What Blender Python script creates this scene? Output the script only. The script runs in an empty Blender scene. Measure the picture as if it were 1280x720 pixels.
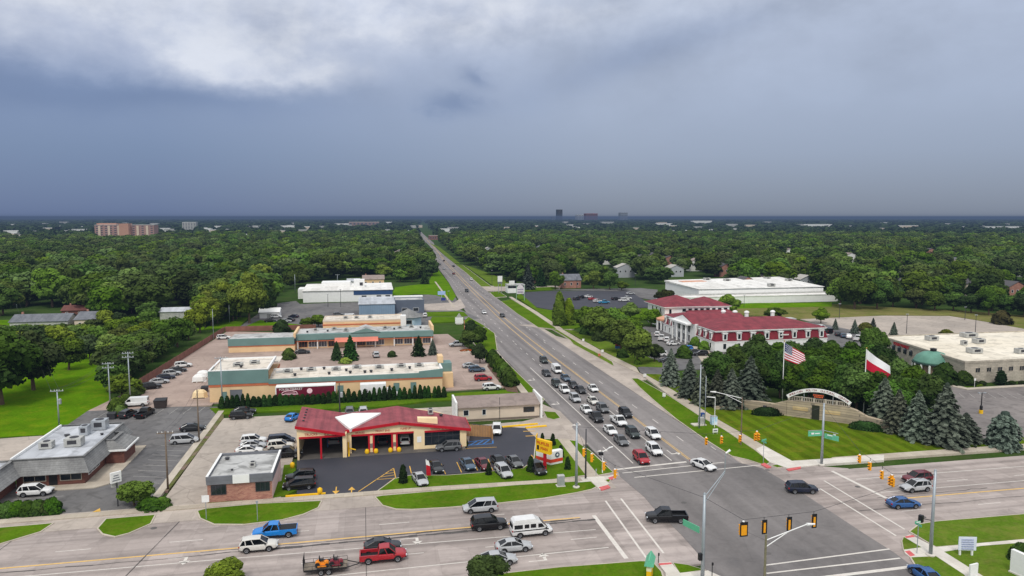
import bpy, bmesh, math, random
import numpy as np
from mathutils import Vector, Matrix
R = math.radians
rnd = random.Random(7)
scene = bpy.context.scene
COL = scene.collection
# ---------------------------------------------------------------- camera model (metres; X along the cross road, Y along the main road)
F, CH, YH, YAW = 900.0, 43.0, 271.0, R(11.25)
PITCH = math.atan((360 - YH) / F)
cY, sY, cP, sP = math.cos(YAW), math.sin(YAW), math.cos(PITCH), math.sin(PITCH)

def G(px, py, z=0.0):
    """measured photo point -> place on the plane of height z"""
    a = (px - 640) / F; b = -(py - 360) / F
    f = cP + b * sP; u = -sP + b * cP
    t = (z - CH) / u
    f *= t; r = a * t
    return (r * cY + f * sY, -r * sY + f * cY)

def Pj(x, y, z=0.0):
    r = x * cY - y * sY; f = x * sY + y * cY; u = z - CH
    d = f * cP - u * sP
    return (640 + F * r / d, 360 - F * (f * sP + u * cP) / d) if d > 1 else (-9999, 9999)

def hz(x, y, py):
    lo, hi = -5, 150
    for _ in range(40):
        m = (lo + hi) / 2
        if Pj(x, y, m)[1] > py: lo = m
        else: hi = m
    return lo

cd = bpy.data.cameras.new('camera'); cam = bpy.data.objects.new('camera', cd); COL.objects.link(cam)
cam.location = (0, 0, CH); cam.rotation_euler = (math.pi / 2 - PITCH, 0, -YAW)
cd.sensor_width = 36.0; cd.lens = 36.0 * F / 1280.0; cd.clip_start = 0.5; cd.clip_end = 60000
scene.camera = cam

# ---------------------------------------------------------------- materials
MATS = {}
def nodes(m):
    m.use_nodes = True; nt = m.node_tree; nt.nodes.clear()
    out = nt.nodes.new('ShaderNodeOutputMaterial'); b = nt.nodes.new('ShaderNodeBsdfPrincipled')
    nt.links.new(b.outputs[0], out.inputs[0]); return nt, b, out
def N(nt, t, **kw):
    n = nt.nodes.new('ShaderNode' + t)
    for k, v in kw.items():
        if k in n.inputs: n.inputs[k].default_value = v
        else: setattr(n, k, v)
    return n
def lin(c):
    return tuple((x / 12.92 if x <= .04045 else ((x + .055) / 1.055) ** 2.4) for x in [v / 255 for v in c])
def mixc(nt, fac, a, b, mode='MIX'):
    n = nt.nodes.new('ShaderNodeMix'); n.data_type = 'RGBA'; n.blend_type = mode; n.clamp_factor = True
    for s, v in ((0, fac), (6, a), (7, b)):
        if hasattr(v, 'links') or isinstance(v, bpy.types.NodeSocket): nt.links.new(v, n.inputs[s])
        elif s == 0: n.inputs[0].default_value = v
        else: n.inputs[s].default_value = tuple(v)[:3] + (1,)
    return n.outputs[2]
def ramp(nt, v, stops):
    n = nt.nodes.new('ShaderNodeValToRGB'); cr = n.color_ramp
    while len(cr.elements) < len(stops): cr.elements.new(.5)
    for e, (p, c) in zip(cr.elements, stops):
        e.position = p; e.color = (c, c, c, 1) if not hasattr(c, '__len__') else tuple(c)[:3] + (1,)
    nt.links.new(v, n.inputs[0]); return n.outputs[0]
def math_(nt, op, a, b=None, c=None):
    n = nt.nodes.new('ShaderNodeMath'); n.operation = op
    for i, v in enumerate((a, b, c)):
        if v is None: continue
        if isinstance(v, bpy.types.NodeSocket): nt.links.new(v, n.inputs[i])
        else: n.inputs[i].default_value = v
    return n.outputs[0]
def coords(nt, scale=(1, 1, 1), rot=0.0):
    tc = nt.nodes.new('ShaderNodeTexCoord'); mp = nt.nodes.new('ShaderNodeMapping')
    mp.inputs['Scale'].default_value = scale; mp.inputs['Rotation'].default_value = (0, 0, rot)
    nt.links.new(tc.outputs['Object'], mp.inputs[0]); return mp.outputs[0]
def noise(nt, sc, detail=3, co=None, rough=.55, dist=0.0):
    n = N(nt, 'TexNoise', Scale=sc, Detail=detail, Roughness=rough, Distortion=dist)
    nt.links.new(co if co is not None else coords(nt), n.inputs['Vector']); return n.outputs[0]

def M(name, col, rough=.6, var=.12, sc=.6, metal=0.0, spec=.3, fine=0.0, bump=0.0):
    """plain surface with dirt-like variation"""
    if name in MATS: return MATS[name]
    m = bpy.data.materials.new(name); MATS[name] = m; nt, b, out = nodes(m)
    c = lin(col) if max(col) > 1.01 else col
    if var > 0:
        f = noise(nt, sc, 4)
        lo = [x * (1 - var) for x in c]; hi = [min(1, x * (1 + var)) for x in c]
        o = mixc(nt, ramp(nt, f, [(.3, 0.), (.7, 1.)]), lo, hi)
        if fine > 0:
            o = mixc(nt, fine, o, mixc(nt, noise(nt, sc * 18, 3), [x * .55 for x in c], [min(1, x * 1.45) for x in c]))
        nt.links.new(o, b.inputs['Base Color'])
    else: b.inputs['Base Color'].default_value = tuple(c) + (1,)
    b.inputs['Roughness'].default_value = rough; b.inputs['Metallic'].default_value = metal
    b.inputs['Specular IOR Level'].default_value = spec
    return m

def surf(name, c0, c1, sc=.05, fine=(.8, .25), joint=None, jcol=.7, crack=0.0, rough=.9, streak=None, stains=0.0, patch=None):
    """road / lot / roof surfaces: broad tone changes, fine grain, slab joints, cracks, wheel streaks"""
    m = bpy.data.materials.new(name); MATS[name] = m; nt, b, out = nodes(m)
    c0, c1 = (lin(c) if max(c) > 1.01 else c for c in (c0, c1))
    o = mixc(nt, ramp(nt, noise(nt, sc, 5), [(.32, 0.), (.68, 1.)]), c0, c1)
    g = noise(nt, fine[0], 4, rough=.7)
    o = mixc(nt, fine[1], o, ramp(nt, g, [(.25, .35), (.75, 1.)]), 'MULTIPLY')
    if streak:      # (rotation, across-frequency, strength)
        co = coords(nt, (streak[1], .012, 1) if streak[0] == 'Y' else (.012, streak[1], 1))
        o = mixc(nt, streak[2], o, ramp(nt, noise(nt, 1.0, 3, co), [(.35, .45), (.62, 1.)]), 'MULTIPLY')
    if joint:
        bt = nt.nodes.new('ShaderNodeTexBrick'); bt.offset = 0; bt.inputs['Scale'].default_value = 1
        bt.inputs['Brick Width'].default_value = joint[0]; bt.inputs['Row Height'].default_value = joint[1]
        bt.inputs['Mortar Size'].default_value = joint[2]; bt.inputs['Mortar Smooth'].default_value = .3
        bt.inputs['Color1'].default_value = (1, 1, 1, 1); bt.inputs['Color2'].default_value = (.84, .835, .83, 1); bt.inputs['Mortar'].default_value = (jcol,) * 3 + (1,)
        nt.links.new(coords(nt), bt.inputs['Vector'])
        o = mixc(nt, 1.0, o, bt.outputs['Color'], 'MULTIPLY')
    if patch:
        v = N(nt, 'TexVoronoi', Scale=patch[0]); v.distance = 'CHEBYCHEV'
        nt.links.new(coords(nt), v.inputs['Vector'])
        bw = N(nt, 'RGBToBW'); nt.links.new(v.outputs['Color'], bw.inputs[0])
        o = mixc(nt, patch[1], o, ramp(nt, bw.outputs[0], [(.3, .72), (.5, 1.)]), 'MULTIPLY')
    if crack > 0:
        v = N(nt, 'TexVoronoi', Scale=.14); v.feature = 'DISTANCE_TO_EDGE'
        mp = coords(nt); nn = N(nt, 'TexNoise', Scale=.35, Detail=4); nt.links.new(mp, nn.inputs[0])
        nt.links.new(mixc(nt, .12, mp, nn.outputs[1]), v.inputs['Vector'])
        o = mixc(nt, crack, o, ramp(nt, v.outputs[0], [(.004, .35), (.014, 1.)]), 'MULTIPLY')
    if stains > 0:
        o = mixc(nt, stains, o, ramp(nt, noise(nt, .35, 3, dist=1.), [(.36, .4), (.5, 1.)]), 'MULTIPLY')
    nt.links.new(o, b.inputs['Base Color']); b.inputs['Roughness'].default_value = rough
    b.inputs['Specular IOR Level'].default_value = .2
    return m

def grass(name, a, b_, c, sc=.06, stripe=None):
    m = bpy.data.materials.new(name); MATS[name] = m; nt, b, out = nodes(m)
    o = mixc(nt, ramp(nt, noise(nt, sc, 5), [(.35, 0.), (.65, 1.)]), a, b_)
    o = mixc(nt, ramp(nt, noise(nt, sc * 5.3, 4), [(.5, 0.), (.78, .75)]), o, c)
    if stripe:
        w = N(nt, 'TexWave', Scale=stripe[1], Distortion=.9); w.bands_direction = 'X'
        w.inputs['Detail'].default_value = 1.5
        nt.links.new(coords(nt, (1, 1, 1), stripe[0]), w.inputs[0])
        o = mixc(nt, stripe[2], o, ramp(nt, w.outputs['Fac'], [(.3, .66), (.7, 1.22)]), 'MULTIPLY')
    o = mixc(nt, .55, o, ramp(nt, noise(nt, 2.4, 4, rough=.75), [(.25, .35), (.75, 1.2)]), 'MULTIPLY')
    dry = [x * y for x, y in zip(a, (1.75, 1.05, 2.6))]
    o = mixc(nt, ramp(nt, noise(nt, .33, 5, rough=.68, dist=.6), [(.50, 0.), (.72, .85)]), o, dry)
    o = mixc(nt, .5, o, ramp(nt, noise(nt, .13, 4, rough=.6), [(.32, .68), (.6, 1.08)]), 'MULTIPLY')
    nt.links.new(o, b.inputs['Base Color']); b.inputs['Roughness'].default_value = 1; b.inputs['Specular IOR Level'].default_value = 0
    return m

def brickmat(name, c1, c2, mortar, sc=1.0):
    m = bpy.data.materials.new(name); MATS[name] = m; nt, b, out = nodes(m)
    tc = coords(nt); sx = N(nt, 'SeparateXYZ'); nt.links.new(tc, sx.inputs[0])
    cb = N(nt, 'CombineXYZ'); nt.links.new(math_(nt, 'ADD', sx.outputs[0], sx.outputs[1]), cb.inputs[0]); nt.links.new(sx.outputs[2], cb.inputs[1])
    bt = nt.nodes.new('ShaderNodeTexBrick'); nt.links.new(cb.outputs[0], bt.inputs['Vector'])
    for k, v in (('Scale', 1), ('Brick Width', .42 * sc), ('Row Height', .16 * sc), ('Mortar Size', .012 * sc)): bt.inputs[k].default_value = v
    bt.inputs['Color1'].default_value = lin(c1) + (1,); bt.inputs['Color2'].default_value = lin(c2) + (1,); bt.inputs['Mortar'].default_value = lin(mortar) + (1,)
    o = mixc(nt, .5, bt.outputs[0], ramp(nt, noise(nt, .5, 4), [(.3, .5), (.7, 1.1)]), 'MULTIPLY')
    nt.links.new(o, b.inputs['Base Color']); b.inputs['Roughness'].default_value = .9
    return m

def leafmat(name, dark, light, hue=.25):
    m = bpy.data.materials.new(name); MATS[name] = m; nt, b, out = nodes(m)
    at = N(nt, 'Attribute'); at.attribute_name = 'shade'  # per-face tone; on crowns it carries painted light and shade
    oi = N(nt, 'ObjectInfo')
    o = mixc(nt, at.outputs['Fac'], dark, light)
    hs = N(nt, 'HueSaturation')
    nt.links.new(math_(nt, 'MULTIPLY_ADD', oi.outputs['Random'], .038, .474), hs.inputs['Hue'])
    r2 = math_(nt, 'FRACT', math_(nt, 'MULTIPLY', oi.outputs['Random'], 7.31))
    nt.links.new(math_(nt, 'MULTIPLY_ADD', math_(nt, 'POWER', r2, 1.6), 1.0, .68), hs.inputs['Value'])
    r3 = math_(nt, 'FRACT', math_(nt, 'MULTIPLY', oi.outputs['Random'], 3.77))
    nt.links.new(math_(nt, 'MULTIPLY_ADD', r3, .3, .92), hs.inputs['Saturation'])
    nt.links.new(o, hs.inputs['Color'])
    o = mixc(nt, 1.0, hs.outputs[0], oi.outputs['Color'], 'MULTIPLY')
    nt.links.new(o, b.inputs['Base Color']); b.inputs['Roughness'].default_value = .75; b.inputs['Specular IOR Level'].default_value = .15
    tr = N(nt, 'BsdfTranslucent'); nt.links.new(o, tr.inputs[0])
    mx = N(nt, 'MixShader'); mx.inputs[0].default_value = .22
    nt.links.new(b.outputs[0], mx.inputs[1]); nt.links.new(tr.outputs[0], mx.inputs[2]); nt.links.new(mx.outputs[0], out.inputs[0])
    return m

def paintmat():
    m = bpy.data.materials.new('car_paint'); MATS['car_paint'] = m; nt, b, out = nodes(m)
    oi = N(nt, 'ObjectInfo')
    o = mixc(nt, .25, oi.outputs['Color'], ramp(nt, noise(nt, 1.5, 3), [(.3, .55), (.7, 1.)]), 'MULTIPLY')
    nt.links.new(o, b.inputs['Base Color'])
    b.inputs['Roughness'].default_value = .3; b.inputs['Specular IOR Level'].default_value = .4
    b.inputs['Coat Weight'].default_value = .25; b.inputs['Coat Roughness'].default_value = .08
    return m
def shingle(name, c0, c1):
    m = bpy.data.materials.new(name); MATS[name] = m; nt, b, out = nodes(m)
    c0, c1 = lin(c0), lin(c1)
    o = mixc(nt, ramp(nt, noise(nt, .35, 6, rough=.65), [(.3, 0.), (.7, 1.)]), [x * .82 for x in c0], [x * 1.15 for x in c1])
    o = mixc(nt, .45, o, ramp(nt, noise(nt, 1., 4, coords(nt, (1.1, .10, .3))), [(.3, .6), (.62, 1.05)]), 'MULTIPLY')
    w = N(nt, 'TexWave', Scale=1.1, Distortion=.4); w.bands_direction = 'Z'; nt.links.new(coords(nt), w.inputs[0])
    w2 = N(nt, 'TexWave', Scale=.75, Distortion=.6); w2.bands_direction = 'Y'; nt.links.new(coords(nt), w2.inputs[0])
    o = mixc(nt, .35, o, ramp(nt, w.outputs['Fac'], [(.1, .55), (.5, 1.)]), 'MULTIPLY')
    o = mixc(nt, .1, o, ramp(nt, w2.outputs['Fac'], [(.1, .55), (.4, 1.)]), 'MULTIPLY')
    o = mixc(nt, .5, o, ramp(nt, noise(nt, 4., 3), [(.3, .55), (.7, 1.1)]), 'MULTIPLY')
    nt.links.new(o, b.inputs['Base Color']); b.inputs['Roughness'].default_value = .85
    return m
# ---------------------------------------------------------------- objects
WL = {}
def setp(o, label=None, cat=None, group=None, kind=None):
    if label: o['label'] = label
    if cat: o['category'] = cat
    if group: o['group'] = group
    if kind: o['kind'] = kind
    return o
def thing(name, label, cat, loc=(0, 0, 0), rz=0.0, group=None):
    o = bpy.data.objects.new(name, None); COL.objects.link(o); o.empty_display_size = .3
    o.location = loc; o.rotation_euler = (0, 0, rz); WL[o.name] = Vector(loc)
    return setp(o, label, cat, group)
class MB:
    def __init__(s): s.v = []; s.f = []; s.m = []
    def poly(s, pts, m=0):
        i = len(s.v); s.v += [tuple(p) for p in pts]; s.f.append(tuple(range(i, i + len(pts)))); s.m.append(m); return s
    def box(s, x0, x1, y0, y1, z0, z1, m=0):
        return s.hexa([(x0, y0, z0), (x1, y0, z0), (x1, y1, z0), (x0, y1, z0)], [(x0, y0, z1), (x1, y0, z1), (x1, y1, z1), (x0, y1, z1)], m)
    def hexa(s, a, b, m=0):
        n = len(a); i = len(s.v); s.v += [tuple(p) for p in a] + [tuple(p) for p in b]
        s.f.append(tuple(i + k for k in range(n))[::-1]); s.f.append(tuple(i + n + k for k in range(n)))
        for k in range(n):
            l = (k + 1) % n; s.f.append((i + k, i + l, i + n + l, i + n + k))
        s.m += [m] * (n + 2); return s
    def prism(s, pts, z0, z1, m=0):
        a = sum(pts[k][0] * pts[(k + 1) % len(pts)][1] - pts[(k + 1) % len(pts)][0] * pts[k][1] for k in range(len(pts)))
        if a < 0: pts = pts[::-1]
        return s.hexa([(p[0], p[1], z0) for p in pts], [(p[0], p[1], z1) for p in pts], m)
    def obox(s, c, size, rz=0.0, m=0):
        cx, cy, cz = c; hx, hy, h = size[0] / 2, size[1] / 2, size[2]; ca, sa = math.cos(rz), math.sin(rz)
        q = [(cx + x * ca - y * sa, cy + x * sa + y * ca) for x, y in ((-hx, -hy), (hx, -hy), (hx, hy), (-hx, hy))]
        return s.hexa([(x, y, cz) for x, y in q], [(x, y, cz + h) for x, y in q], m)
    def tube(s, p0, p1, r0, r1=None, n=8, m=0):
        r1 = r0 if r1 is None else r1
        p0, p1 = Vector(p0), Vector(p1); d = (p1 - p0).normalized()
        u = d.cross(Vector((0, 0, 1)) if abs(d.z) < .95 else Vector((1, 0, 0))).normalized(); w = u.cross(d)
        ang = [2 * math.pi * k / n for k in range(n)]
        rg = lambda p, r: [p + u * (r * math.cos(t)) - w * (r * math.sin(t)) for t in ang]
        return s.hexa(rg(p0, r0)[::-1], rg(p1, r1)[::-1], m)
    def loft(s, rings, m=0, cap=True, closed=True):
        n = len(rings[0]); i = len(s.v)
        for r in rings: s.v += [tuple(p) for p in r]
        for a in range(len(rings) - 1):
            for k in range(n if closed else n - 1):
                l = (k + 1) % n; s.f.append((i + a * n + k, i + a * n + l, i + (a + 1) * n + l, i + (a + 1) * n + k)); s.m.append(m)
        if cap:
            s.f.append(tuple(i + k for k in range(n))[::-1]); s.f.append(tuple(i + (len(rings) - 1) * n + k for k in range(n))); s.m += [m, m]
        return s
    def lathe(s, c, prof, n=12, m=0, sy=1.0):
        return s.loft([[(c[0] + r * math.cos(2 * math.pi * k / n), c[1] + sy * r * math.sin(2 * math.pi * k / n), c[2] + z) for k in range(n)] for r, z in prof], m)
    def build(s, name, mats, parent=None, smooth=False, bevel=0.0, fix=True):
        me = bpy.data.meshes.new(name)
        mats = mats if isinstance(mats, (list, tuple)) else [mats]
        off = WL.get(parent.name, Vector((0, 0, 0))) if parent else Vector((0, 0, 0))
        me.from_pydata([(x - off.x, y - off.y, z - off.z) for x, y, z in s.v], [], s.f)
        for mt in mats: me.materials.append(mt)
        me.polygons.foreach_set('material_index', s.m)
        if fix:
            bm = bmesh.new(); bm.from_mesh(me); bmesh.ops.recalc_face_normals(bm, faces=bm.faces); bm.to_mesh(me); bm.free()
        if smooth: me.polygons.foreach_set('use_smooth', [True] * len(me.polygons))
        o = bpy.data.objects.new(name, me); COL.objects.link(o)
        if parent: o.parent = parent; WL[o.name] = off
        if bevel > 0:
            b = o.modifiers.new('bevel', 'BEVEL'); b.width = bevel; b.segments = 2; b.limit_method = 'ANGLE'
        return o
def copy_tree(o, parent=None):
    c = o.copy(); COL.objects.link(c); c.parent = parent
    for ch in o.children: copy_tree(ch, c)
    return c
def structure(name, mb, mat): 
    o = mb.build(name, mat); o['kind'] = 'structure'; return o
def text(parent, name, body, size, loc, rot, mat, extr=.02, align='CENTER', sx=1.0):
    cu = bpy.data.curves.new('text', 'FONT'); cu.body = body; cu.size = size; cu.extrude = extr; cu.align_x = align; cu.align_y = 'CENTER'; cu.resolution_u = 2
    t = bpy.data.objects.new('text', cu); COL.objects.link(t)
    dg = bpy.context.evaluated_depsgraph_get(); me = bpy.data.meshes.new_from_object(t.evaluated_get(dg))
    bpy.data.objects.remove(t); bpy.data.curves.remove(cu)
    me.materials.clear(); me.materials.append(mat)
    o = bpy.data.objects.new(name, me); COL.objects.link(o)
    off = WL.get(parent.name, Vector((0, 0, 0))); o.parent = parent; WL[o.name] = off
    o.location = Vector(loc) - off; o.rotation_euler = rot; o.scale = (sx, 1, 1)
    return o
# ---------------------------------------------------------------- shared materials
m_ground = grass('rough_ground', (.035, .075, .014), (.055, .10, .02), (.085, .10, .035), .02)
m_field = grass('field_grass', (.085, .19, .003), (.115, .24, .004), (.062, .14, .004), .03)
m_lawn = grass('lawn_grass', (.070, .148, .006), (.096, .182, .008), (.125, .165, .02), .12)
m_lawn2 = grass('dry_lawn_grass', (.095, .17, .014), (.125, .20, .02), (.17, .19, .045), .12)
m_weeds = grass('weedy_verge', (.16, .15, .07), (.11, .14, .03), (.24, .21, .15), .5)
m_stripe = grass('striped_lawn_grass', (.086, .145, .006), (.105, .165, .008), (.12, .15, .018), .12, (R(2), .1, .52))
m_meadow = grass('meadow_grass', (.13, .155, .035), (.20, .19, .06), (.09, .14, .02), .02)
m_conc = surf('road_concrete', (176, 164, 158), (188, 176, 170), .04, (1.2, .18), (4.0, 3.6, .03), .82, .08, .9, ('X', .55, .6), .2, (.09, .45))
m_walk = surf('sidewalk_concrete', (178, 166, 150), (194, 184, 168), .15, (2., .2), (1.5, 1.5, .03), .75)
m_walkw = surf('new_sidewalk_concrete', (205, 199, 188), (218, 212, 203), .15, (2., .12), (1.5, 1.5, .03), .8)
m_kerb = surf('kerb_concrete', (186, 176, 160), (200, 190, 175), .3, (2., .25), (3.0, 3.0, .02), .8)
m_apron = surf('apron_concrete', (172, 161, 152), (192, 180, 168), .08, (1.2, .25), (3.2, 3.2, .03), .78, .12, .9, None, .22)
m_asph = surf('worn_asphalt', (134, 129, 128), (146, 140, 137), .03, (1.6, .25), None, .7, .1, .92, ('Y', .42, .58), .15)
m_asph_i = surf('junction_asphalt', (117, 113, 112), (131, 126, 124), .05, (1.6, .25), None, .7, .09, .92, ('Y', .25, .42), .16)
m_asph_lot = surf('lot_asphalt', (108, 107, 108), (124, 121, 119), .06, (1.2, .3), None, .7, .2, .92, ('Y', .2, .2), .45, (.07, .4))
m_asph_r = surf('faded_lot_asphalt', (124, 118, 116), (144, 137, 133), .05, (1.2, .3), None, .7, .2, .92, ('Y', .2, .25), .4, (.07, .35))
m_asph_new = surf('fresh_sealed_asphalt', (60, 61, 68), (68, 68, 75), .1, (2.5, .2), None, .7, 0, .75)
m_pink = surf('pinkish_lot_concrete', (170, 150, 140), (184, 164, 152), .05, (1.0, .2), (6, 6, .04), .85, .3, .9, None, .2, (.06, .3))
m_dirt = surf('gravelly_lot', (168, 158, 148), (188, 176, 164), .05, (.9, .3), None, .8, .3, .9, None, .25, (.05, .35))
m_white_p = M('white_road_paint', (204, 198, 190), .7, .2, 1.6, fine=.5)
m_yel_p = M('yellow_road_paint', (210, 172, 104), .7, .18, 1.0, fine=.4)
m_yel_b = M('bright_yellow_paint', (228, 180, 20), .6, .1, 1.0)
m_blue_p = M('blue_bay_paint', (55, 110, 170), .7, .15, 1.)
m_red_ramp = M('red_tactile_paving', (196, 96, 96), .8, .15, 2.)
m_tar = M('tar_patch', (82, 78, 76), .9, .2, .8)
m_mulch = M('mulch_bed', (92, 72, 58), .95, .3, 1.)

ZL = [0.0]
def W(pts, z=0.0): return [G(p[0], p[1], z) for p in pts]
def slab(name, pts, z, mat, low=-.35, px=True):
    """paved or grassed sheet with its edge running down into the ground"""
    ZL[0] += 1; z += (ZL[0] % 10) * .0004
    w = W(pts, z) if px else list(pts)
    return structure(name, MB().prism(w, low, z), mat)
def grow(pts, d):
    n = len(pts); a = sum(pts[k][0] * pts[(k + 1) % n][1] - pts[(k + 1) % n][0] * pts[k][1] for k in range(n))
    sgn = 1 if a > 0 else -1; out = []
    for k in range(n):
        p, q, r = (Vector(pts[j % n]) for j in (k - 1, k, k + 1))
        e1 = (q - p).normalized(); e2 = (r - q).normalized()
        nn = Vector((e1.y + e2.y, -e1.x - e2.x)) * sgn
        nn = nn.normalized() if nn.length > 1e-6 else Vector((e1.y, -e1.x)) * sgn
        c = max(.5, nn.dot(Vector((e1.y, -e1.x)) * sgn)); out.append(tuple(q + nn * (d / c)))
    return out
def lawn(pts, mat=None, z=.14, kerb=.2, px=True, name='lawn'):
    ZL[0] += 1; z += (ZL[0] % 10) * .0004
    w = W(pts, z) if px else list(pts)
    structure(name, MB().prism(w, -.3, z), mat or m_lawn)
    if kerb: structure('kerb', MB().prism(grow(w, kerb), -.3, z - .015), m_kerb)
def strip(mb, a, b, w, z):
    a, b = Vector(a), Vector(b); d = (b - a).normalized(); n = Vector((-d.y, d.x)) * (w / 2)
    mb.poly([(*(a - n), z), (*(b - n), z), (*(b + n), z), (*(a + n), z)])

# ---------------------------------------------------------------- ground, roads
gmb = MB(); gmb.poly([(40000 * math.cos(t * math.pi / 24), 40000 * math.sin(t * math.pi / 24), -.25) for t in range(48)])
structure('ground', gmb, m_ground)
slab('cross_road', [(-260, 79.6), (330, 79.6), (330, 106.2), (-260, 106.2)], 0.0, m_conc, px=False)
# flared concrete corners of the junction
slab('cross_road', [(20, 107.2), (47, 119), (41, 112), (38, 79), (52, 60), (36, 60), (30, 80), (20, 84)], .006, m_conc, px=False)
slab('cross_road', [(60, 119), (66.5, 112.5), (80, 106.5), (80, 84), (71.5, 80), (70.6, 60), (58, 60), (60, 80)], .006, m_conc, px=False)
LE = [(40, 112.5), (40, 240), (40.6, 270), (41.9, 307), (46.7, 393), (51.3, 471), (56.9, 600), (62, 690), (76, 840), (88, 1055), (110, 1570), (160, 2600), (260, 4500)]
RE = [(272, 4500), (174, 2600), (123, 1570), (106, 1200), (91.5, 1000), (83, 809), (77.4, 655), (73.6, 550), (69.2, 474), (67, 411), (65.6, 340), (64.2, 280), (63.6, 216), (63.2, 112.5)]
slab('main_road', LE + RE, .02, m_asph, px=False)
# junction asphalt, its diagonal edges where the concrete of the cross road starts
slab('junction', [G(773, 590), G(775, 596), G(805, 621), G(816, 634), G(852, 669), G(876, 696), (38.6, 76), (38.6, 50), (71, 50), G(1150, 715), G(1118, 691), G(1080, 667), G(1027, 632), G(981, 602), G(952, 585), (63.2, 112.5)], .022, m_asph_i, px=False)
# concrete shoulder and driveway mouths east of the main road
slab('road_shoulder', [(63.4, 112), (63.6, 216), (64.2, 280), (65.4, 280), (66, 250), (69, 240), (73, 238), (73, 178), (68.6, 176), (66.5, 160), (64.5, 142), (64.2, 118), (66, 112)], .028, m_apron, px=False)
# ---------------------------------------------------------------- markings
wm, ym = MB(), MB(); zm = .036
def dash(mb, a, b, w, z, on, off):
    a, b = Vector(a), Vector(b); L = (b - a).length; d = (b - a) / L; t = 0
    while t < L: strip(mb, a + d * t, a + d * min(L, t + on), w, z); t += on + off
def pathline(mb, pts, w, z, on=0, off=0):
    for p, q in zip(pts, pts[1:]):
        if on: dash(mb, p, q, w, z, on, off)
        else: strip(mb, p, q, w, z)
def along(frac, y0, y1):
    def at(E, y):
        for (x0, a), (x1, b) in zip(E, E[1:]):
            if a <= y <= b: return x0 + (x1 - x0) * (y - a) / (b - a)
    L, Rr = LE, RE[::-1]
    ys = [y0] + [y for _, y in LE if y0 < y < y1] + [y1]
    return [(at(L, y) + frac * (at(Rr, y) - at(L, y)), y) for y in ys]
pathline(ym, [(55.1, 116), (55.1, 240)], .16, zm); pathline(ym, [(55.45, 116), (55.45, 240)], .12, zm)
pathline(ym, along(.64, 240, 1500), .22, zm); pathline(ym, along(.535, 215, 1500), .22, zm)
pathline(ym, [(52.3, 187), (52.4, 215)], .2, zm)
pathline(wm, [(44.7, 116), (44.7, 198)], .2, zm); pathline(wm, [(51.9, 116), (51.9, 166)], .2, zm)
dash(wm, (48.3, 118), (48.3, 240), .16, zm, 3, 6); dash(wm, (58.7, 126), (58.7, 240), .16, zm, 3.2, 9); dash(wm, (62.4, 120), (62.4, 122), .14, zm, 3, 9)
for fr in (.18, .36, .82): pathline(wm, along(fr, 240, 900), .18, zm, 3.2, 9)
def arrow(mb, x, y, rz, z, turn=0):
    P = [[(-.09, -1.6), (.09, -1.6), (.09, .3), (-.09, .3)], [(-.55, .2), (.55, .2), (0, 1.6)]] if not turn else [[(-.09, -1.6), (.09, -1.6), (.09, .8), (-.09, .8)], [(turn * .09, .4), (turn * 1.1, .4), (turn * 1.1, .8), (turn * .09, .8)], [(turn * 1.0, -.1), (turn * 1.0, 1.3), (turn * 2.0, .6)]]
    ca, sa = math.cos(rz), math.sin(rz)
    for p in P: mb.poly([(x + a * ca - b * sa, y + a * sa + b * ca, z) for a, b in p])
for yy in (124, 141, 158, 183): arrow(wm, 42.4, yy, math.pi, zm, 1)
for yy in (120, 148): arrow(wm, 53.4, yy, math.pi, zm, -1)
# north approach stop line and zebra edge lines
strip(wm, G(771, 587), G(858, 577.5), .55, zm); strip(wm, G(778, 591.5), G(905, 578), .25, zm); strip(wm, G(793, 597), G(960, 580.5), .25, zm)
# west approach
zc = .012
strip(wm, (31.2, 96.2), (31.2, 82.7), .6, zc); strip(wm, (34.6, 101), (33.7, 81.6), .28, zc); strip(wm, (37.2, 101.4), (36.4, 83.2), .28, zc)
strip(ym, (-150, 94.7), (-20, 95.4), .3, zc); strip(ym, (-20, 95.4), (29, 95.9), .3, zc)
dash(wm, (-150, 98.2), (27, 99.2), .15, zc, 4.2, 9.5)
strip(wm, (-150, 92.6), (-20, 92.5), .16, zc); strip(wm, (-20, 92.5), (30, 91.6), .16, zc)
dash(wm, (-9, 89.3), (30, 89.3), .15, zc, 3.6, 8); strip(wm, (-9, 85.4), (30, 86.1), .18, zc)
arrow(wm, 20.5, 84.3, -math.pi / 2, zc, -1); arrow(wm, 5, 93.8, -math.pi / 2, zc, 1); arrow(wm, -24, 93.9, -math.pi / 2, zc, 1)
# east approach
strip(wm, G(1040, 589), G(1108, 623), .6, .034); strip(wm, G(1030, 601), G(1131, 662), .28, .034); strip(wm, G(1025, 611), G(1120, 670), .28, .034)
strip(ym, (80, 93.0), (300, 91.6), .3, zc); strip(wm, (78, 101.6), (300, 100.6), .18, zc); dash(wm, (92, 98.0), (300, 97.2), .15, zc, 4, 9); strip(wm, (78, 95.8), (300, 94.8), .16, zc)
dash(wm, (76, 88.8), (300, 87.9), .15, zc, 4, 9)
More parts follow.
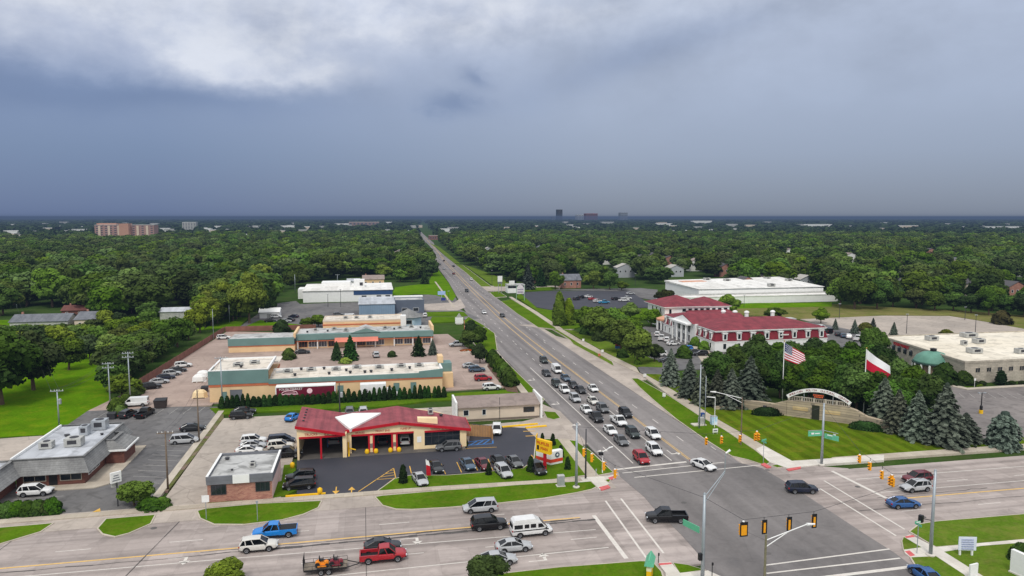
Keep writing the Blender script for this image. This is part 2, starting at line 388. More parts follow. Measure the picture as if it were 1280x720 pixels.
# south approach
strip(wm, G(955, 707), G(1112, 686.5), .28, zm); strip(wm, G(958, 717), G(1125, 698), .28, zm); strip(wm, G(980, 728), G(1140, 708.5), .6, zm)
strip(ym, (54.5, 66), (54.5, 50), .3, zm); strip(wm, (62, 70), (62, 50), .16, zm)
structure('road_marking', wm, m_white_p); structure('road_marking', ym, m_yel_p)
tb = MB()
def wob(a, b, w, z, n=14, amp=.25):
    a, b = Vector(a), Vector(b); pts = [a + (b - a) * (k / n) + Vector((0, rnd.uniform(-amp, amp))) for k in range(n + 1)]
    for p, q in zip(pts, pts[1:]): strip(tb, p, q, w * rnd.uniform(.5, 1.5), z)
wob((-60, 94.1), (-15, 94.2), .16, .015); wob((-15, 94.2), (31, 94.8), .48, .015, 40, .1); wob((0, 95.25), (29, 95.45), .3, .018, 26, .08); wob((-22, 95.0), (2, 95.1), .12, .018, 26, .1)
wob((70, 90.3), (130, 89.8), .12, .015); wob((76, 94.0), (96, 94.2), .12, .015); wob((-27, 106), (-31, 79.8), .12, .015, 10, .02)
strip(tb, (-47, 107), (-50, 79.8), .1, .016); strip(tb, (-1, 79.8), (-1.2, 106), .08, .016); strip(tb, (50, 87), (52, 82), .1, .03)
structure('road_seam', tb, m_tar)
mh = MB()
for x, y in ((76, 98.6), (77.5, 86.4), (97.5, 88.4), (102, 90.6), (66, 108.4), (46, 98), (49.5, 80.5), (24, 104.8), (-30, 104)): mh.prism([(x + .42 * math.cos(t * .6283), y + .42 * math.sin(t * .6283)) for t in range(10)], 0, .031)
structure('manhole_cover', mh, M('cast_iron', (95, 92, 90), .8, .2))

# ---------------------------------------------------------------- north-west block: sidewalks, lawns, lots
slab('driveway', [(-60, 105.6), (38, 105.6), (38, 112), (-60, 112)], .03, m_apron, px=False)
slab('driveway', [(18, 144), (40.2, 146), (40.2, 128), (35, 126), (28, 131), (18, 133)], .034, m_apron, px=False)
slab('sidewalk', [(-75, 109.0), (-20, 110.0), (10, 110.1), (33.5, 109.2), (33.5, 110.8), (10, 111.6), (-20, 111.5), (-75, 110.6)], .155, m_walk, px=False)
lawn([(470, 621), (478, 619.5), (560, 612.5), (600, 610), (723, 600), (736, 599.5), (745, 608), (739, 611), (721, 615), (689, 620.5), (680, 622), (625, 628), (560, 633.5), (515, 636), (495, 635.5), (479, 631)])
lawn([(473, 613.2), (494, 598), (514, 594), (559, 594), (600, 591), (622, 588), (654, 585.3), (668, 575), (670.5, 549), (697, 548.5), (733, 593.5), (691, 598.7), (560, 607.6)])
lawn([(711, 550), (719, 551), (738, 564), (766, 590), (748, 593.5)])
lawn([(753, 598.4), (764, 597.5), (761, 602.5)], kerb=.1)
slab('sidewalk', [(697, 548), (711, 549), (748, 594), (756, 596), (760, 605), (752, 611), (746, 607), (737, 599), (733, 595)], .15, m_walk)
slab('sidewalk', [(720, 597), (760, 595), (772, 592), (768, 598), (745, 601), (722, 603)], .152, m_walkw)
slab('sidewalk', [(735, 597), (748, 596), (762, 604), (750, 612)], .153, m_walkw)
slab('tactile_ramp', [(748, 609), (760, 606), (763, 609), (752, 612.5)], .158, m_red_ramp)
slab('tactile_ramp', [(760, 597), (768, 594.5), (770, 597), (762, 599.5)], .158, m_red_ramp)
slab('parking_lot', [(371, 575), (371, 617), (409, 619.5), (448, 616), (473, 614), (494, 598), (514, 594), (600, 590.5), (655, 585), (668, 575), (671, 548), (657, 535), (627, 533), (590, 530), (585, 558)], .05, m_asph_new)
lawn([(352, 601), (355, 581), (369, 580), (372, 612), (357, 619), (345, 621), (258, 630), (262, 626)], z=.12, kerb=0)
lawn([(247.5, 638.4), (258, 635.6), (324, 629.5), (401, 626), (397, 634), (379, 642), (352.5, 649), (305.6, 654.7), (268, 654.4), (251, 647)])
lawn([(123, 660), (133, 648.5), (193, 643.5), (187.5, 654), (161, 665.6), (144, 670), (129, 666.6)])
lawn([(-260, 660), (-100, 664), (0, 659.5), (65, 654), (50, 664), (0, 679), (-100, 692), (-260, 706)])
slab('parking_lot', [(-56.5, 111.8), (-33.4, 111.8), (-33.4, 170), (-43, 172), (-62, 172), (-62, 146), (-56.5, 146)], .04, m_asph_lot, px=False)
slab('parking_lot', [(-100, 112), (-56, 112), (-56, 124.5), (-100, 124.5)], .042, m_asph_lot, px=False)
slab('gravel_lot', [(-180, 549), (-20, 550), (30, 546), (64, 544), (60, 560), (30, 580), (-60, 600), (-180, 610)], .02, m_dirt)
slab('kerb', [(-33.4, 114), (-32.2, 114), (-32.2, 166), (-33.4, 166)], .17, m_kerb, px=False)
slab('parking_lot', [(-31.4, 111.8), (-14, 111.8), (-14, 146), (18, 146), (18, 160), (-31.4, 160)], .024, m_dirt, px=False)
lawn([(270, 517.5), (279, 518), (320.6, 514.7), (371, 512.8), (480, 508), (540, 500.5), (640, 496.5), (660, 494.5), (640, 487), (556, 492), (480, 499), (400, 503), (262, 510)], kerb=0, z=.1)
slab('verge', [(-32.2, 118), (-31.7, 118), (-31.2, 160), (-32.2, 166)], .1, m_weeds, px=False)
slab('parking_lot', [(-62, 172), (-36, 172), (-36, 174), (30, 176), (37.5, 176), (37.5, 186), (32, 226), (28, 262), (20, 262), (-53, 284), (-58, 196)], .035, m_pink, px=False)
slab('driveway', [(612, 440), (609, 455), (600, 462), (622, 462), (640, 459), (622, 439)], .06, m_apron)
lawn([(581, 416), (592, 416), (607, 409), (618, 416.5), (621, 437), (612, 439), (609, 455), (603, 440)])
lawn([(585.6, 396), (607, 408), (590, 412), (582, 410), (580, 401)])
slab('planting_bed', [(609, 458), (612, 447), (640, 462), (645, 481), (648, 491), (634, 489)], .13, m_mulch)
lawn([(620, 440), (640, 459.5), (680, 499), (676, 502), (668, 500), (655, 484), (640, 466)])
slab('sidewalk', [(640, 470), (645, 470), (668, 500), (658, 500), (645, 482)], .12, m_walk)
slab('driveway', [(655, 492), (668, 501), (700, 514), (716, 530), (712, 549), (670, 549), (657, 535), (640, 530), (680, 520)], .03, m_apron)
lawn([(680, 514), (694, 515), (700, 522), (692, 524), (684, 522)], kerb=.15)
# farther lots on the west side
slab('parking_lot', [(540, 408), (540, 402), (585, 401), (600, 398), (575, 387), (570, 372), (540, 368), (490, 370), (488, 376), (375, 380), (370, 376), (340, 380), (300, 408), (330, 412), (395, 411), (420, 405)], .03, m_asph_lot)
lawn([(536, 403.5), (580, 401.5), (580, 396), (540, 396)], kerb=0)
lawn([(533, 395.5), (570, 395.5), (585, 395), (580, 390), (572, 389), (533, 390)], kerb=0)
slab('driveway', [(530, 388), (572, 388), (582, 384), (575, 373), (568, 378), (530, 380)], .05, m_apron)
lawn([(488, 372), (494, 359), (535, 354), (545, 334), (561, 354), (570, 370), (566, 376), (545, 369), (520, 367)], kerb=0, mat=m_field, z=.05)
slab('sidewalk', [(543, 352), (545, 352), (569, 384), (566, 384)], .1, m_walk)
slab('yard', [(275, 395), (310, 397), (300, 408), (255, 412)], .02, m_field)
slab('verge', [(325, 400), (395, 408), (395, 412), (300, 411)], .07, m_field)
# the green field on the left
slab('field', [(-300, 380), (-60, 395), (0, 400), (70, 425), (110, 435), (135, 470), (140, 505), (150, 520), (120, 530), (62, 543), (0, 546), (-300, 556)], -.1, m_field)
slab('yard', [(0, 400), (110, 400), (200, 395), (260, 396), (255, 412), (150, 430), (60, 425)], -.08, m_field)

# ---------------------------------------------------------------- north-east block
lawn([(790, 473), (797, 473), (838, 496), (873, 519), (905, 537), (944, 563), (962, 577.5), (956, 581), (935, 574), (915, 569.5), (880, 547.5), (846, 523.5), (820, 502), (800, 484)])
slab('sidewalk', [(801, 468), (806, 467.5), (842, 488), (874, 509), (897, 524), (955, 557), (988, 575.5), (984, 583), (962, 577.5), (944, 562.5), (905, 536.5), (873, 518), (838, 495)], .16, m_walk)
lawn([(806, 467.3), (832, 468), (850, 478), (893, 506.6), (940, 510), (985, 517), (1046, 525), (1120, 540), (1166, 550), (1200, 547), (1234, 553), (1290, 545), (1400, 540), (1400, 550), (1290, 556.5), (1227, 560), (1040, 573), (990, 576), (955, 556.8), (897, 523.6), (874, 508.6), (842, 487.6)], m_stripe, kerb=0)
slab('sidewalk', [(80.5, 109.4), (180, 109.0), (180, 111.2), (80.5, 111.7)], .162, m_walk, px=False)
slab('sidewalk', [(945, 561), (955, 556.8), (990, 576), (1105, 568.4), (1105, 574.8), (1030, 580), (985, 585), (962, 577.5)], .166, m_walkw)
lawn([(80.5, 106.9), (200, 105.8), (200, 108.9), (80.5, 109.3)])
lawn([(965, 582), (976, 579.5), (983, 582.5), (972, 584)], kerb=.1)
slab('tactile_ramp', [(951, 580), (956, 578.5), (964, 583.5), (959, 584.5)], .17, m_red_ramp)
slab('tactile_ramp', [(983, 586), (1001, 583), (1001, 585), (986, 588)], .17, m_red_ramp)
lawn([(767, 457), (717, 430), (713, 425), (704, 419), (690, 411), (700, 413), (730, 432), (765, 452)], m_lawn2)
slab('sidewalk', [(694, 410.5), (704, 412), (735, 430), (795, 459), (800, 467), (787, 461), (730, 433)], .15, m_walk)
lawn([(704, 411.5), (716, 413), (760, 427), (815, 448), (828, 452), (828, 459), (790, 457.5), (737, 429.5)], m_lawn2, kerb=0)
slab('driveway', [(797, 459), (845, 454), (900, 452), (910, 460), (850, 462), (832, 468), (806, 467.5), (801, 466)], .05, m_asph_lot)
slab('driveway', [(647, 406), (675, 410), (694, 411), (714, 412), (740, 404), (720, 408), (700, 407), (690, 405)], .03, m_apron)
slab('parking_lot', [(806, 408), (850, 412), (905, 425), (960, 440), (960, 465), (900, 463), (830, 456), (812, 447), (780, 420)], .04, m_asph_lot)
slab('forecourt', [(862, 430), (872, 428), (905, 452), (900, 456), (880, 456)], .09, m_walk)
lawn([(626.6, 376.5), (639, 374), (669, 392), (700, 412), (693, 411), (673, 409), (647, 392)], m_lawn)
lawn([(645, 371), (650, 366), (671, 384.5), (688, 387.5), (760, 386), (820, 385), (830, 395), (800, 400), (740, 404), (716, 411), (704, 411), (676, 392)], m_lawn, kerb=0)
slab('sidewalk', [(636, 371), (640, 371), (672, 390), (702, 410), (696, 411), (668, 392)], .15, m_walk)
slab('parking_lot', [(650.6, 365.6), (690, 363.5), (787, 364), (800, 372), (821, 384), (761, 385.5), (688, 387), (671, 384), (658, 374)], .05, m_asph_new)
slab('parking_lot', [(690, 362), (800, 360), (822, 362), (822, 376), (800, 372), (787, 364.2)], .045, m_asph_lot)
lawn([(612.5, 365.5), (623, 364), (633, 370.6), (619, 371.5)], kerb=.3)
slab('driveway', [(609, 364), (600, 357), (650, 358), (700, 357), (700, 361), (650, 363)], .03, m_apron)
lawn([(569, 330), (578, 331), (614, 358), (601.6, 358), (583, 341)], m_lawn2, kerb=.3)
lawn([(580, 331), (590, 334), (640, 352), (648, 358), (618, 358)], m_lawn2, kerb=0)
lawn([(655, 363.5), (690, 362), (700, 360), (690, 358.5), (655, 360)], kerb=0)
lawn([(537, 304), (546, 310), (555, 318.5), (568, 329), (575, 329), (560, 317), (548, 308)], m_lawn2, kerb=0)
slab('meadow', [(835, 383), (900, 379), (1040, 380), (1130, 385), (1200, 388), (1300, 396), (1500, 400), (1500, 425), (1280, 412), (1240, 403), (1187, 394.5), (1104, 394), (1009, 400), (960, 395), (880, 392)], -.05, m_meadow)
slab('verge', [(835, 384), (900, 379), (1040, 378), (1040, 383), (900, 386)], .0, m_field)
slab('empty_lot', [(1000, 399), (1104, 394.5), (1187, 395), (1240, 403.5), (1290, 413), (1400, 420), (1400, 440), (1130, 440), (1085, 420), (1040, 408)], .03, m_dirt)
slab('parking_lot', [(1005, 402), (1030, 405), (1090, 418), (1115, 430), (1060, 440), (1010, 430)], .06, m_asph_lot)
slab('parking_lot', [(1187, 481), (1209, 486.5), (1280, 482.5), (1500, 474), (1500, 540), (1290, 545), (1234, 552), (1199, 548), (1185, 520), (1175, 500)], .05, m_asph_r)
slab('kerb', [(1183, 478), (1209, 484.6), (1280, 480.6), (1500, 472), (1500, 474), (1280, 482.6), (1209, 486.8), (1183, 481)], .18, m_kerb)
lawn([(1130, 480), (1150, 470), (1185, 470), (1230, 480), (1209, 484.5), (1183, 478)], kerb=0, z=.12)
# ---------------------------------------------------------------- south side
lawn([(560, 725), (640, 715.5), (700, 709), (801, 701.3), (815, 702), (826, 714), (834, 740), (560, 760)])
lawn([(842, 703.5), (860, 706), (880, 712), (850, 716)], kerb=.12)
slab('sidewalk', [(822, 703), (838, 702), (850, 716), (885, 713), (905, 722), (900, 760), (835, 760), (832, 716)], .15, m_walkw)
slab('tactile_ramp', [(823, 704), (839, 703), (840, 705), (824.5, 706.5)], .16, m_red_ramp)
lawn([(-260, 78.5), (-2, 78.5), (-2, 60), (-260, 60)], px=False)
lawn([(1138, 664), (1150, 655), (1172, 651.5), (1280, 642.5), (1400, 634), (1400, 668), (1280, 673.5), (1225, 678.5), (1170, 683)], m_lawn2)
lawn([(1180, 689.5), (1228, 682), (1280, 678), (1400, 672), (1400, 760), (1240, 760), (1232, 722)], m_lawn2, kerb=0)
lawn([(1128, 676), (1130, 671), (1152, 684), (1130, 687)], m_lawn2, kerb=.15)
lawn([(1139, 696), (1152, 694), (1170, 695), (1205, 718), (1225, 740), (1165, 740), (1150, 714)], m_lawn2)
slab('sidewalk', [(1130, 671), (1137, 668), (1170, 684), (1225, 678.8), (1280, 674), (1400, 668.5), (1400, 671.5), (1280, 678), (1228, 682), (1180, 689.5), (1232, 722), (1240, 745), (1226, 745), (1205, 718), (1170, 695), (1138, 696.5), (1131, 691), (1130, 687), (1152, 684)], .155, m_walkw)
slab('tactile_ramp', [(1131, 670.5), (1141, 668.5), (1144, 671), (1133, 672.5)], .165, m_red_ramp)
slab('tactile_ramp', [(1131, 689), (1137, 688), (1144, 694), (1138, 695.5)], .165, m_red_ramp)

# lot lines -----------------------------------------------------
lw, ly, lb = MB(), MB(), MB(); z2 = .066
for a, b in (((512, 583), (515, 595)), ((551, 580), (557, 593)), ((571, 578), (577, 591)), ((591, 575), (597, 588.5)), ((610, 574), (616, 588)), ((629, 576), (635, 586)), ((649, 576.5), (655, 585)), ((664, 569), (672, 580))): strip(ly, G(*a), G(*b), .16, z2)
for a, b in (((448, 615), (492, 585.5)), ((492, 585.5), (494.5, 597)), ((494.5, 597), (473, 613.5)), ((470, 600), (494, 598)), ((474, 597), (493.5, 594)), ((480, 593), (493, 591)), ((486, 589), (492, 588)), ((517, 560), (545, 563)), ((579, 561), (621, 559.3))): strip(ly, G(*a), G(*b), .16, z2)
for a, b in (((654, 539.5), (669, 539)), ((657, 545.5), (670, 545))): strip(ly, G(*a), G(*b), .35, z2)
for k in range(4): strip(ly, G(521 + k * 6, 564.5), G(528 + k * 6, 559.5), .28, z2)
for a, b in (((516, 559.5), (525, 565)), ((525, 565), (545, 563.5))): strip(ly, G(*a), G(*b), .16, z2)
for px in (420, 439.5): arrow(ly, *G(px, 613.5), math.pi if px < 430 else 0, z2)
for a, b in (((585, 553), (616, 549)), ((585, 557), (616, 555)), ((616, 549), (616, 555)), ((588, 556.5), (596, 552)), ((596, 556), (604, 551.3)), ((604, 555.5), (612, 550))): strip(lb, G(*a), G(*b), .3, z2)
for k in range(15):
    y = 118 + k * 2.75; strip(lw, (-39.2, y), (-34.0, y - 1.6), .11, .05)
for k in range(9): strip(lw, (-58 + k * 2.9, 165.5), (-57.4 + k * 2.9, 170.5), .11, .05)
strip(lw, (-55, 118.9), (-47, 119.1), .12, .056)
arrow(ly, *G(70, 643), math.pi, .06); arrow(ly, *G(120, 641), 0, .06)
for k in range(8): strip(lw, G(1199 + k * 12, 492), G(1206 + k * 13, 498), .12, z2)
for k in range(12): strip(lw, (214 + k * 3, 238 + .3 * k), (214 + k * 3, 243), .12, .05)
structure('bay_marking', lw, M('worn_white_paint', (160, 157, 152), .8, .2)); structure('bay_marking', ly, M('yellow_bay_paint', (205, 160, 70), .7, .15)); structure('bay_marking', lb, m_blue_p)
yk = MB()
for a, b in (((357, 621.5), (407, 617.8)), ((628, 534.5), (672, 530.5)), ((657, 535.5), (672, 534)), ((672, 534), (683, 533))):
    a, b = Vector(G(*a)), Vector(G(*b)); d = b - a; yk.obox((*((a + b) / 2), .0), (d.length, .55 if a.x > 0 else .35, .26), math.atan2(d.y, d.x))
structure('painted_kerb', yk, m_yel_b)
# ---------------------------------------------------------------- building materials
b_cream = M('cream_render', (232, 208, 166), .8, .08, .5)
b_red = M('red_trim_paint', (176, 20, 36), .5, .08, .8)
b_redroof = shingle('faded_red_shingles', (138, 62, 72), (158, 78, 84))
b_white = M('white_paint', (228, 228, 226), .6, .05, .8)
b_membrane = surf('white_membrane_roof', (226, 224, 218), (238, 236, 232), .06, (.9, .12), (3.2, 12, .04), .8, 0, .8, None, .38)
b_tanroof = surf('dusty_white_roof', (214, 203, 188), (232, 226, 216), .06, (.9, .15), (2.4, 14, .05), .8, 0, .8, None, .5)
b_greyroof = surf('stained_grey_roof', (172, 172, 170), (200, 200, 198), .12, (1.1, .3), None, .8, 0, .9, None, .75)
b_silverroof = surf('silver_coated_roof', (178, 182, 188), (200, 203, 208), .08, (1., .15), (1.2, 16, .03), .84, 0, .7, None, .45)
b_shingle = shingle('grey_shingles', (124, 124, 124), (146, 146, 144))
b_shingle2 = shingle('slate_grey_shingles', (96, 100, 108), (122, 124, 130))
b_brick = brickmat('red_brown_brick', (146, 92, 80), (178, 128, 108), (168, 140, 126))
b_darkbrick = brickmat('dark_red_brick', (98, 58, 50), (122, 74, 62), (104, 76, 66))
b_stone = brickmat('grey_stone_blocks', (168, 160, 146), (190, 180, 164), (150, 142, 130), 2.6)
b_stone2 = brickmat('rough_wall_stone', (150, 138, 118), (184, 168, 142), (128, 118, 104), 3.2)
b_fieldstone = brickmat('ochre_wall_stone', (190, 160, 112), (206, 184, 140), (150, 136, 112), 3.2)
b_dkband = M('charcoal_fascia', (110, 112, 118), .8, .15, .5)
b_pinkw = M('pale_pink_render', (214, 182, 178), .8, .08, .4)
b_beige = M('beige_stucco', (206, 190, 172), .85, .07, .4)
b_brownroof = surf('brown_grey_roof', (140, 126, 120), (156, 142, 134), .1, (1.2, .25), None, .8, 0, .9, None, .3)
b_tan = M('tan_block_wall', (220, 188, 146), .85, .08, .3)
b_teal = M('teal_metal_fascia', (106, 134, 130), .55, .1, .25)
b_terra = M('terracotta_band', (186, 106, 74), .8, .12, .4)
b_awning = M('salmon_awning', (206, 122, 104), .8, .1, .4)
b_glass = M('dark_window_glass', (34, 40, 46), .12, .3, .4, spec=.6)
b_glass2 = M('shopfront_glass', (82, 84, 92), .15, .4, .35, spec=.6)
b_metal = M('galvanised_metal', (176, 180, 184), .45, .12, .8, .5)
b_dark = M('dark_metal', (58, 58, 62), .6, .15, 1.)
b_black = M('black_metal', (30, 30, 32), .5, .1, 1.)
b_hvac = M('weathered_unit_metal', (168, 168, 164), .55, .2, 1.2)
b_bluew = M('grey_blue_siding', (122, 144, 164), .7, .1, .2)
b_navy = M('navy_blue_panel', (44, 74, 116), .5, .08, .3)
b_slate = M('slate_wall', (92, 100, 114), .7, .1, .3)
b_maroonroof = shingle('maroon_shingles', (120, 42, 54), (140, 54, 64))
b_maroon = shingle('maroon_mansard_shingles', (118, 24, 40), (138, 36, 50))
b_copper = M('green_copper', (92, 136, 120), .65, .18, .5)
b_copper2 = M('bare_copper', (204, 148, 118), .5, .12, .5)
b_wood = M('weathered_pole_wood', (112, 98, 84), .9, .2, 2.)
b_fence = M('brown_board_fence', (128, 88, 76), .9, .2, .5)
b_woodfence = M('cedar_board_fence', (176, 136, 92), .9, .15, .8)
b_yel = m_yel_b
b_orange = M('tan_brick_far', (158, 126, 118), .9, .06, .05)

def face_pt(face, a, z, pl, out=0.0):
    return {'S': (a, pl - out, z), 'N': (a, pl + out, z), 'W': (pl - out, a, z), 'E': (pl + out, a, z)}[face]
def fbox(mb, face, a0, a1, z0, z1, pl, o0, o1, m=0):
    p = [face_pt(face, a, z, pl, o) for a in (a0, a1) for z in (z0, z1) for o in (o0, o1)]
    xs, ys, zs = zip(*p); return mb.box(min(xs), max(xs), min(ys), max(ys), min(zs), max(zs), m)
def win(root, face, a0, a1, z0, z1, pl, frame=b_white, glass=None, name='window', mull=0, fw=.09):
    mb = MB()
    fbox(mb, face, a0, a1, z0, z0 + fw, pl, .004, .09); fbox(mb, face, a0, a1, z1 - fw, z1, pl, .004, .09)
    fbox(mb, face, a0, a0 + fw, z0 + fw, z1 - fw, pl, .004, .085); fbox(mb, face, a1 - fw, a1, z0 + fw, z1 - fw, pl, .004, .085)
    for k in range(mull):
        c = a0 + (a1 - a0) * (k + 1) / (mull + 1); fbox(mb, face, c - fw * .35, c + fw * .35, z0 + fw, z1 - fw, pl, .004, .08)
    o = mb.build(name, frame, root)
    fbox(p := MB(), face, a0 + fw, a1 - fw, z0 + fw, z1 - fw, pl, .003, .03); p.build('pane', glass or b_glass, o)
    return o
def flat_roof(root, x0, x1, y0, y1, z, roofmat, trim, par=.35, w=.3):
    MB().box(x0 + w, x1 - w, y0 + w, y1 - w, z - .2, z).build('roof', roofmat, root)
    mb = MB(); e = .03
    mb.box(x0 - e, x1 + e, y0 - e, y0 + w, z - .25, z + par).box(x0 - e, x1 + e, y1 - w, y1 + e, z - .25, z + par)
    mb.box(x0 - e, x0 + w, y0 + w, y1 - w, z - .25, z + par).box(x1 - w, x1 + e, y0 + w, y1 - w, z - .25, z + par)
    mb.build('parapet', trim, root)
def hvac(root, x, y, z, sx=1.8, sy=1.6, h=1.2, rz=0.0, mat=None):
    mb = MB(); mb.obox((x, y, z + .12), (sx, sy, h), rz).obox((x, y, z - .02), (sx * .8, sy * .8, .15), rz)
    o = mb.build('rooftop_unit', mat or b_hvac, root)
    f = MB(); f.lathe((x, y, z + .12 + h), [(min(sx, sy) * .36, 0), (min(sx, sy) * .36, .06), (.05, .07)], 12).build('fan', b_dark, o); f = MB(); f.obox((x - sx * .02, y - sy / 2 - .015, z + .12 + h * .3), (sx * .55, .02, h * .5), rz); f.build('grille', b_dark, o)
    return o
def vent(root, x, y, z, r=.25, h=.6, mat=None):
    return MB().lathe((x, y, z - .02), [(r * .7, 0), (r * .7, h * .6), (r, h * .65), (r, h * .9), (.02, h)], 10).build('roof_vent', mat or b_dark, root)
def gable(root, x0, x1, y0, y1, z, h, ov=.4, mat=None, axis='X', wall=None):
    mb = MB(); X0, X1, Y0, Y1 = x0 - ov, x1 + ov, y0 - ov, y1 + ov; t = .16
    if axis == 'X':
        ym_ = (Y0 + Y1) / 2; prof = [(Y0, z - .08), (ym_, z + h), (Y1, z - .08)]
        mb.loft([[(x, a, b) for a, b in prof] + [(x, a, b + t) for a, b in prof[::-1]] for x in (X0, X1)])
        if wall: MB().prism([(x0, y0), (x1, y0), (x1, y1), (x0, y1)], z - .3, z - .25).build('ceiling', wall, root); [MB().poly([(x, y0, z), (x, y1, z), (x, (y0 + y1) / 2, z + h - .1)]).build('gable_wall', wall, root) for x in (x0 + .02, x1 - .02)]
    else:
        xm = (X0 + X1) / 2; prof = [(X0, z - .08), (xm, z + h), (X1, z - .08)]
        mb.loft([[(a, y, b) for a, b in prof] + [(a, y, b + t) for a, b in prof[::-1]] for y in (Y0, Y1)])
        if wall: [MB().poly([(x0, y, z), (x1, y, z), ((x0 + x1) / 2, y, z + h - .1)]).build('gable_wall', wall, root) for y in (y0 + .02, y1 - .02)]
    return mb.build('roof', mat or b_shingle2, root)
def hip(root, x0, x1, y0, y1, z, h, ov=.5, mat=None, inset=None):
    X0, X1, Y0, Y1 = x0 - ov, x1 + ov, y0 - ov, y1 + ov
    w, d = X1 - X0, Y1 - Y0; i = inset or min(w, d) / 2
    if w >= d: a, b = (X0 + i, (Y0 + Y1) / 2, z + h), (X1 - i, (Y0 + Y1) / 2, z + h)
    else: a, b = ((X0 + X1) / 2, Y0 + i, z + h), ((X0 + X1) / 2, Y1 - i, z + h)
    c = [(X0, Y0, z), (X1, Y0, z), (X1, Y1, z), (X0, Y1, z)]; mb = MB()
    if w >= d: mb.poly([c[0], c[1], b, a]).poly([c[2], c[3], a, b]).poly([c[3], c[0], a]).poly([c[1], c[2], b])
    else: mb.poly([c[0], c[1], a]).poly([c[2], c[3], b]).poly([c[1], c[2], b, a]).poly([c[3], c[0], a, b])
    mb.poly(c[::-1]); mb.box(X0, X1, Y0, Y1, z - .22, z - .01, 1)
    return mb.build('roof', [mat or b_shingle2, b_white], root)

# ================================================================ red-roofed repair garage
g = thing('repair_garage', 'cream repair garage with red zigzag roof and open service bays', 'garage', (2, 136, 0))
prof = [(-13.3, 6.3), (-4.8, 4.5), (4.9, 5.5), (18.0, 3.5)]
def roofz(x):
    for (a, za), (b, zb) in zip(prof, prof[1:]):
        if a <= x <= b: return za + (zb - za) * (x - a) / (b - a)
    return prof[0][1] if x < prof[0][0] else prof[-1][1]
yf1, yf2, yb = 129.0, 130.9, 141.8
w = MB()
def wedge(mb, x0, x1, y0, y1, z0, dz=-.12, m=0):   # wall piece whose top follows the roof
    xs = [x0] + [p for p, _ in prof if x0 < p < x1] + [x1]
    for a, b in zip(xs, xs[1:]): mb.hexa([(a, y0, z0), (b, y0, z0), (b, y1, z0), (a, y1, z0)], [(a, y0, roofz(a) + dz), (b, y0, roofz(b) + dz), (b, y1, roofz(b) + dz), (a, y1, roofz(a) + dz)], m)
for a, b in ((-13.1, -12.75), (-5.25, -4.55)): wedge(w, a, b, yf1, yf1 + .35, 0)
wedge(w, -12.75, -5.25, yf1, yf1 + .35, 3.92)
wedge(w, -13.1, -12.8, yf1 + .35, yb, 0); wedge(w, -4.8, -4.55, yf1 + .35, yf2 + .3, 0)
for a, b in ((-4.55, -3.75), (-.75, .35), (3.42, 4.55), (7.5, 9.5), (16.1, 17.3)): wedge(w, a, b, yf2, yf2 + .35, 0)
for a, b in ((-3.75, -.75), (.35, 3.42), (4.55, 7.5)): wedge(w, a, b, yf2, yf2 + .35, 3.25)
wedge(w, 9.5, 16.1, yf2, yf2 + .35, 3.2); w.box(9.5, 16.1, yf2 + .002, yf2 + .348, 0, .66)
wedge(w, 17.0, 17.3, yf2 + .35, 137.5, 0); wedge(w, -13.1, 12, yb - .3, yb, 0)
w.hexa([(12, yb - .3, 0), (17.3, 137.4, 0), (17.3, 137.7, 0), (12, yb, 0)], [(12, yb - .3, roofz(12) - .12), (17.3, 137.4, roofz(17.3) - .12), (17.3, 137.7, roofz(17.3) - .12), (12, yb, roofz(12) - .12)])
w.build('wall', b_cream, g)
MB().box(-12.8, 17.0, yf1 + .05, yb - .3, -.05, .09).build('floor', M('oily_floor', (92, 88, 84), .7, .2, .5), g)
r = MB(); xs = [p for p, _ in prof]
for (a, za), (b, zb) in zip(prof, prof[1:]):
    ya, yb_ = (yf1 - .4, yf1 - .4) if b <= -4.7 else (yf2 - .4, yf2 - .4)
    be = yb + .3 if b < 10 else 138.2
    r.hexa([(a, ya, za - .1), (b, yb_, zb - .1), (b, be, zb - .1), (a, yb + .3, za - .1)], [(a, ya, za + .06), (b, yb_, zb + .06), (b, be, zb + .06), (a, yb + .3, za + .06)])
r.build('roof', b_redroof, g)
fa = MB()
for (a, za), (b, zb) in zip(prof, prof[1:]):
    y = (yf1 if b <= -4.7 else yf2) - .4
    fa.hexa([(a - .05, y - .1, za - .42), (b + .05, y - .1, zb - .42), (b + .05, y - .004, zb - .42), (a - .05, y - .004, za - .42)], [(a - .05, y - .1, za + .1), (b + .05, y - .1, zb + .1), (b + .05, y - .004, zb + .1), (a - .05, y - .004, za + .1)])
fa.hexa([(18.0, yf2 - .45, 3.12), (18.1, yf2 - .45, 3.12), (18.1, 138.2, 3.12), (18.0, 138.2, 3.12)], [(18.0, yf2 - .45, 3.65), (18.1, yf2 - .45, 3.65), (18.1, 138.2, 3.65), (18.0, 138.2, 3.65)])
fa.build('fascia', b_red, g)
tr = MB()
for a, b, z, y in ((-12.75, -5.25, 3.92, yf1), (-3.75, 7.5, 3.25, yf2), (9.5, 16.1, 3.2, yf2)): tr.box(a, b, y - .12, y - .004, z, z + .32)
for x, y, z in ((-9.0, yf1, 3.92), (-.62, yf2, 3.25), (.2, yf2, 3.25), (3.55, yf2, 3.25), (4.4, yf2, 3.25)): tr.box(x - .16, x + .16, y - .1, y - .003, 0, z - .002)
tr.build('door_trim', b_red, g)
for k, (a, b, zt, y) in enumerate(((-12.75, -9.16, 3.9, yf1), (-8.84, -5.25, 3.9, yf1), (-3.75, -.8, 3.24, yf2), (.38, 3.38, 3.24, yf2), (4.58, 7.48, 3.24, yf2))):
    o = MB().box(a, b, y + .5, y + 3.4, zt - .12, zt - .02).build('rolled_up_door', b_dark, g)
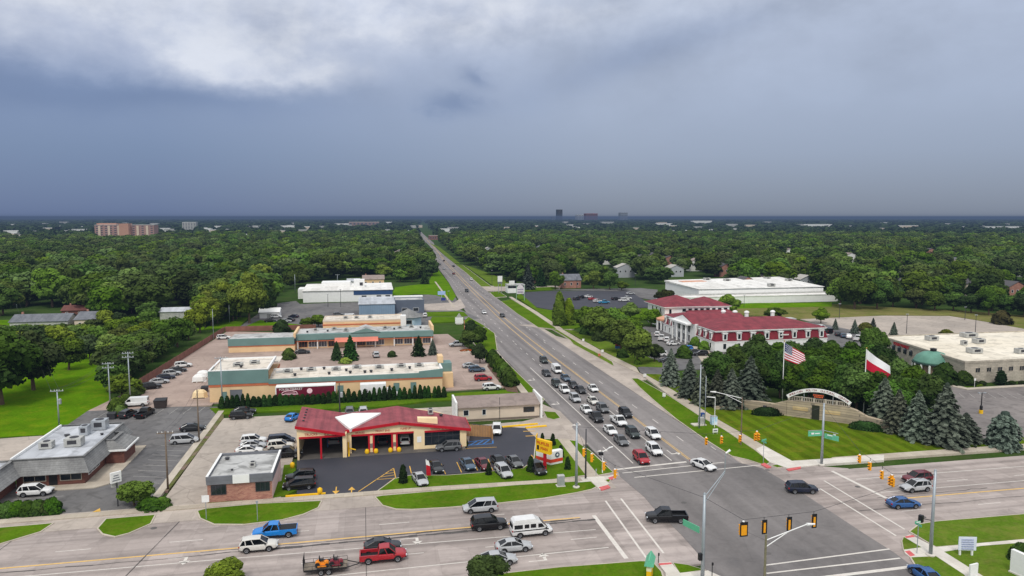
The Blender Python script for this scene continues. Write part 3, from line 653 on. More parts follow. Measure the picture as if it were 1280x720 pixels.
wf = MB(); wf.box(9.5, 16.1, yf2 + .12, yf2 + .16, .7, 3.2); wf.build('shopfront_window', b_glass, g)
wf = MB(); [wf.box(9.5 + k * 1.32 - .04, 9.5 + k * 1.32 + .04, yf2 + .06, yf2 + .115, .7, 3.2) for k in range(1, 5)]; wf.box(9.5, 16.1, yf2 + .05, yf2 + .118, 2.35, 2.43).build('window_mullions', b_dark, g)
wc = MB(); wc.hexa([(-6.9, 137.6, 4.5), (-3.9, 130.0, 4.3), (1.7, 137.6, 4.9), (-3.7, 139.6, 4.4)], [(-6.9, 137.6, 5.2), (-3.9, 130.0, 4.95), (1.7, 137.6, 5.55), (-3.7, 139.6, 5.25)]); wc.build('white_roof_cricket', b_white, g)
ob = MB(); ob.hexa([(8.3, 131.6, 4.9), (12, 131.6, 4.4), (12, 133, 4.4), (8.3, 133, 4.9)], [(8.3, 131.7, 5.75), (12, 131.7, 5.5), (12, 132.9, 5.5), (8.3, 132.9, 5.75)]); ob.build('roof_dormer_box', b_cream, g)
hvac(g, 11.2, 137.8, 4.7, 1., 1., 1.); vent(g, 13.2, 137.3, 4.4, .4, .4)
for k in range(5): vent(g, -12.2, 132.5 + k * 1.9, 5.95, .22, .45)
for x, b in ((-10.7, 'TRUCKS'), (-7.1, 'ELECTRICAL')): text(g, 'lettering', b, .62, (x, yf1 - .04, 4.6 if x < -9 else 4.42), (R(90), 0, 0), b_red, .02, sx=.95 if x < -9 else .75)
for x, z, b in ((-2.2, 3.82, 'BRAKES'), (1.9, 3.98, 'FRONT END'), (6.0, 4.15, 'TUNE UP')): text(g, 'lettering', b, .5, (x, yf2 - .04, z), (R(90), 0, 0), b_red, .02, sx=.95)
text(g, 'lettering', 'TOWING  SERVICE', .5, (12.4, yf2 - .04, 3.75), (R(90), 0, 0), b_red, .02, sx=.85)
MB().box(8.1, 8.9, yf2 - .05, yf2 - .004, 1.4, 2.5).build('wall_notice', b_white, g)
for x in (-.2, 4.0): MB().box(x - .4, x + .4, yf2 - .05, yf2 - .005, .9, 1.7).build('wall_notice', M('grey_notice', (120, 110, 104), .7, .4, 6.), g)
for k in range(6): MB().box(8.0 + k * 1.4, 8.6 + k * 1.4, yf2 - 1.4, yf2 - .4, .066, .07).build('hatch_mark', b_yel, g); MB().box(7.6, 17.3, yf2 - 1.5, yf2 - .01, -.1, .062).build('step', m_walk, g)
gp = thing('guard_pipe', 'bent yellow guard pipe where the garage front steps back', 'guard rail', (-4.3, 129.9, 0))
MB().tube((-4.3, 130.6, .1), (-4.3, 130.6, 2.3), .12).tube((-4.3, 130.6, 1.2), (-3.0, 130.3, .9), .12).tube((-4.2, 129.2, .05), (-4.2, 130.5, .9), .12).build('pipe', b_yel, gp)
for k, x in enumerate((-1.0, .6, 3.2, 4.75)):
    t = thing('bollard', ['short yellow ball bollard left of the notice pier of the first and second bay', 'short yellow ball bollard right of the notice pier of the first and second bay', 'short yellow ball bollard left of the pier before the last bay', 'short yellow ball bollard right of the pier before the last bay'][k], 'bollard', (x, yf2 - .65, .05), group='yellow bollards at the service bays')
    MB().lathe((x, yf2 - .65, .0), [(.3, 0), (.42, .3), (.42, .6), (.28, .85), (.02, .95)], 12).build('post', b_yel, t, True)
for x, y, l in ((*G(365.5, 585.5), 'yellow bollard on the grass at the left end of the garage front'), (*G(400, 618), 'yellow bollard at the end of the yellow kerb')):
    t = thing('bollard', l, 'bollard', (x, y, .1)); MB().lathe((x, y, .05), [(.35, 0), (.4, .6), (.36, .9), (.02, 1.1)], 12).build('post', b_yel, t, True)
fn = thing('board_fence', 'cedar board fence between garage and beige office', 'fence', (19, 134.5, 0))
fx = MB(); [fx.box(17.6 + k * .3, 17.87 + k * .3, 137.6 - k * .12, 137.66 - k * .12, .05, 2.3 + .03 * (k % 3)) for k in range(17)]; fx.build('boards', b_woodfence, fn)
fx = MB(); [fx.box(22.7, 22.76, 135.6 - .3 * k, 135.87 - .3 * k, .05, 2.3 + .03 * (k % 2)) for k in range(9)]; fx.build('boards', b_woodfence, fn)

# ================================================================ small brick office
b = thing('brick_office', 'small flat-roofed brick office with charcoal band and blank white sign', 'office', (-20, 117, 0))
MB().box(-24.5, -15.2, 111.7, 122.6, -.2, 2.9).build('wall', b_brick, b)
MB().box(-15.2, -15.17, 111.75, 122.6, -.1, 3.5).build('side_wall', b_pinkw, b)
MB().box(-24.6, -15.05, 111.5, 122.7, 2.9, 3.6).build('band', b_dkband, b)
flat_roof(b, -24.6, -15.05, 111.5, 122.7, 3.75, b_greyroof, b_dkband, .4)
MB().box(-24.66, -24.3, 111.6, 122.6, 4.16, 4.22).build('coping', b_white, b); MB().box(-15.35, -15.0, 111.6, 122.6, 4.16, 4.22).build('coping', b_white, b)
MB().box(-20.8, -18.4, 111.36, 111.47, 2.95, 4.25).build('blank_sign', b_white, b)
win(b, 'S', -24.0, -21.8, 1.25, 2.8, 111.7, b_dark, mull=2); win(b, 'S', -17.6, -15.5, 1.35, 2.8, 111.7, b_dark, mull=2)
hvac(b, -18.6, 116.2, 3.75, .9, .9, .7); vent(b, -23.2, 120.5, 3.75, .4, .4); vent(b, -21.5, 115, 3.75, .2, .3)

# ================================================================ grey mansard restaurant on the left
b = thing('mansard_restaurant', 'low brick restaurant under a grey shingle mansard with roof units', 'restaurant', (-51, 133, 0))
x0, x1, y0, y1 = -55.6, -45.7, 124.0, 144.2
MB().box(x0, x1, y0, y1, -.2, 2.5).build('wall', b_darkbrick, b)
w2 = MB(); w2.prism([(-78, 111), (-55.9, 111), (-55.9, 124.4), (-78, 124.4)], -.2, 2.49).build('wing_wall', b_darkbrick, b)
ms = MB()
def mans(mb, lo, hi, z0, z1):
    n = len(lo)
    for k in range(n):
        l = (k + 1) % n; mb.poly([(*lo[k], z0), (*lo[l], z0), (*hi[l], z1), (*hi[k], z1)])
        mb.poly([(*hi[k], z1 + .004), (*hi[l], z1 + .004), (*[hi[l][i] + (lo[l][i] - hi[l][i]) * .25 for i in (0, 1)], z1 - .02), (*[hi[k][i] + (lo[k][i] - hi[k][i]) * .25 for i in (0, 1)], z1 - .02)])
    mb.poly([(*p, z0 - .02) for p in lo])
lo = [(-55.0, 123.0), (-44.7, 123.0), (-44.7, 145.1), (-79, 145.1), (-79, 110), (-55.0, 110)]
hi = [(-54.5, 124.3), (-45.9, 124.3), (-45.9, 143.9), (-78, 143.9), (-78, 111), (-55.9, 111)]
hi = [(-55.2, 124.6), (-46.0, 124.6), (-46.0, 143.8), (-56.4, 143.8), (-56.4, 124.6)]
lo = [(-54.6, 122.9), (-44.6, 122.9), (-44.6, 145.2), (-56.4, 145.2), (-56.4, 122.9)]
mans(ms, lo, hi, 2.25, 4.6)
mans(ms, [(-79, 110), (-54.5, 110), (-54.5, 122.8), (-56.0, 125), (-79, 125)], [(-78, 111.2), (-56.5, 111.2), (-56.5, 124.4), (-56.7, 124.6), (-78, 124.6)], 2.25, 4.5)
ms.build('mansard', b_shingle, b)
MB().box(-56.38, -46.02, 124.62, 143.78, 3.6, 4.35).build('roof', b_silverroof, b); MB().prism([(-78, 111.2), (-56.6, 111.2), (-56.6, 124.5), (-78, 124.5)], 3.6, 4.2).build('roof', b_silverroof, b)
MB().box(-56.6, -56.3, 124.7, 143.8, 4.36, 4.75).build('coping', b_white, b)
hvac(b, -53.6, 130.6, 4.35, 2.0, 1.5, 1.1); hvac(b, -49.6, 131.2, 4.35, 2.6, 2.0, 1.35); hvac(b, -50.2, 137.6, 4.35, 1.4, 1.8, 1.6, mat=b_metal); hvac(b, -48.8, 140.8, 4.35, 2.4, 2.0, 1.7, mat=b_metal)
vent(b, -53, 137.2, 4.35, .5, .4); vent(b, -47.2, 136.8, 4.35, .3, .4); vent(b, -58.5, 121, 4.2, .3, .7, b_white)
MB().tube((-50.5, 139.5, 4.6), (-46.5, 141.5, 4.6), .08).build('roof_pipe', b_metal, b)
win(b, 'S', -54.6, -51.3, .9, 1.95, 124.0, b_stone, mull=1); win(b, 'S', -49.3, -46.1, .8, 1.95, 124.0, b_stone, mull=1)
d = MB().box(-50.9, -49.7, 123.93, 123.995, 0, 2.1).build('door', b_black, b)
win(b, 'E', 125.5, 130.5, 1.0, 1.9, x1, b_white, mull=2)
MB().prism([(-45.6, 133.2), (-42.6, 133.2), (-42.6, 139.2), (-45.6, 139.2)], -.1, 2.45).build('porch', b_darkbrick, b)
MB().prism([(-45.2, 132.6), (-42.0, 132.6), (-42.0, 139.8), (-45.2, 139.8)], 2.46, 2.75).build('porch_roof', b_white, b)
pm = MB(); mans(pm, [(-45.4, 132.8), (-42.2, 132.8), (-42.2, 139.6), (-45.4, 139.6)], [(-45.9, 134), (-44.8, 134), (-44.8, 138.4), (-45.9, 138.4)], 2.77, 4.3); pm.build('porch_mansard', b_shingle, b)
structure('sidewalk', MB().prism([(-54.8, 121.6), (-43.4, 121.6), (-41.8, 123), (-41.8, 143), (-45.6, 143), (-45.6, 123.9), (-54.8, 123.9)], -.2, .19), m_walk)

# ================================================================ beige office behind the garage
b = thing('beige_office', 'long low beige stucco office with brown roof behind the repair garage', 'office', (26, 150, 0))
MB().box(17.8, 35.4, 147.8, 153, -.2, 3.0).build('wall', b_beige, b); MB().box(17.79, 35.42, 147.77, 153.02, -.1, .35).build('base_band', M('dark_skirting', (120, 108, 98), .9, .1), b)
mb = MB(); mb.hexa([(17.3, 147.2, 2.95), (35.8, 147.2, 2.95), (35.8, 153.5, 2.95), (17.3, 153.5, 2.95)], [(17.3, 147.3, 3.12), (35.8, 147.3, 3.12), (35.8, 153.4, 4.1), (17.3, 153.4, 4.1)]); mb.build('roof', b_brownroof, b)
MB().box(35.5, 35.9, 147.0, 154.6, -.1, 4.5).build('end_wall', b_white, b); MB().box(17.2, 17.6, 147.0, 154, -.1, 4.3).build('end_wall', b_white, b)
win(b, 'S', 18.9, 20.1, 1.1, 2.4, 147.8, b_white); win(b, 'S', 22.9, 23.8, 1.1, 2.4, 147.8, b_white); win(b, 'S', 31.9, 34.3, 1.3, 2.4, 147.8, b_dark, mull=1)
MB().tube((26.7, 147.7, 0), (26.7, 147.7, 4.8), .05).build('flue_pipe', b_dark, b)

# ================================================================ tan and teal strip mall (two rows)
b = thing('strip_mall', 'tan and teal strip mall row with white roof behind the clipped conifer hedge', 'shopping centre', (-10, 180, 0))
MB().box(-36.9, -23.8, 174.6, 197, -.2, 4.2).box(-23.8, 17.2, 174.62, 184.2, -.2, 4.2).build('wall', b_tan, b)
bd = MB(); bd.box(-37.02, -23.7, 174.5, 197.1, 3.55, 4.15).box(-23.7, 17.3, 174.52, 184.3, 3.35, 3.8).build('band', b_terra, b)
te = MB(); te.box(-37.1, -23.75, 174.42, 174.9, 4.15, 7.35).box(-37.1, -36.7, 174.9, 180, 4.15, 7.35).box(-37.1, -36.7, 184, 197, 4.15, 6.3)
te.box(-23.75, 11.5, 174.44, 174.9, 3.8, 4.9).hexa([(11.5, 174.43, 3.75), (17.3, 174.43, 3.75), (17.3, 174.9, 3.75), (11.5, 174.9, 3.75)], [(11.5, 174.43, 5.3), (17.3, 174.43, 5.75), (17.3, 174.9, 5.75), (11.5, 174.9, 5.3)]).box(17.0, 20.2, 180.4, 184.5, 3.75, 5.9)
te.build('teal_fascia', b_teal, b)
rf = MB(); rf.box(-36.7, -23.75, 174.9, 190, 6.9, 7.1).box(-36.7, -23.0, 190, 197, 5.9, 6.1).box(-23.75, 17.3, 174.9, 178.4, 4.5, 4.65).box(-23.75, 17.3, 178.4, 184.2, 4.95, 5.1)
rf.hexa([(-23.7, 174.9, 4.6), (17.3, 174.9, 4.6), (17.3, 178.4, 4.6), (-23.7, 178.4, 4.6)], [(-23.7, 174.9, 4.7), (17.3, 174.9, 4.7), (17.3, 178.4, 4.97), (-23.7, 178.4, 4.97)]).build('roof', b_tanroof, b)
cp = MB(); cp.box(-37.15, -23.7, 174.4, 174.95, 7.36, 7.48).box(-24.1, -23.7, 175, 190, 7.0, 7.6).box(-37.15, -36.7, 175, 190, 7.36, 7.48).box(-36.7, -24, 189.8, 190.2, 7.0, 7.45).box(-23.7, 17.3, 183.9, 184.3, 5.1, 5.5).box(16.9, 17.35, 175, 180.4, 5.0, 5.9).build('coping', b_white, b)
MB().hexa([(17.2, 178.5, 0), (20.4, 178.5, 0), (20.4, 184.6, 0), (17.2, 184.6, 0)], [(17.3, 178.6, 3.7), (20.3, 178.6, 3.7), (20.3, 184.5, 3.7), (17.3, 184.5, 3.7)]).box(16.8, 18.1, 181, 184.6, 5.92, 7.6).build('entrance_wall', b_tan, b)
MB().box(20.42, 20.5, 180, 183.6, .3, 3.0).build('shopfront_window', b_glass2, b)
win(b, 'S', -32.4, -29.7, .1, 2.8, 174.6, b_dkband, b_dkband, 'roller_door'); win(b, 'S', -34.1, -33.1, .1, 2.4, 174.6, b_teal, b_teal, 'door')
for x in (-8, 5.3, 9.4): win(b, 'S', x, x + 1.4, .1, 2.7, 174.62, b_teal, b_teal, 'door')
MB().box(-14.6, -13.8, 174.3, 174.6, 1.2, 3.1).build('electric_cabinet', b_metal, b)
for x, y, z in ((-31.5, 181, 7.1), (-28, 183, 7.1), (-20, 180.5, 5.1), (-14.5, 181.4, 5.1), (-8.5, 180.8, 5.1), (-3.5, 182.2, 5.1), (2, 181, 5.1), (7.5, 181.6, 5.1), (12, 181.4, 5.1)): hvac(b, x, y, z, 2.2, 1.5, .7)
for x, y, z in ((-30.5, 179, 7.1), (-18, 177.3, 4.9), (-17, 182.8, 5.1), (-11.5, 182.6, 5.1), (-10, 177.4, 4.9), (-6, 179.5, 5.1), (-5, 177.5, 4.9), (-1.5, 177.4, 4.9), (0, 177.6, 4.9), (5, 178.2, 5.0), (9.5, 179.2, 5.1)): vent(b, x, y, z, .4, .7)
MB().tube((-22.9, 181, 5.3), (-20.4, 182.6, 5.3), .1).tube((-22.7, 180, 5.25), (-20, 181.4, 5.25), .08).build('roof_pipe', b_metal, b)
b = thing('strip_mall', 'rear strip mall row with salmon awning and shopfronts facing the courtyard', 'shopping centre', (0, 248, 0))
MB().box(-44.2, -24, 238.6, 250, -.2, 2.1).box(-24, 20.7, 242, 254, -.2, 3.0).build('wall', b_tan, b)
MB().box(-44.3, -23.9, 238.5, 250.1, 1.75, 2.1).box(-24.05, 20.8, 240.4, 241.9, 2.5, 2.75).build('band', b_terra, b)
te = MB(); te.box(-44.35, -24.1, 238.42, 239, 2.1, 4.4).box(-23.9, 20.8, 240.3, 241.9, 3.0, 4.9).poly([(-6.5, 240.28, 4.9), (3.5, 240.28, 4.9), (-1.5, 240.28, 6.4)]).build('teal_fascia', b_teal, b)
MB().hexa([(-11.5, 238.4, 2.3), (2.5, 238.4, 2.3), (2.5, 240.28, 2.3), (-11.5, 240.28, 2.3)], [(-11.5, 238.5, 2.4), (2.5, 238.5, 2.4), (2.5, 240.28, 3.5), (-11.5, 240.28, 3.5)]).build('awning', b_awning, b)
MB().box(-44.2, -24.3, 239, 250, 4.1, 4.2).box(-23.9, 20.7, 241.9, 254, 4.6, 4.75).hexa([(-6.5, 240.3, 4.7), (3.5, 240.3, 4.7), (3.5, 249, 4.7), (-6.5, 249, 4.7)], [(-1.6, 240.3, 6.4), (-1.4, 240.3, 6.4), (-1.4, 249, 6.4), (-1.6, 249, 6.4)]).build('roof', b_greyroof, b)
MB().box(-24.4, -23.7, 238.7, 254, 4.2, 5.6).build('fire_wall', b_tan, b); MB().box(20.3, 21.0, 241, 254, 4.5, 6.4).build('fire_wall', b_tan, b)
for k in range(14):
    x = -23 + k * 3.1
    if k % 5 != 4: win(b, 'S', x, x + 2.7, .4, 2.4, 242, b_white if k % 3 else b_terra, b_glass2 if k % 3 else b_glass, 'shopfront_window', mull=2)
for k in range(8): MB().box(-23.4 + k * 6.2, -23.1 + k * 6.2, 240.5, 240.8, 0, 2.9).build('column', b_white, b)
for x, y in ((-18, 248), (-12, 249), (-8, 245.5), (5, 248), (10, 247.5), (14, 249)): hvac(b, x, y, 4.75, 1.6, 1.3, .8)
for x, y in ((-20.5, 245), (-14, 246), (8, 246), (17, 247)): vent(b, x, y, 4.75, .4, .7)
b = thing('long_store', 'tan block store with low white roof behind the rear strip mall', 'store', (-2, 276, 0))
MB().box(-17, 12.2, 270, 284, -.2, 4.6).build('wall', b_tan, b); flat_roof(b, -17, 12.2, 270, 284, 4.75, b_tanroof, b_beige, .25); MB().box(-17.1, 12.3, 269.9, 284.1, 3.2, 3.7).build('band', b_terra, b); MB().box(11.2, 13.2, 269.6, 273, 0, 6.2).build('white_pier', b_white, b)
for x in (-9, -5, 0): hvac(b, x, 276, 4.75, 1.8, 1.4, .8)

# ================================================================ buildings farther up the west side
b = thing('white_blue_hall', 'long white hall with navy corner and shallow white metal roof', 'commercial building', (-10, 385, 0))
MB().box(-33, 11.5, 375, 404, -.2, 5.6).build('wall', b_white, b); MB().box(-8, 11.6, 374.85, 404, 3.2, 5.4).build('blue_panel', b_navy, b)
MB().hexa([(-33.4, 374.4, 5.6), (12, 374.4, 5.6), (12, 404.5, 5.6), (-33.4, 404.5, 5.6)], [(-33.4, 374.4, 5.75), (12, 374.4, 5.75), (12, 404.5, 6.6), (-33.4, 404.5, 6.6)]).build('roof', b_membrane, b)
MB().box(-25, -10, 394, 404.3, 5.9, 8.2).box(-37, -33.1, 392, 404, -.1, 5.0).build('upper_wall', b_white, b); MB().box(-8, -2.5, 386, 392, 6, 10).build('tower_wall', b_white, b); MB().box(-5, -3.4, 385.85, 385.99, 7, 8.6).build('louvre', b_dark, b)
for x in (-4, 3.5, 8): win(b, 'S', x, x + 2.4, .6, 2.8, 375, b_dark)
b = thing('blue_shed', 'square grey-blue metal shed with pale ribbed roof', 'shed', (3, 325, 0))
MB().box(-4.6, 10.6, 313.6, 336, -.2, 5.5).build('wall', b_bluew, b); MB().hexa([(-4.9, 313.2, 5.5), (10.9, 313.2, 5.5), (10.9, 336.4, 5.5), (-4.9, 336.4, 5.5)], [(-4.9, 313.2, 5.65), (10.9, 313.2, 5.65), (10.9, 336.4, 6.3), (-4.9, 336.4, 6.3)]).build('roof', b_silverroof, b)
rb = MB(); [rb.box(-4.6 + k * .95, -4.52 + k * .95, 313.52, 313.6, 0, 5.45) for k in range(1, 16)]; rb.build('wall_ribs', M('blue_grey_rib', (112, 132, 152), .7, .1), b)
b = thing('slate_store', 'dark slate flat-roofed store beside the blue shed', 'store', (17.5, 326, 0))
MB().box(10.9, 24, 323, 334, -.2, 5.6).build('wall', b_slate, b); flat_roof(b, 10.9, 24, 323, 334, 5.7, b_greyroof, b_slate, .3); MB().box(10.9, 24.2, 334.2, 337, 0, 6.5).build('white_rear_wall', b_white, b)
for x in (14, 19): win(b, 'S', x, x + 2.5, .8, 2.4, 323, b_white)
b = thing('octagon_kiosk', 'pale blue octagonal kiosk with grey pyramid roof', 'kiosk', (15, 287, 0))
o8 = lambda r: [(15 + r * math.cos(math.pi / 8 + k * math.pi / 4), 288 + r * math.sin(math.pi / 8 + k * math.pi / 4)) for k in range(8)]
MB().prism(o8(5.4), -.2, 3.6).build('wall', M('powder_blue_siding', (168, 192, 208), .7, .08, .4), b)
rr = MB(); q = o8(6.3)
for k in range(8): rr.poly([(*q[k], 3.5), (*q[(k + 1) % 8], 3.5), (15, 288, 6.6)])
rr.poly([(*p, 3.49) for p in q]); rr.build('roof', b_shingle, b)
for k, (x, y) in enumerate(((15, 282.9),)): win(b, 'S', 13.8, 16.2, .9, 2.6, 283.02, b_white)
for nm, lab, cat, x0, x1, y0, y1, h, wall, roofm, rh in (
        ('tan_house', 'tan gabled house beyond the long white hall', 'house', -4, 9, 455, 466, 4.2, b_tan, b_brownroof, 2.2),
        ('white_shed', 'small white shed left of the tan gabled house', 'shed', -13.5, -6, 458, 464, 3, b_white, b_silverroof, 1.4),
        ('metal_shed', 'pale grey metal shed standing in the left hedgerow', 'shed', -84.5, -71.3, 315, 324, 4.2, b_hvac, b_silverroof, 1.2),
        ('ranch_house', 'long grey-roofed ranch house half hidden by trees on the left', 'house', -134, -114, 302, 313, 3.2, b_hvac, b_shingle2, 2.2),
        ('ranch_house', 'grey-roofed house with tan gable wall next to the white parked car', 'house', -112, -103, 303, 318, 3.4, b_beige, b_shingle2, 2.2),
        ('red_roof_house', 'red-roofed house peeping out of the trees on the left', 'house', -132, -122, 344, 352, 2.2, b_darkbrick, M('brick_red_roof', (104, 66, 60), .9, .15), 1.8),
        ('storage_tent', 'small white tent-like shed beside the board fence corner', 'shed', -46, -38, 318, 325, 2.6, b_white, b_white, 1.4),
        ('brick_house', 'red brick house with slate roof behind the sealed car park', 'house', 114.6, 126.4, 420, 430, 4.6, b_brick, b_shingle2, 3.4),
        ('brick_house', 'small brick house half hidden left of the slate-roofed brick house', 'house', 103, 110, 455, 464, 3.8, b_brick, b_brick, 2.2),
        ('brick_house', 'tall brick house among trees right of the far road', 'house', 104, 114, 585, 596, 6.5, b_brick, b_darkbrick, 4)):
    b = thing(nm, lab, cat, ((x0 + x1) / 2, (y0 + y1) / 2, 0))
    MB().box(x0, x1, y0, y1, -.2, h).build('wall', wall, b)
    gable(b, x0, x1, y0, y1, h, rh, .4, roofm, 'X', wall)
    if 'shed' not in nm and 'tent' not in nm:
        n = max(2, int((x1 - x0) / 3.5))
        for k in range(n):
            a = x0 + (k + .3) * (x1 - x0) / n; win(b, 'S', a, a + 1.1, h * .35, h * .7, y0, b_white)
        MB().box(x0 + 1.5, x0 + 2.2, (y0 + y1) / 2 + 1, (y0 + y1) / 2 + 1.7, h, h + rh + .8).build('chimney', b_brick, b)
    else: win(b, 'S', (x0 + x1) / 2 - 1, (x0 + x1) / 2 + 1, .1, h * .75, y0, b_metal, b_hvac, 'door')
b = thing('roadside_shop', 'small white shop with dark window band by the far driveway', 'shop', (81, 402, 0))
MB().box(77, 87, 400, 407, -.2, 4.2).build('wall', b_white, b); MB().box(76.8, 87.2, 399.8, 407.2, 4.2, 4.6).build('roof', b_greyroof, b); MB().box(77.2, 86.8, 399.9, 399.99, 2.6, 3.9).build('window_band', b_glass, b); MB().box(78, 81, 399.8, 400.5, 4.6, 6.8).build('roof_sign', b_white, b)

# ================================================================ white warehouse
b = thing('white_warehouse', 'very large white flat-roofed warehouse behind the red-roofed hotel', 'warehouse', (190, 350, 0))
MB().box(163, 233, 336, 378, -.2, 6.6).build('wall', b_white, b); MB().box(163, 233, 335.9, 336, 6.0, 6.6).build('band', b_metal, b)
MB().hexa([(162.6, 335.5, 6.6), (233.4, 335.5, 6.6), (233.4, 378.4, 6.6), (162.6, 378.4, 6.6)], [(162.6, 335.5, 6.75), (233.4, 335.5, 6.75), (233.4, 378.4, 8.4), (162.6, 378.4, 7.6)]).build('roof', b_membrane, b)
MB().box(140, 236, 328, 335.85, -.2, 3.3).build('lower_wall', b_white, b); MB().box(139.8, 236.2, 327.8, 335.4, 3.3, 3.6).build('lower_roof', b_membrane, b); MB().box(139.7, 236.3, 335.4, 335.48, 3.3, 4.2).build('flashing', b_hvac, b)
MB().box(168, 182, 366, 372, 7.1, 7.75).build('roof_patch', b_copper2, b)
for x, y in ((194, 366), (186, 374), (228, 360), (205, 339.4), (222, 372)): hvac(b, x, y, 7.3 if y > 340 else 6.9, 3.4, 2.4, 1.5)
# ================================================================ hotel with red mansard roofs
b = thing('red_roof_hotel', 'white hotel with maroon mansard roofs, dormers and a pedimented entrance', 'hotel', (126, 236, 0))
def mansard_block(x0, x1, y0, y1, z0=3.4, z1=6.3, rise=2.6):
    MB().box(x0, x1, y0, y1, -.2, z0).build('wall', b_white, b)
    mb = MB(); q = [(x0, y0), (x1, y0), (x1, y1), (x0, y1)]; p = grow(q, -.75)
    for k in range(4): l = (k + 1) % 4; mb.poly([(*grow(q, .12)[k], z0), (*grow(q, .12)[l], z0), (*p[l], z1), (*p[k], z1)])
    mb.build('mansard', b_maroon, b)
    c = grow(q, -.2); MB().prism(c, z1, z1 + .3).build('cornice', b_white, b); MB().prism(grow(q, .15), z0 - .25, z0 - .01).build('string_course', b_white, b)
    hip(b, x0 + .2, x1 - .2, y0 + .2, y1 - .2, z1 + .52, rise, .2, b_maroonroof)
def dormer(face, a, pl, z0=3.7, z1=5.9, w=1.5):
    mb = MB(); fbox(mb, face, a - w / 2, a + w / 2, z0, z1, pl, -1.0, .22)
    o = mb.build('dormer', b_white, b); m2 = MB(); fbox(m2, face, a - w / 2 - .2, a + w / 2 + .2, z1, z1 + .22, pl, -1.0, .38); m2.build('dormer_cap', b_white, o)
    p = MB(); fbox(p, face, a - w * .28, a + w * .28, z0 + .35, z1 - .3, pl, .222, .25); p.build('pane', b_glass, o)
mansard_block(107.6, 147.5, 209.6, 232)
mansard_block(108.2, 126, 239, 252, 3.3, 6.0, 1.6)
MB().box(107.2, 124, 223, 240, -.2, 7.0).build('entrance_wall', b_white, b)
mb = MB(); mb.hexa([(106.6, 223.6, 7.0), (106.6, 239.6, 7.0), (128, 239.6, 7.0), (128, 223.6, 7.0)], [(106.6, 231.5, 9.3), (106.6, 231.7, 9.3), (128, 231.7, 9.3), (128, 231.5, 9.3)]).build('pediment_roof', b_maroonroof, b)
MB().poly([(106.5, 223.8, 7.0), (106.5, 239.4, 7.0), (106.5, 231.6, 9.1)]).build('pediment', b_white, b)
for k in range(4): MB().tube((105.2, 226 + k * 3.6, 0), (105.2, 226 + k * 3.6, 6.4), .32, .26, 10).build('column', b_white, b)
MB().box(104.7, 107.2, 225, 238.2, 6.4, 7.0).build('portico_slab', b_white, b)
for y in (227.5, 231.5, 235.5): win(b, 'W', y - 1, y + 1, 3.6, 6.0, 107.2, b_white, mull=1); win(b, 'W', y - .9, y + .9, .5, 2.8, 107.2, b_white, mull=1)
for k in range(8): dormer('S', 111 + k * 4.9, 209.6); win(b, 'S', 110.4 + k * 4.9, 111.6 + k * 4.9, .8, 2.7, 209.6, b_white)
for y in (212.5, 216.5, 220.5): dormer('W', y, 107.6, w=1.3); win(b, 'W', y - .6, y + .6, .8, 2.7, 107.6, b_white)
for y in (242, 246, 250): dormer('W', y, 108.2, 3.5, 5.7, 1.2); win(b, 'W', y - .5, y + .5, .6, 2.5, 108.2, b_white)
for k in range(3): dormer('S', 111 + 4.5 * k, 239, 3.5, 5.6, 1.3)
for y in (213, 219, 226): dormer('E', y, 147.5)
MB().box(147.4, 152, 216, 233, -.2, 3.2).build('annex_wall', b_white, b); hip(b, 147.5, 152.3, 215.8, 233, 3.4, 1.0, .2, b_maroonroof); win(b, 'S', 149, 150.2, .6, 2.2, 216, b_dark)
for x, y in ((126.5, 240.5), (130, 238.5), (133.5, 236.5), (143.5, 236)): MB().lathe((x, y, 6.2), [(.7, 0), (.7, 2.3), (.95, 2.4), (.7, 2.9), (.05, 3.1)], 10).build('roof_ventilator', b_white, b)
MB().box(137, 140, 224.2, 224.3, 8.0, 8.1).box(139.2, 142.2, 219, 222.4, 8.25, 8.6).build('roof_hatch', b_greyroof, b)
lt_ = MB(); [lt_.box(130.3 + .5 * k, 130.62 + .5 * k, 209.0, 209.25, 4.75 + .02 * (k % 3), 5.15) for k in range(6)]; lt_.build('lettering', b_white, b)
MB().box(112.4, 139.5, 260.5, 278, -.2, 8.0).build('tower_wall', b_white, b); hip(b, 112.4, 130, 260.5, 279, 8.2, 3.5, .9, b_maroonroof); hip(b, 128, 139.5, 261, 277, 8.0, 2.7, .9, b_maroonroof)
for k in range(8): win(b, 'S', 119.5 + k * 2.5, 121.2 + k * 2.5, 6.0, 7.4, 260.5, b_white)
for y in (264, 268, 272): win(b, 'W', y, y + 1.4, 5.6, 7.3, 112.4, b_white)
win(b, 'S', 114, 115.2, 5.2, 7.3, 260.5, b_white)
MB().box(122, 138.5, 252, 260.4, -.2, 5.2).build('link_wall', b_white, b); MB().hexa([(121, 251.5, 5.2), (139, 251.5, 5.2), (139, 260.4, 5.2), (121, 260.4, 5.2)], [(121, 252, 5.4), (139, 252, 5.4), (139, 260.45, 6.6), (121, 260.45, 6.6)]).build('link_roof', b_maroonroof, b)
MB().lathe((112.4, 256.5, 0), [(4.6, 3.6), (4.8, 3.7), (4.8, 4.3), (4.4, 4.4), (.4, 5.9), (.05, 6.0)], 20).build('copper_canopy', b_copper2, b)
MB().lathe((112.4, 256.5, 0), [(4.2, -.2), (4.2, 3.6)], 20).build('rotunda_wall', b_white, b)
for t in range(5):
    a = R(150 + t * 28); x, y = 112.4 + 4.6 * math.cos(a), 256.5 + 4.6 * math.sin(a); MB().tube((x, y, 0), (x, y, 3.6), .22).build('column', b_white, b); MB().obox((112.4 + 4.19 * math.cos(a + .24), 256.5 + 4.19 * math.sin(a + .24), .2), (.08, 1.3, 2.6), a + .24).build('arched_door', b_dark, b)

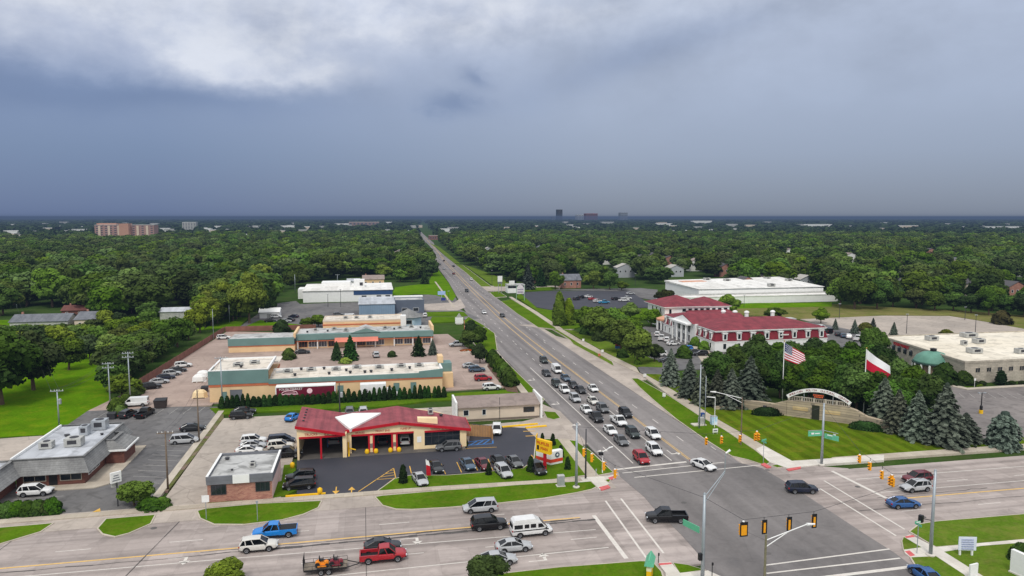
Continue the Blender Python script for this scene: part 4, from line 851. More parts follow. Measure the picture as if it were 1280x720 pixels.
# ================================================================ stone cultural centre with green dome
b = thing('stone_hall', 'pale stone hall with wide flat roof and a green domed entrance', 'hall', (170, 175, 0))
MB().prism([(151, 157.3), (260, 157.3), (260, 197), (158, 197)], -.2, 5.2).build('wall', b_stone, b)
MB().prism([(151.3, 157.6), (259.7, 157.6), (259.7, 196.7), (158.2, 196.7)], 5.2, 5.45).build('roof', surf('ivory_membrane_roof', (224, 214, 194), (236, 228, 212), .04, (.8, .14), (6, 14, .05), .82, 0, .8, None, .4), b)
MB().prism([(150.9, 157.2), (260.1, 157.2), (260.1, 157.55), (151.0, 157.55)], 5.21, 5.75).prism([(150.9, 157.56), (151.35, 157.56), (158.2, 197), (157.8, 197)], 5.21, 5.75).prism([(157.8, 196.75), (260, 196.75), (260, 197.1), (157.8, 197.1)], 5.21, 5.75).build('coping', b_stone, b)
for k in range(9): win(b, 'S', 154.2 + k * 3.4, 155.7 + k * 3.4, 2.6, 3.9, 157.3, b_stone, mull=1)
for x, y, s in ((168, 188, 3.2), (178, 181, 3.0), (184, 191, 4.2), (171, 179, 1.6), (164, 168, 3.4), (187, 168, 4), (196, 178, 3.0), (176, 165, 2.6)): hvac(b, x, y, 5.45, s, s * .7, 1.3)
dm = MB(); cx, cy, rr_ = 152.6, 169.9, 5.6
dm.lathe((cx, cy, 0), [(5.0, 3.1), (4.8, 3.5), (4.1, 4.7), (2.7, 5.6), (1.0, 6.05), (.05, 6.15)], 20); dm.build('dome', b_copper, b, True)
MB().lathe((cx, cy, 0), [(5.15, 2.75), (5.15, 3.08), (4.7, 3.1)], 20).build('dome_ring', M('dark_green_copper', (62, 84, 80), .6, .1), b); MB().lathe((cx, cy, 5.95), [(.8, 0), (.8, .7), (1.0, .8), (.1, 1.0)], 8).build('dome_lantern', b_black, b)
MB().lathe((cx, cy, 0), [(4.2, -.1), (4.2, 2.75)], 16).build('rotunda_wall', M('brown_glazed_wall', (132, 112, 98), .5, .3, .5), b)
for k in range(8):
    a = R(95 + k * 25); MB().tube((cx + 4.9 * math.cos(a), cy + 4.9 * math.sin(a), 0), (cx + 4.9 * math.cos(a), cy + 4.9 * math.sin(a), 2.75), .28).build('column', b_white, b)
text(b, 'lettering', 'POLISH MARKET', 1.35, (155.98, 186.2, 4.55), (R(90), 0, R(-100)), b_red, .05, sx=.85)
for y in (181, 184, 187, 190): x = 151 + (y - 157.3) * 7 / 39.7 - .07; MB().lathe((x, y, 2.6), [(.6, 0), (.6, 1.2), (.3, 1.6)], 8, sy=1).build('arched_window', b_glass, b)

# ================================================================ stone wall and arch sign
wp = [(75.3, 146.0, .7), (82.1, 145.4, .9), (82.2, 145.3, 2.0), (84.6, 142.9, 2.2), (86.5, 140.3, 2.3), (88.3, 138.2, 3.4), (90, 136.7, 3.7), (93.3, 133.8, 3.7), (97.0, 130.5, 3.7), (98.2, 129.0, 3.3), (99.4, 127.2, 2.4), (101.5, 124.6, 2.0), (102.9, 122.6, 2.0), (103.0, 122.4, .9), (106.2, 116.9, .6)]
b = thing('stone_wall', 'curved stone wall rising to a balustrade under the arched sign', 'wall', (93, 134, 0))
mb = MB()
for k, (p, q) in enumerate(zip(wp, wp[1:])):
    a, c = Vector(p[:2]), Vector(q[:2]); d = (c - a).normalized(); n = Vector((-d.y, d.x)) * .45
    if .6 < (c - a).length:
        mb.hexa([(*(a - n), -.2), (*(c - n), -.2), (*(c + n), -.2), (*(a + n), -.2)], [(*(a - n), p[2]), (*(c - n), q[2]), (*(c + n), q[2]), (*(a + n), p[2])])
mb.build('wall', b_stone2, b)
A, Bp = Vector((88.3, 138.2)), Vector((97.6, 130.0)); dv = (Bp - A).normalized(); nv = Vector((dv.y, -dv.x)); Ls = (Bp - A).length
if nv.dot(Vector((-1, -1))) < 0: nv = -nv
wallang = math.atan2(dv.y, dv.x)
ins = MB()
for s0, s1 in ((1.2, 4.3), (7.4, 10.6)):
    c = A + dv * ((s0 + s1) / 2) + nv * .47; ins.obox((c.x, c.y, 1.7), (s1 - s0, .06, .8), wallang)
ins.build('stone_inlay', b_fieldstone, b)
c = A + dv * 5.8 + nv * .46; MB().obox((c.x, c.y, 0), (1.5, .08, 3.2), wallang).build('gateway', M('dark_gateway', (44, 48, 36), .9, .2), b)
for s in (-4.6, 14.3):
    c = A + dv * s + nv * .3; MB().obox((c.x, c.y, .2), (.7, .7, 1.5), wallang).build('niche', b_dark, b)
bl = MB()
for s in np.arange(.4, Ls, .34): c = A + dv * float(s); bl.obox((c.x, c.y, 3.7), (.12, .12, .75), wallang)
for s in (.3, 2.9, 5.4, 7.6, 9.8, 12.1): c = A + dv * s; bl.obox((c.x, c.y, 3.68), (.4, .4, .95), wallang)
p, q = A + dv * .2, A + dv * 12.2; bl.tube((*p, 4.5), (*q, 4.5), .12, n=6); bl.build('balustrade', b_stone, b)
sg = thing('arch_sign', 'white arched sign with dark red lettering above the stone wall', 'sign', (93.3, 133.8, 3.6))
ar = MB(); zc0, rise = 4.35, 2.05; Rr_ = ((Ls / 2) ** 2 + rise ** 2) / (2 * rise); nseg = 24; half = math.asin(Ls / 2 / Rr_)
def arc(t, dr=0.0, o=0.0):
    a = -half + 2 * half * t; s = Ls / 2 + (Rr_ + dr) * math.sin(a); z = zc0 + rise - Rr_ + (Rr_ + dr) * math.cos(a); c = A + dv * s + nv * o; return (c.x, c.y, z)
for k in range(nseg):
    t0, t1 = k / nseg, (k + 1) / nseg
    ar.hexa([arc(t0, -.37, .1), arc(t1, -.37, .1), arc(t1, -.37, .3), arc(t0, -.37, .3)], [arc(t0, .37, .1), arc(t1, .37, .1), arc(t1, .37, .3), arc(t0, .37, .3)])
ar.build('panel', b_white, sg)
ps = MB(); [ps.tube((*(A + dv * s + nv * .1), 3.6), arc(s / Ls, -.3, .1), .07) for s in (.35, 3.4, Ls - 3.4, Ls - .35)]; ps.build('post', b_metal, sg)
line = 'AMERICAN  POLISH  CULTURAL  CENTER'
for k, chx in enumerate(line):
    if chx == ' ': continue
    t = .05 + .9 * k / (len(line) - 1); a = -half + 2 * half * t
    o = text(sg, 'letter', chx, .62, arc(t, 0, .325), (0, 0, 0), b_red if False else M('dark_red_lettering', (128, 24, 44), .6, .05), .012)
    zax = Vector((nv.x, nv.y, 0)); xax = Vector((dv.x * math.cos(a), dv.y * math.cos(a), -math.sin(a))); xax = xax if xax.cross(zax).z < 0 or True else -xax
    yax = zax.cross(xax)
    if yax.z < 0: xax = -xax; yax = zax.cross(xax)
    o.rotation_euler = Matrix((xax, yax, zax)).transposed().to_euler()
eb = thing('message_board', 'dark message board with orange lettering hung under the arched sign', 'sign', (93.0, 134.0, 4.2))
c = A + dv * (Ls * .5) + nv * .22; MB().obox((c.x, c.y, 4.75), (2.3, .16, .95), wallang).build('board', b_black, eb)
orm = M('orange_led', (214, 96, 50), .6, .3, 3.); ro = Matrix((Vector((dv.x, dv.y, 0)), Vector((0, 0, 1)), Vector((nv.x, nv.y, 0)))).transposed().to_euler()
c = A + dv * (Ls * .5) + nv * .31
tl = MB(); [tl.obox((*(c + dv * (-.9 + .3 * k)), 5.25), (.22, .03, .26), wallang) for k in range(7)]; [tl.obox((*(c + dv * (-.7 + .3 * k)), 4.88), (.22, .03, .26), wallang) for k in range(6)]; tl.build('lettering', orm, eb)
# ---------------------------------------------------------------- board fence of the mall lot
for lab, P in (('long brown board fence along the left edge of the strip mall lot', [(-57.9, 193), (-57.0, 210), (-55.3, 245), (-53.6, 283)]), ('brown board fence along the rear of the strip mall lot', [(-53.4, 283.2), (-38, 282.8), (-20.4, 282.3)])):
    fnc = thing('board_fence', lab, 'fence', (*P[0], 0)); mb, pm = MB(), MB()
    for p, q in zip(P, P[1:]):
        a, c = Vector(p), Vector(q); n = max(1, int((c - a).length / 2.4)); rz = math.atan2((c - a).y, (c - a).x)
        for k in range(n):
            m_ = a + (c - a) * ((k + .5) / n); mb.obox((m_.x, m_.y, .06), ((c - a).length / n - .03, .06, 1.95), rz); e = a + (c - a) * (k / n); pm.obox((e.x, e.y, 0), (.12, .12, 2.15), rz)
    mb.build('boards', b_fence, fnc); pm.build('posts', b_fence, fnc)
# ---------------------------------------------------------------- vehicles
v_paint = paintmat()
v_glass = M('car_glass', (14, 17, 20), .1, .2, 1., spec=.4)
v_tyre = M('tyre_rubber', (28, 28, 29), .85, .1, 3.)
v_rim = M('alloy_rim', (150, 152, 156), .35, .15, 3., .6)
v_trim = M('black_plastic', (24, 25, 27), .6, .15, 2.)
v_light = M('headlamp_lens', (214, 220, 226), .15, .05, 4.)
v_tail = M('tail_lamp_lens', (150, 18, 20), .25, .1, 4.)
v_orange = M('machine_orange', (226, 134, 30), .5, .1, 2.)
v_boxw = M('truck_box_white', (226, 226, 224), .5, .06, .6)
v_maroon = M('trailer_maroon', (104, 20, 44), .5, .12, .5)

def ring(x, w, zb, zt, cr=.05):
    h = [(w * .80, zb), (w * .97, zb + .10), (w, zb + (zt - zb) * .45), (w * .985, zt - .16), (w * .93, zt - .045), (w * .72, zt + cr * .4), (w * .3, zt + cr)]
    return [(x, -a, z) for a, z in h] + [(x, a, z) for a, z in h[::-1]]
SPEC = {
    'sedan': dict(L=4.75, r=.335, wb=2.78, st=[(-2.36, .66, .42, .86), (-2.24, .82, .3, .97), (-1.7, .90, .24, 1.0), (-.7, .92, .2, .95), (.9, .92, .2, .93), (1.5, .91, .22, .88), (2.05, .86, .25, .78), (2.3, .72, .3, .68), (2.38, .55, .36, .6)], cab=[(-2.0, .99, .78), (-1.0, 1.42, .60), (.15, 1.44, .60), (1.2, .93, .78)], roofw=.6),
    'suv': dict(L=4.7, r=.37, wb=2.75, st=[(-2.34, .74, .5, .98), (-2.26, .88, .38, 1.06), (-1.6, .94, .3, 1.08), (0, .95, .28, 1.04), (1.0, .95, .28, 1.04), (1.6, .93, .3, 1.0), (2.1, .88, .33, .92), (2.3, .76, .4, .8), (2.37, .6, .45, .7)], cab=[(-2.26, 1.07, .84), (-1.9, 1.64, .68), (.25, 1.70, .68), (1.2, 1.04, .82)], roofw=.68),
    'minivan': dict(L=5.1, r=.34, wb=3.05, st=[(-2.55, .78, .45, 1.0), (-2.46, .92, .3, 1.06), (-1.6, .97, .24, 1.08), (0, .98, .22, 1.02), (1.2, .97, .22, 1.0), (1.9, .94, .25, .92), (2.35, .85, .3, .78), (2.52, .62, .38, .66)], cab=[(-2.46, 1.07, .88), (-2.1, 1.70, .72), (.55, 1.72, .72), (1.75, .97, .84)], roofw=.72),
    'van': dict(L=5.7, r=.36, wb=3.5, st=[(-2.85, .9, .5, 1.15), (-2.78, .98, .38, 1.2), (-1.6, 1.0, .32, 1.2), (0, 1.0, .32, 1.15), (1.5, 1.0, .32, 1.12), (2.2, .96, .35, 1.02), (2.65, .86, .4, .85), (2.85, .66, .45, .7)], cab=[(-2.8, 1.2, .95), (-2.7, 2.05, .86), (1.1, 2.08, .86), (2.1, 1.08, .9)], roofw=.86),
    'pickup': dict(L=5.8, r=.4, wb=3.6, st=[(-.62, .99, .42, 1.18), (.4, .99, .4, 1.16), (1.3, .99, .4, 1.15), (1.9, .97, .42, 1.12), (2.55, .92, .46, 1.04), (2.82, .8, .52, .92), (2.9, .62, .56, .8)], cab=[(-.62, 1.17, .88), (-.42, 1.84, .72), (.75, 1.88, .72), (1.6, 1.15, .86)], roofw=.72)}
def bar(mb, a, b, w, m=0):
    a, b = Vector(a), Vector(b); mb.tube(a, b, w, w, 5, m)
def wheel(root, x, y, r, wdt=.24):
    s = 1 if y > 0 else -1
    t = MB().loft([[(x + q * math.cos(a), y + d * s, r + q * math.sin(a)) for a in [k * math.pi / 8 for k in range(16)]] for q, d in ((r * .62, -wdt), (r * .96, -wdt), (r, -wdt * .8), (r, -.03), (r * .94, 0), (r * .62, -.01))]).build('wheel', v_tyre, root, True)
    MB().loft([[(x + q * math.cos(a), y + d * s, r + q * math.sin(a)) for a in [k * math.pi / 5 for k in range(10)]] for q, d in ((r * .64, -.04), (r * .62, .012), (r * .3, -.02), (r * .1, .0))]).build('rim', v_rim, t)
PROTO = {}
def make(kind):
    base = {'coupe': 'sedan', 'conversion': 'van'}.get(kind, kind); S = SPEC[base]
    t = thing(kind, 'x', 'car', (0, 0, 0))
    bd = MB(); bd.loft([ring(*s) for s in S['st']])
    c = S['cab']; rw = S['roofw']
    if kind == 'pickup':
        bd.box(-2.88, -.6, -.98, .98, .45, .74).box(-2.88, -.6, .84, .99, .74, 1.16).box(-2.88, -.6, -.99, -.84, .74, 1.16).box(-2.9, -2.76, -.9, .9, .55, 1.15)
    dx = .0
    pts = [(x, s * w, z) for x, z, w in c for s in (-1, 1)]
    # greenhouse: dark glass body, painted roof and pillars
    solid = kind in ('van', 'conversion')
    gl = MB(); a0, a1, b0, b1, c0, c1, d0, d1 = pts
    k = .985
    sh = lambda p: (p[0], p[1] * k, p[2] - .01)
    (bd if solid else gl).hexa([sh(a0), sh(d0), sh(d1), sh(a1)], [sh(b0), sh(c0), sh(c1), sh(b1)])
    if solid:
        for s in (-1, 1):
            y0, y1 = .955, .873
            def patch(x0, x1, z0, z1):
                f = lambda z: s * (.95 - (z - 1.2) / .86 * .085 + .008)
                gl.hexa([(x0, f(z0) - s * .02, z0), (x1, f(z0) - s * .02, z0), (x1 - (.0 if x1 < 1 else .35), f(z1) - s * .02, z1), (x0, f(z1) - s * .02, z1)], [(x0, f(z0), z0), (x1, f(z0), z0), (x1 - (.0 if x1 < 1 else .35), f(z1), z1), (x0, f(z1), z1)])
            patch(.75, 1.62, 1.28, 1.78)
            if kind == 'conversion':
                patch(-2.55, -1.4, 1.28, 1.8); patch(-1.15, -.5, 1.3, 1.8); patch(-.3, .45, 1.3, 1.8)
        gl.hexa([(2.06, -.8, 1.12), (2.06, .8, 1.12), (1.26, .74, 1.95), (1.26, -.74, 1.95)], [(2.12, -.8, 1.14), (2.12, .8, 1.14), (1.32, .74, 1.97), (1.32, -.74, 1.97)])
        gl.box(-2.83, -2.76, -.72, .72, 1.3, 1.85)
        if kind == 'conversion': bd.loft([[(x, -w, 2.04), (x, -w * .95, 2.04 + h), (x, w * .95, 2.04 + h), (x, w, 2.04)] for x, w, h in ((-2.7, .84, .1), (-2.4, .86, .38), (.4, .86, .42), (1.05, .8, .06))])
    else:
        rz_b, rz_c = c[1][1], c[2][1]
        bd.loft([[(x, -w, z - .03), (x, -w, z + .02), (x, -w * .6, z + .055), (x, w * .6, z + .055), (x, w, z + .02), (x, w, z - .03)] for x, w, z in ((c[1][0] - .06, rw * .93, rz_b - .02), (c[1][0] + .15, rw * 1.02, rz_b + .005), ((c[1][0] + c[2][0]) / 2, rw * 1.03, max(rz_b, rz_c) + .02), (c[2][0] - .1, rw * 1.02, rz_c), (c[2][0] + .04, rw * .95, rz_c - .03))])
        for s in (0, 1):
            A, B_, C_, D = pts[s], pts[2 + s], pts[4 + s], pts[6 + s]
            bar(bd, D, C_, .045); bar(bd, A, B_, .09 if kind != 'pickup' else .07)
            m0 = [A[i] + (D[i] - A[i]) * .5 for i in range(3)]; m1 = [B_[i] + (C_[i] - B_[i]) * .5 for i in range(3)]; bar(bd, m0, m1, .05)
            if kind in ('suv', 'minivan'):
                m0 = [A[i] + (D[i] - A[i]) * .22 for i in range(3)]; m1 = [B_[i] + (C_[i] - B_[i]) * .15 for i in range(3)]; bar(bd, m0, m1, .07)
    bd.build('body', v_paint, t); gl.build('windows', v_glass, t)
    wb, r = S['wb'], S['r']; ww = max(s[1] for s in S['st'])
    tm = MB()
    for x in (-wb / 2 - .02, wb / 2 - .02):
        for s in (-1, 1):
            tm.loft([[(x + q * math.cos(a), s * (ww + o), r + q * math.sin(a)) for a in [math.pi * k / 8 for k in range(9)]] for q, o in ((r + .1, -.3), (r + .1, .004), (r * .5, .004))], cap=False, closed=False)
    xf = S['st'][-1][0]; xr = S['st'][0][0] if kind != 'pickup' else -2.9
    zf = S['st'][-1][2]
    tm.box(xf - .12, xf + .03, -.42, .42, zf, zf + .2); tm.box(xf - .25, xf - .02, -.72, .72, zf - .1, zf + .02); tm.box(xr - .03, xr + .2, -.75, .75, .38, .5)
    for s in (-1, 1):
        tm.box(-wb / 2 + r + .1, wb / 2 - r - .1, s * ww - .03, s * ww + .012, S['st'][3][2] - .01 if kind != 'pickup' else .38, S['st'][3][2] + .1 if kind != 'pickup' else .48)
        mx = c[3][0] - .28; tm.obox((mx, s * (ww + .1), c[3][1] + .02), (.16, .22, .15))
    if kind == 'pickup': tm.box(-2.75, -.63, -.83, .83, .742, .76)
    if kind == 'conversion': tm.box(-2.7, 2.2, -1.012, -.99, .95, 1.08).box(-2.7, 2.2, .99, 1.012, .95, 1.08)
    tm.build('trim', v_trim, t)
    for x in (-wb / 2 - .02, wb / 2 - .02):
        for s in (-1, 1): wheel(t, x, s * (ww + .012), r)
    q = S['st'][-2]
    for s in (-1, 1):
        MB().obox((q[0] + .0, s * q[1] * .82, q[3] - .16), (.16, .3, .13), -s * .5).build('headlight', v_light, t)
        zt = S['st'][1][3] if kind != 'pickup' else 1.1; wt = S['st'][1][1] if kind != 'pickup' else .95
        MB().obox((xr + .05, s * (wt - .1), zt - .27), (.14, .2, .2)).build('taillight', v_tail, t)
    return t
COLS = dict(white=(.72, .72, .71), silver=(.42, .43, .44), grey=(.12, .124, .128), dark=(.022, .024, .027), black=(.005, .005, .006), green=(.02, .032, .028), navy=(.011, .016, .036), blue=(.02, .09, .26), bright=(.01, .20, .60), slate=(.06, .10, .15), red=(.36, .012, .02), maroon=(.13, .012, .02), beige=(.42, .38, .32), pearl=(.62, .60, .55), sky=(.03, .24, .42), ltblue=(.12, .22, .34))
def place(kind, px, py, head, col, label, cat=None, group=None, sc=1.0, z=.045, xy=None):
    x, y = xy or G(px, py, z)
    if kind not in PROTO: PROTO[kind] = make(kind); t = PROTO[kind]
    else: t = copy_tree(PROTO[kind])
    nm = {'suv': 'suv', 'van': 'cargo_van', 'conversion': 'passenger_van', 'pickup': 'pickup_truck', 'sedan': 'parked_car' if group and 'park' in group else 'sedan_car', 'minivan': 'minivan'}[kind]
    t.name = nm; t.location = (x, y, z); t.rotation_euler = (0, 0, R(head)); t.scale = (sc,) * 3
    for k in ('group',):
        if k in t: del t[k]
    setp(t, label, cat or {'suv': 'car', 'sedan': 'car', 'van': 'van', 'conversion': 'van', 'pickup': 'pickup truck', 'minivan': 'minivan'}[kind], group)
    for ch in t.children:
        if ch.name.split('.')[0] == 'body': ch.color = (*COLS[col], 1)
    return t
S_, N_, E_, W_ = -90, 90, 0, 180
gq = 'cars queuing on the main road'
Q = [('suv', 681, 453, 'green', 'dark green car alone behind the main road queue, last to arrive'),
     ('van', 699, 465, 'white', 'white delivery van near the back of the queue on the main road'),
     ('sedan', 686, 469, 'dark', 'dark sedan left of the white delivery van in the queue'),
     ('sedan', 709, 475, 'slate', 'dark blue-grey sedan right behind in front of the white delivery van'),
     ('suv', 694.5, 483, 'green', 'dark grey-green SUV at the back of the kerbside queue lane'),
     ('sedan', 717, 484, 'dark', 'dark sedan between the white SUV and the white turning car in the queue'),
     ('sedan', 729, 490, 'black', 'black car left of the white turning-lane sedan in the queue'),
     ('suv', 707.5, 490, 'white', 'white SUV in the kerbside queue lane behind the silver SUV'),
     ('sedan', 744.5, 488, 'white', 'white sedan alone in the centre turning lane beside the black car'),
     ('suv', 721.6, 501, 'silver', 'silver SUV in the kerbside queue lane ahead of a white SUV'),
     ('sedan', 742, 504, 'pearl', 'beige-white sedan in the middle of the queue behind a dark SUV'),
     ('sedan', 733.4, 515, 'white', 'white sedan in the kerbside queue lane behind the black pickup'),
     ('suv', 754.5, 514, 'grey', 'dark grey SUV in the queue ahead of the beige-white sedan'),
     ('pickup', 747.3, 525, 'black', 'black pickup in the kerbside queue lane ahead of a white sedan'),
     ('suv', 784.4, 520, 'black', 'black SUV in the centre turning lane beside the big white pickup'),
     ('pickup', 776, 530, 'white', 'big white pickup with cap in the queue beside the black SUV'),
     ('sedan', 764.7, 541, 'white', 'white sedan behind the dark grey sedan near the front of the queue'),
     ('suv', 792.3, 545, 'green', 'dark green SUV ahead of the big white pickup in the queue'),
     ('sedan', 777, 554, 'grey', 'dark grey sedan second in the kerbside queue lane behind the red SUV'),
     ('suv', 818.5, 546.5, 'white', 'white SUV second in the centre turning lane of the queue'),
     ('suv', 821, 566, 'white', 'white car first at the stop line of the centre turning lane'),
     ('suv', 802, 577, 'red', 'red SUV first at the stop line of the main road queue')]
for k, px, py, c, l in Q:
    x, y = G(px, py, .045); lane = min((42.4, 46.4, 50.1, 53.6), key=lambda a: abs(a - x)); x = x * .35 + lane * .65
    place(k, 0, 0, S_ + rnd.uniform(-1.5, 1.5), c, l, group=gq, xy=(x, y))
for k, px, py, h, c, l in (
        ('sedan', 605, 392, S_, 'white', 'white car leaving a driveway mouth on the left side of the far main road'),
        ('sedan', 628, 396, S_, 'black', 'black car in the centre turning lane well behind the queue'),
        ('suv', 583.6, 365, S_, 'dark', 'dark car on the far main road level with the roadside shop'),
        ('suv', 589, 350.5, N_, 'white', 'white car driving away on the right side of the far main road'),
        ('sedan', 567, 343, N_, 'maroon', 'dark red car on the far main road beyond the white car'),
        ('sedan', 567, 333.5, N_, 'navy', 'small dark car on the right lanes of the distant road'),
        ('sedan', 550, 331.5, S_, 'dark', 'dark car on the left lanes of the distant road'),
        ('sedan', 555, 326.5, N_, 'black', 'black speck of a car farthest up the straight of the road'),
        ('sedan', 555, 337, S_, 'silver', 'silver car on the left lanes of the distant road'),
        ('suv', 531, 303.5, S_, 'white', 'white car at the far end of the road near the horizon'),
        ('sedan', 879, 585, -68, 'white', 'white car with dark glass roof turning into the junction'),
        ('pickup', 833, 651, 168, 'black', 'black pickup turning out of the junction to the left'),
        ('suv', 1002, 615, -12, 'navy', 'dark navy SUV driving across the junction to the right'),
        ('sedan', 1129, 633.5, -6, 'blue', 'blue sedan leaving the junction on the right arm of the cross road'),
        ('suv', 1144, 613, W_, 'silver', 'silver SUV waiting on the right arm beside the maroon SUV'),
        ('suv', 1146, 602, W_, 'maroon', 'maroon SUV waiting on the right arm behind the silver SUV'),
        ('sedan', 1156, 724, 84, 'blue', 'blue car cut off by the bottom edge beside the corner kerb'),
        ('minivan', 600, 638.5, W_ - 1, 'silver', 'silver minivan driving left along the grass verge on the cross road'),
        ('suv', 611, 660, 1, 'black', 'black SUV driving right beside the silver minivan'),
        ('conversion', 664, 667.5, 2, 'white', 'white passenger van with raised roof and side windows on the cross road'),
        ('sedan', 642, 687.5, 1, 'silver', 'silver-blue sedan driving right below the white passenger van'),
        ('sedan', 622, 704, 0, 'silver', 'silver car half hidden by the tree at the bottom edge'),
        ('sedan', 478, 687, 0, 'dark', 'dark sedan beside the red pickup on the cross road'),
        ('pickup', 479, 700, 0, 'red', 'red pickup towing the flat trailer of mowers'),
        ('suv', 323.5, 687, 2, 'pearl', 'pale silver SUV in the turning lane beside the blue pickup'),
        ('pickup', 344, 670, W_ + 1, 'bright', 'bright blue pickup with black bed cover driving left')):
    sc_ = 1.06 if k == 'suv' and py == 660 else 1.0
    t = place(k, px, py, h, c, l, sc=sc_)
    if 'bed cover' in l: MB().box(-2.8, -.62, -.88, .88, 1.12, 1.19).build('bed_cover', v_trim, t)
    if 'towing' in l: pass
# parked ------------------------------------------------------------------
gp1 = 'cars parked in front of the repair garage'
for k, px, py, h, c, l in (
        ('sedan', 525, 603, -78, 'silver', 'silver car parked on the grass left of the red pylon banner'),
        ('sedan', 545, 587.5, -80, 'dark', 'dark sedan parked behind the red banner in the garage lot'),
        ('sedan', 584.6, 584, -80, 'slate', 'blue-grey sedan parked left of the maroon sedan'),
        ('sedan', 604, 584, -80, 'maroon', 'maroon sedan parked between blue-grey and dark sedans'),
        ('sedan', 623.5, 580.5, -80, 'dark', 'dark sedan parked right of the maroon sedan'),
        ('suv', 629.5, 594, -80, 'silver', 'silver SUV parked on the grass in front of a dark sedan'),
        ('sedan', 643, 581, -80, 'grey', 'grey sedan parked right of the silver SUV on the grass'),
        ('suv', 671.5, 590, -80, 'dark', 'dark SUV parked beside the red pylon post'),
        ('suv', 621, 541, -100, 'white', 'white SUV parked by the cedar fence and yellow kerb'),
        ('suv', 560.8, 562.5, W_, 'grey', 'grey SUV parked right at the garage shopfront'),
        ('suv', 376, 600, W_ + 3, 'black', 'black SUV parked behind another black SUV beside the brick office'),
        ('minivan', 374, 610, W_ + 2, 'black', 'black SUV parked nearest the yellow kerb beside the brick office'),
        ('suv', 317, 554, 2, 'white', 'white wagon parked farthest behind the brick office'),
        ('sedan', 316.5, 560, 2, 'silver', 'silver sedan between two white cars behind the brick office'),
        ('sedan', 311.5, 566.5, 2, 'white', 'white sedan parked closest behind the brick office roof'),
        ('minivan', 352, 554, 3, 'navy', 'dark blue minivan parked beside the white wagon behind the brick office'),
        ('suv', 350.5, 561, 3, 'pearl', 'pale SUV parked in front of the dark blue minivan'),
        ('pickup', 357, 571, 3, 'black', 'black pickup squeezed between the brick office and garage'),
        ('suv', 301.5, 523, 4, 'black', 'black SUV parked on the pale lot by the lawn strip'),
        ('sedan', 305.5, 516.5, 4, 'dark', 'dark car parked just behind the black SUV on the pale lot'),
        ('sedan', 365.8, 524.5, 70, 'bright', 'blue car parked at the left rear of the garage'),
        ('suv', 437, 517.5, 92, 'grey', 'grey car peeping over the garage roof valley'),
        ('suv', 454, 517.5, 92, 'silver', 'silver car peeping over the garage roof valley')):
    place(k, px, py, h, c, l, group=gp1, z=.07 if px > 400 or py > 590 else .045)
for k, px, py, h, c, l in (
        ('suv', 45, 618.5, 1, 'white', 'white SUV parked at the front door of the mansard restaurant'),
        ('minivan', 231, 553.5, 4, 'silver', 'silver minivan parked by the kerb of the restaurant lot'),
        ('sedan', 241, 538, 6, 'dark', 'dark sedan parked beyond the silver minivan'),
        ('van', 169, 507.5, 184, 'white', 'white cargo van parked beside the black dumpster'),
        ('suv', 160, 521, 75, 'dark', 'dark jeep-like car parked left of the black pickup'),
        ('pickup', 181.5, 520, 78, 'black', 'black pickup parked in front of the white cargo van'),
        ('suv', 189, 486, 20, 'black', 'black car first in the row along the brown fence'),
        ('sedan', 199, 479.5, 18, 'silver', 'silver sedan second in the row along the brown fence'),
        ('sedan', 207, 474, 18, 'navy', 'dark blue sedan third in the row along the brown fence'),
        ('suv', 214.7, 469.5, 18, 'silver', 'silver car fourth in the row along the brown fence'),
        ('sedan', 222, 465, 16, 'dark', 'dark sedan fifth in the row along the brown fence'),
        ('suv', 229, 459, 14, 'white', 'white SUV last in the row along the brown fence'),
        ('suv', 279.5, 424, 5, 'white', 'white SUV alone by the far end of the brown fence'),
        ('sedan', 378, 442, 4, 'dark', 'dark car parked in the mall courtyard'),
        ('suv', 470, 446, 95, 'silver', 'silver car in the mall courtyard beyond the white roof'),
        ('pickup', 572, 433, 182, 'silver', 'silver pickup parked at the roadside trees of the mall'),
        ('sedan', 588, 459.5, 3, 'silver', 'silver car half hidden behind the grey SUV in the mall front row'),
        ('suv', 596, 464.5, 3, 'slate', 'blue-grey SUV in the mall front row'),
        ('suv', 604, 475.5, 3, 'red', 'red and white SUV in the mall front row'),
        ('suv', 614.5, 487, 3, 'white', 'white SUV last in the mall front row by the bed'),
        ('suv', 531, 396, 90, 'white', 'white car beside the octagonal kiosk'),
        ('sedan', 469, 397.5, 3, 'white', 'white sedan on the left in front of the blue shed'),
        ('sedan', 485, 397.5, 3, 'white', 'white sedan on the right in front of the blue shed'),
        ('van', 439, 398, 3, 'white', 'white van with orange box by the blue shed'),
        ('suv', 423, 395, 3, 'grey', 'dark grey car parked left of the white van'),
        ('sedan', 338, 402.5, 8, 'black', 'black car on the left of the lot behind the rear fence'),
        ('suv', 345, 397.5, 8, 'white', 'white car behind the black one in the lot behind the rear fence'),
        ('sedan', 367, 397, 150, 'navy', 'dark car farthest right in the lot behind the rear fence'),
        ('sedan', 362, 401.5, 150, 'dark', 'dark sedan nearest in the lot behind the rear fence'),
        ('sedan', 357, 403, 8, 'silver', 'silver sedan nearest the shrubs in the lot behind the rear fence'),
        ('suv', 88, 412, 0, 'white', 'white car parked beside the ranch houses on the left')):
    place(k, px, py, h, c, l, group='cars parked in the lots left of the main road')
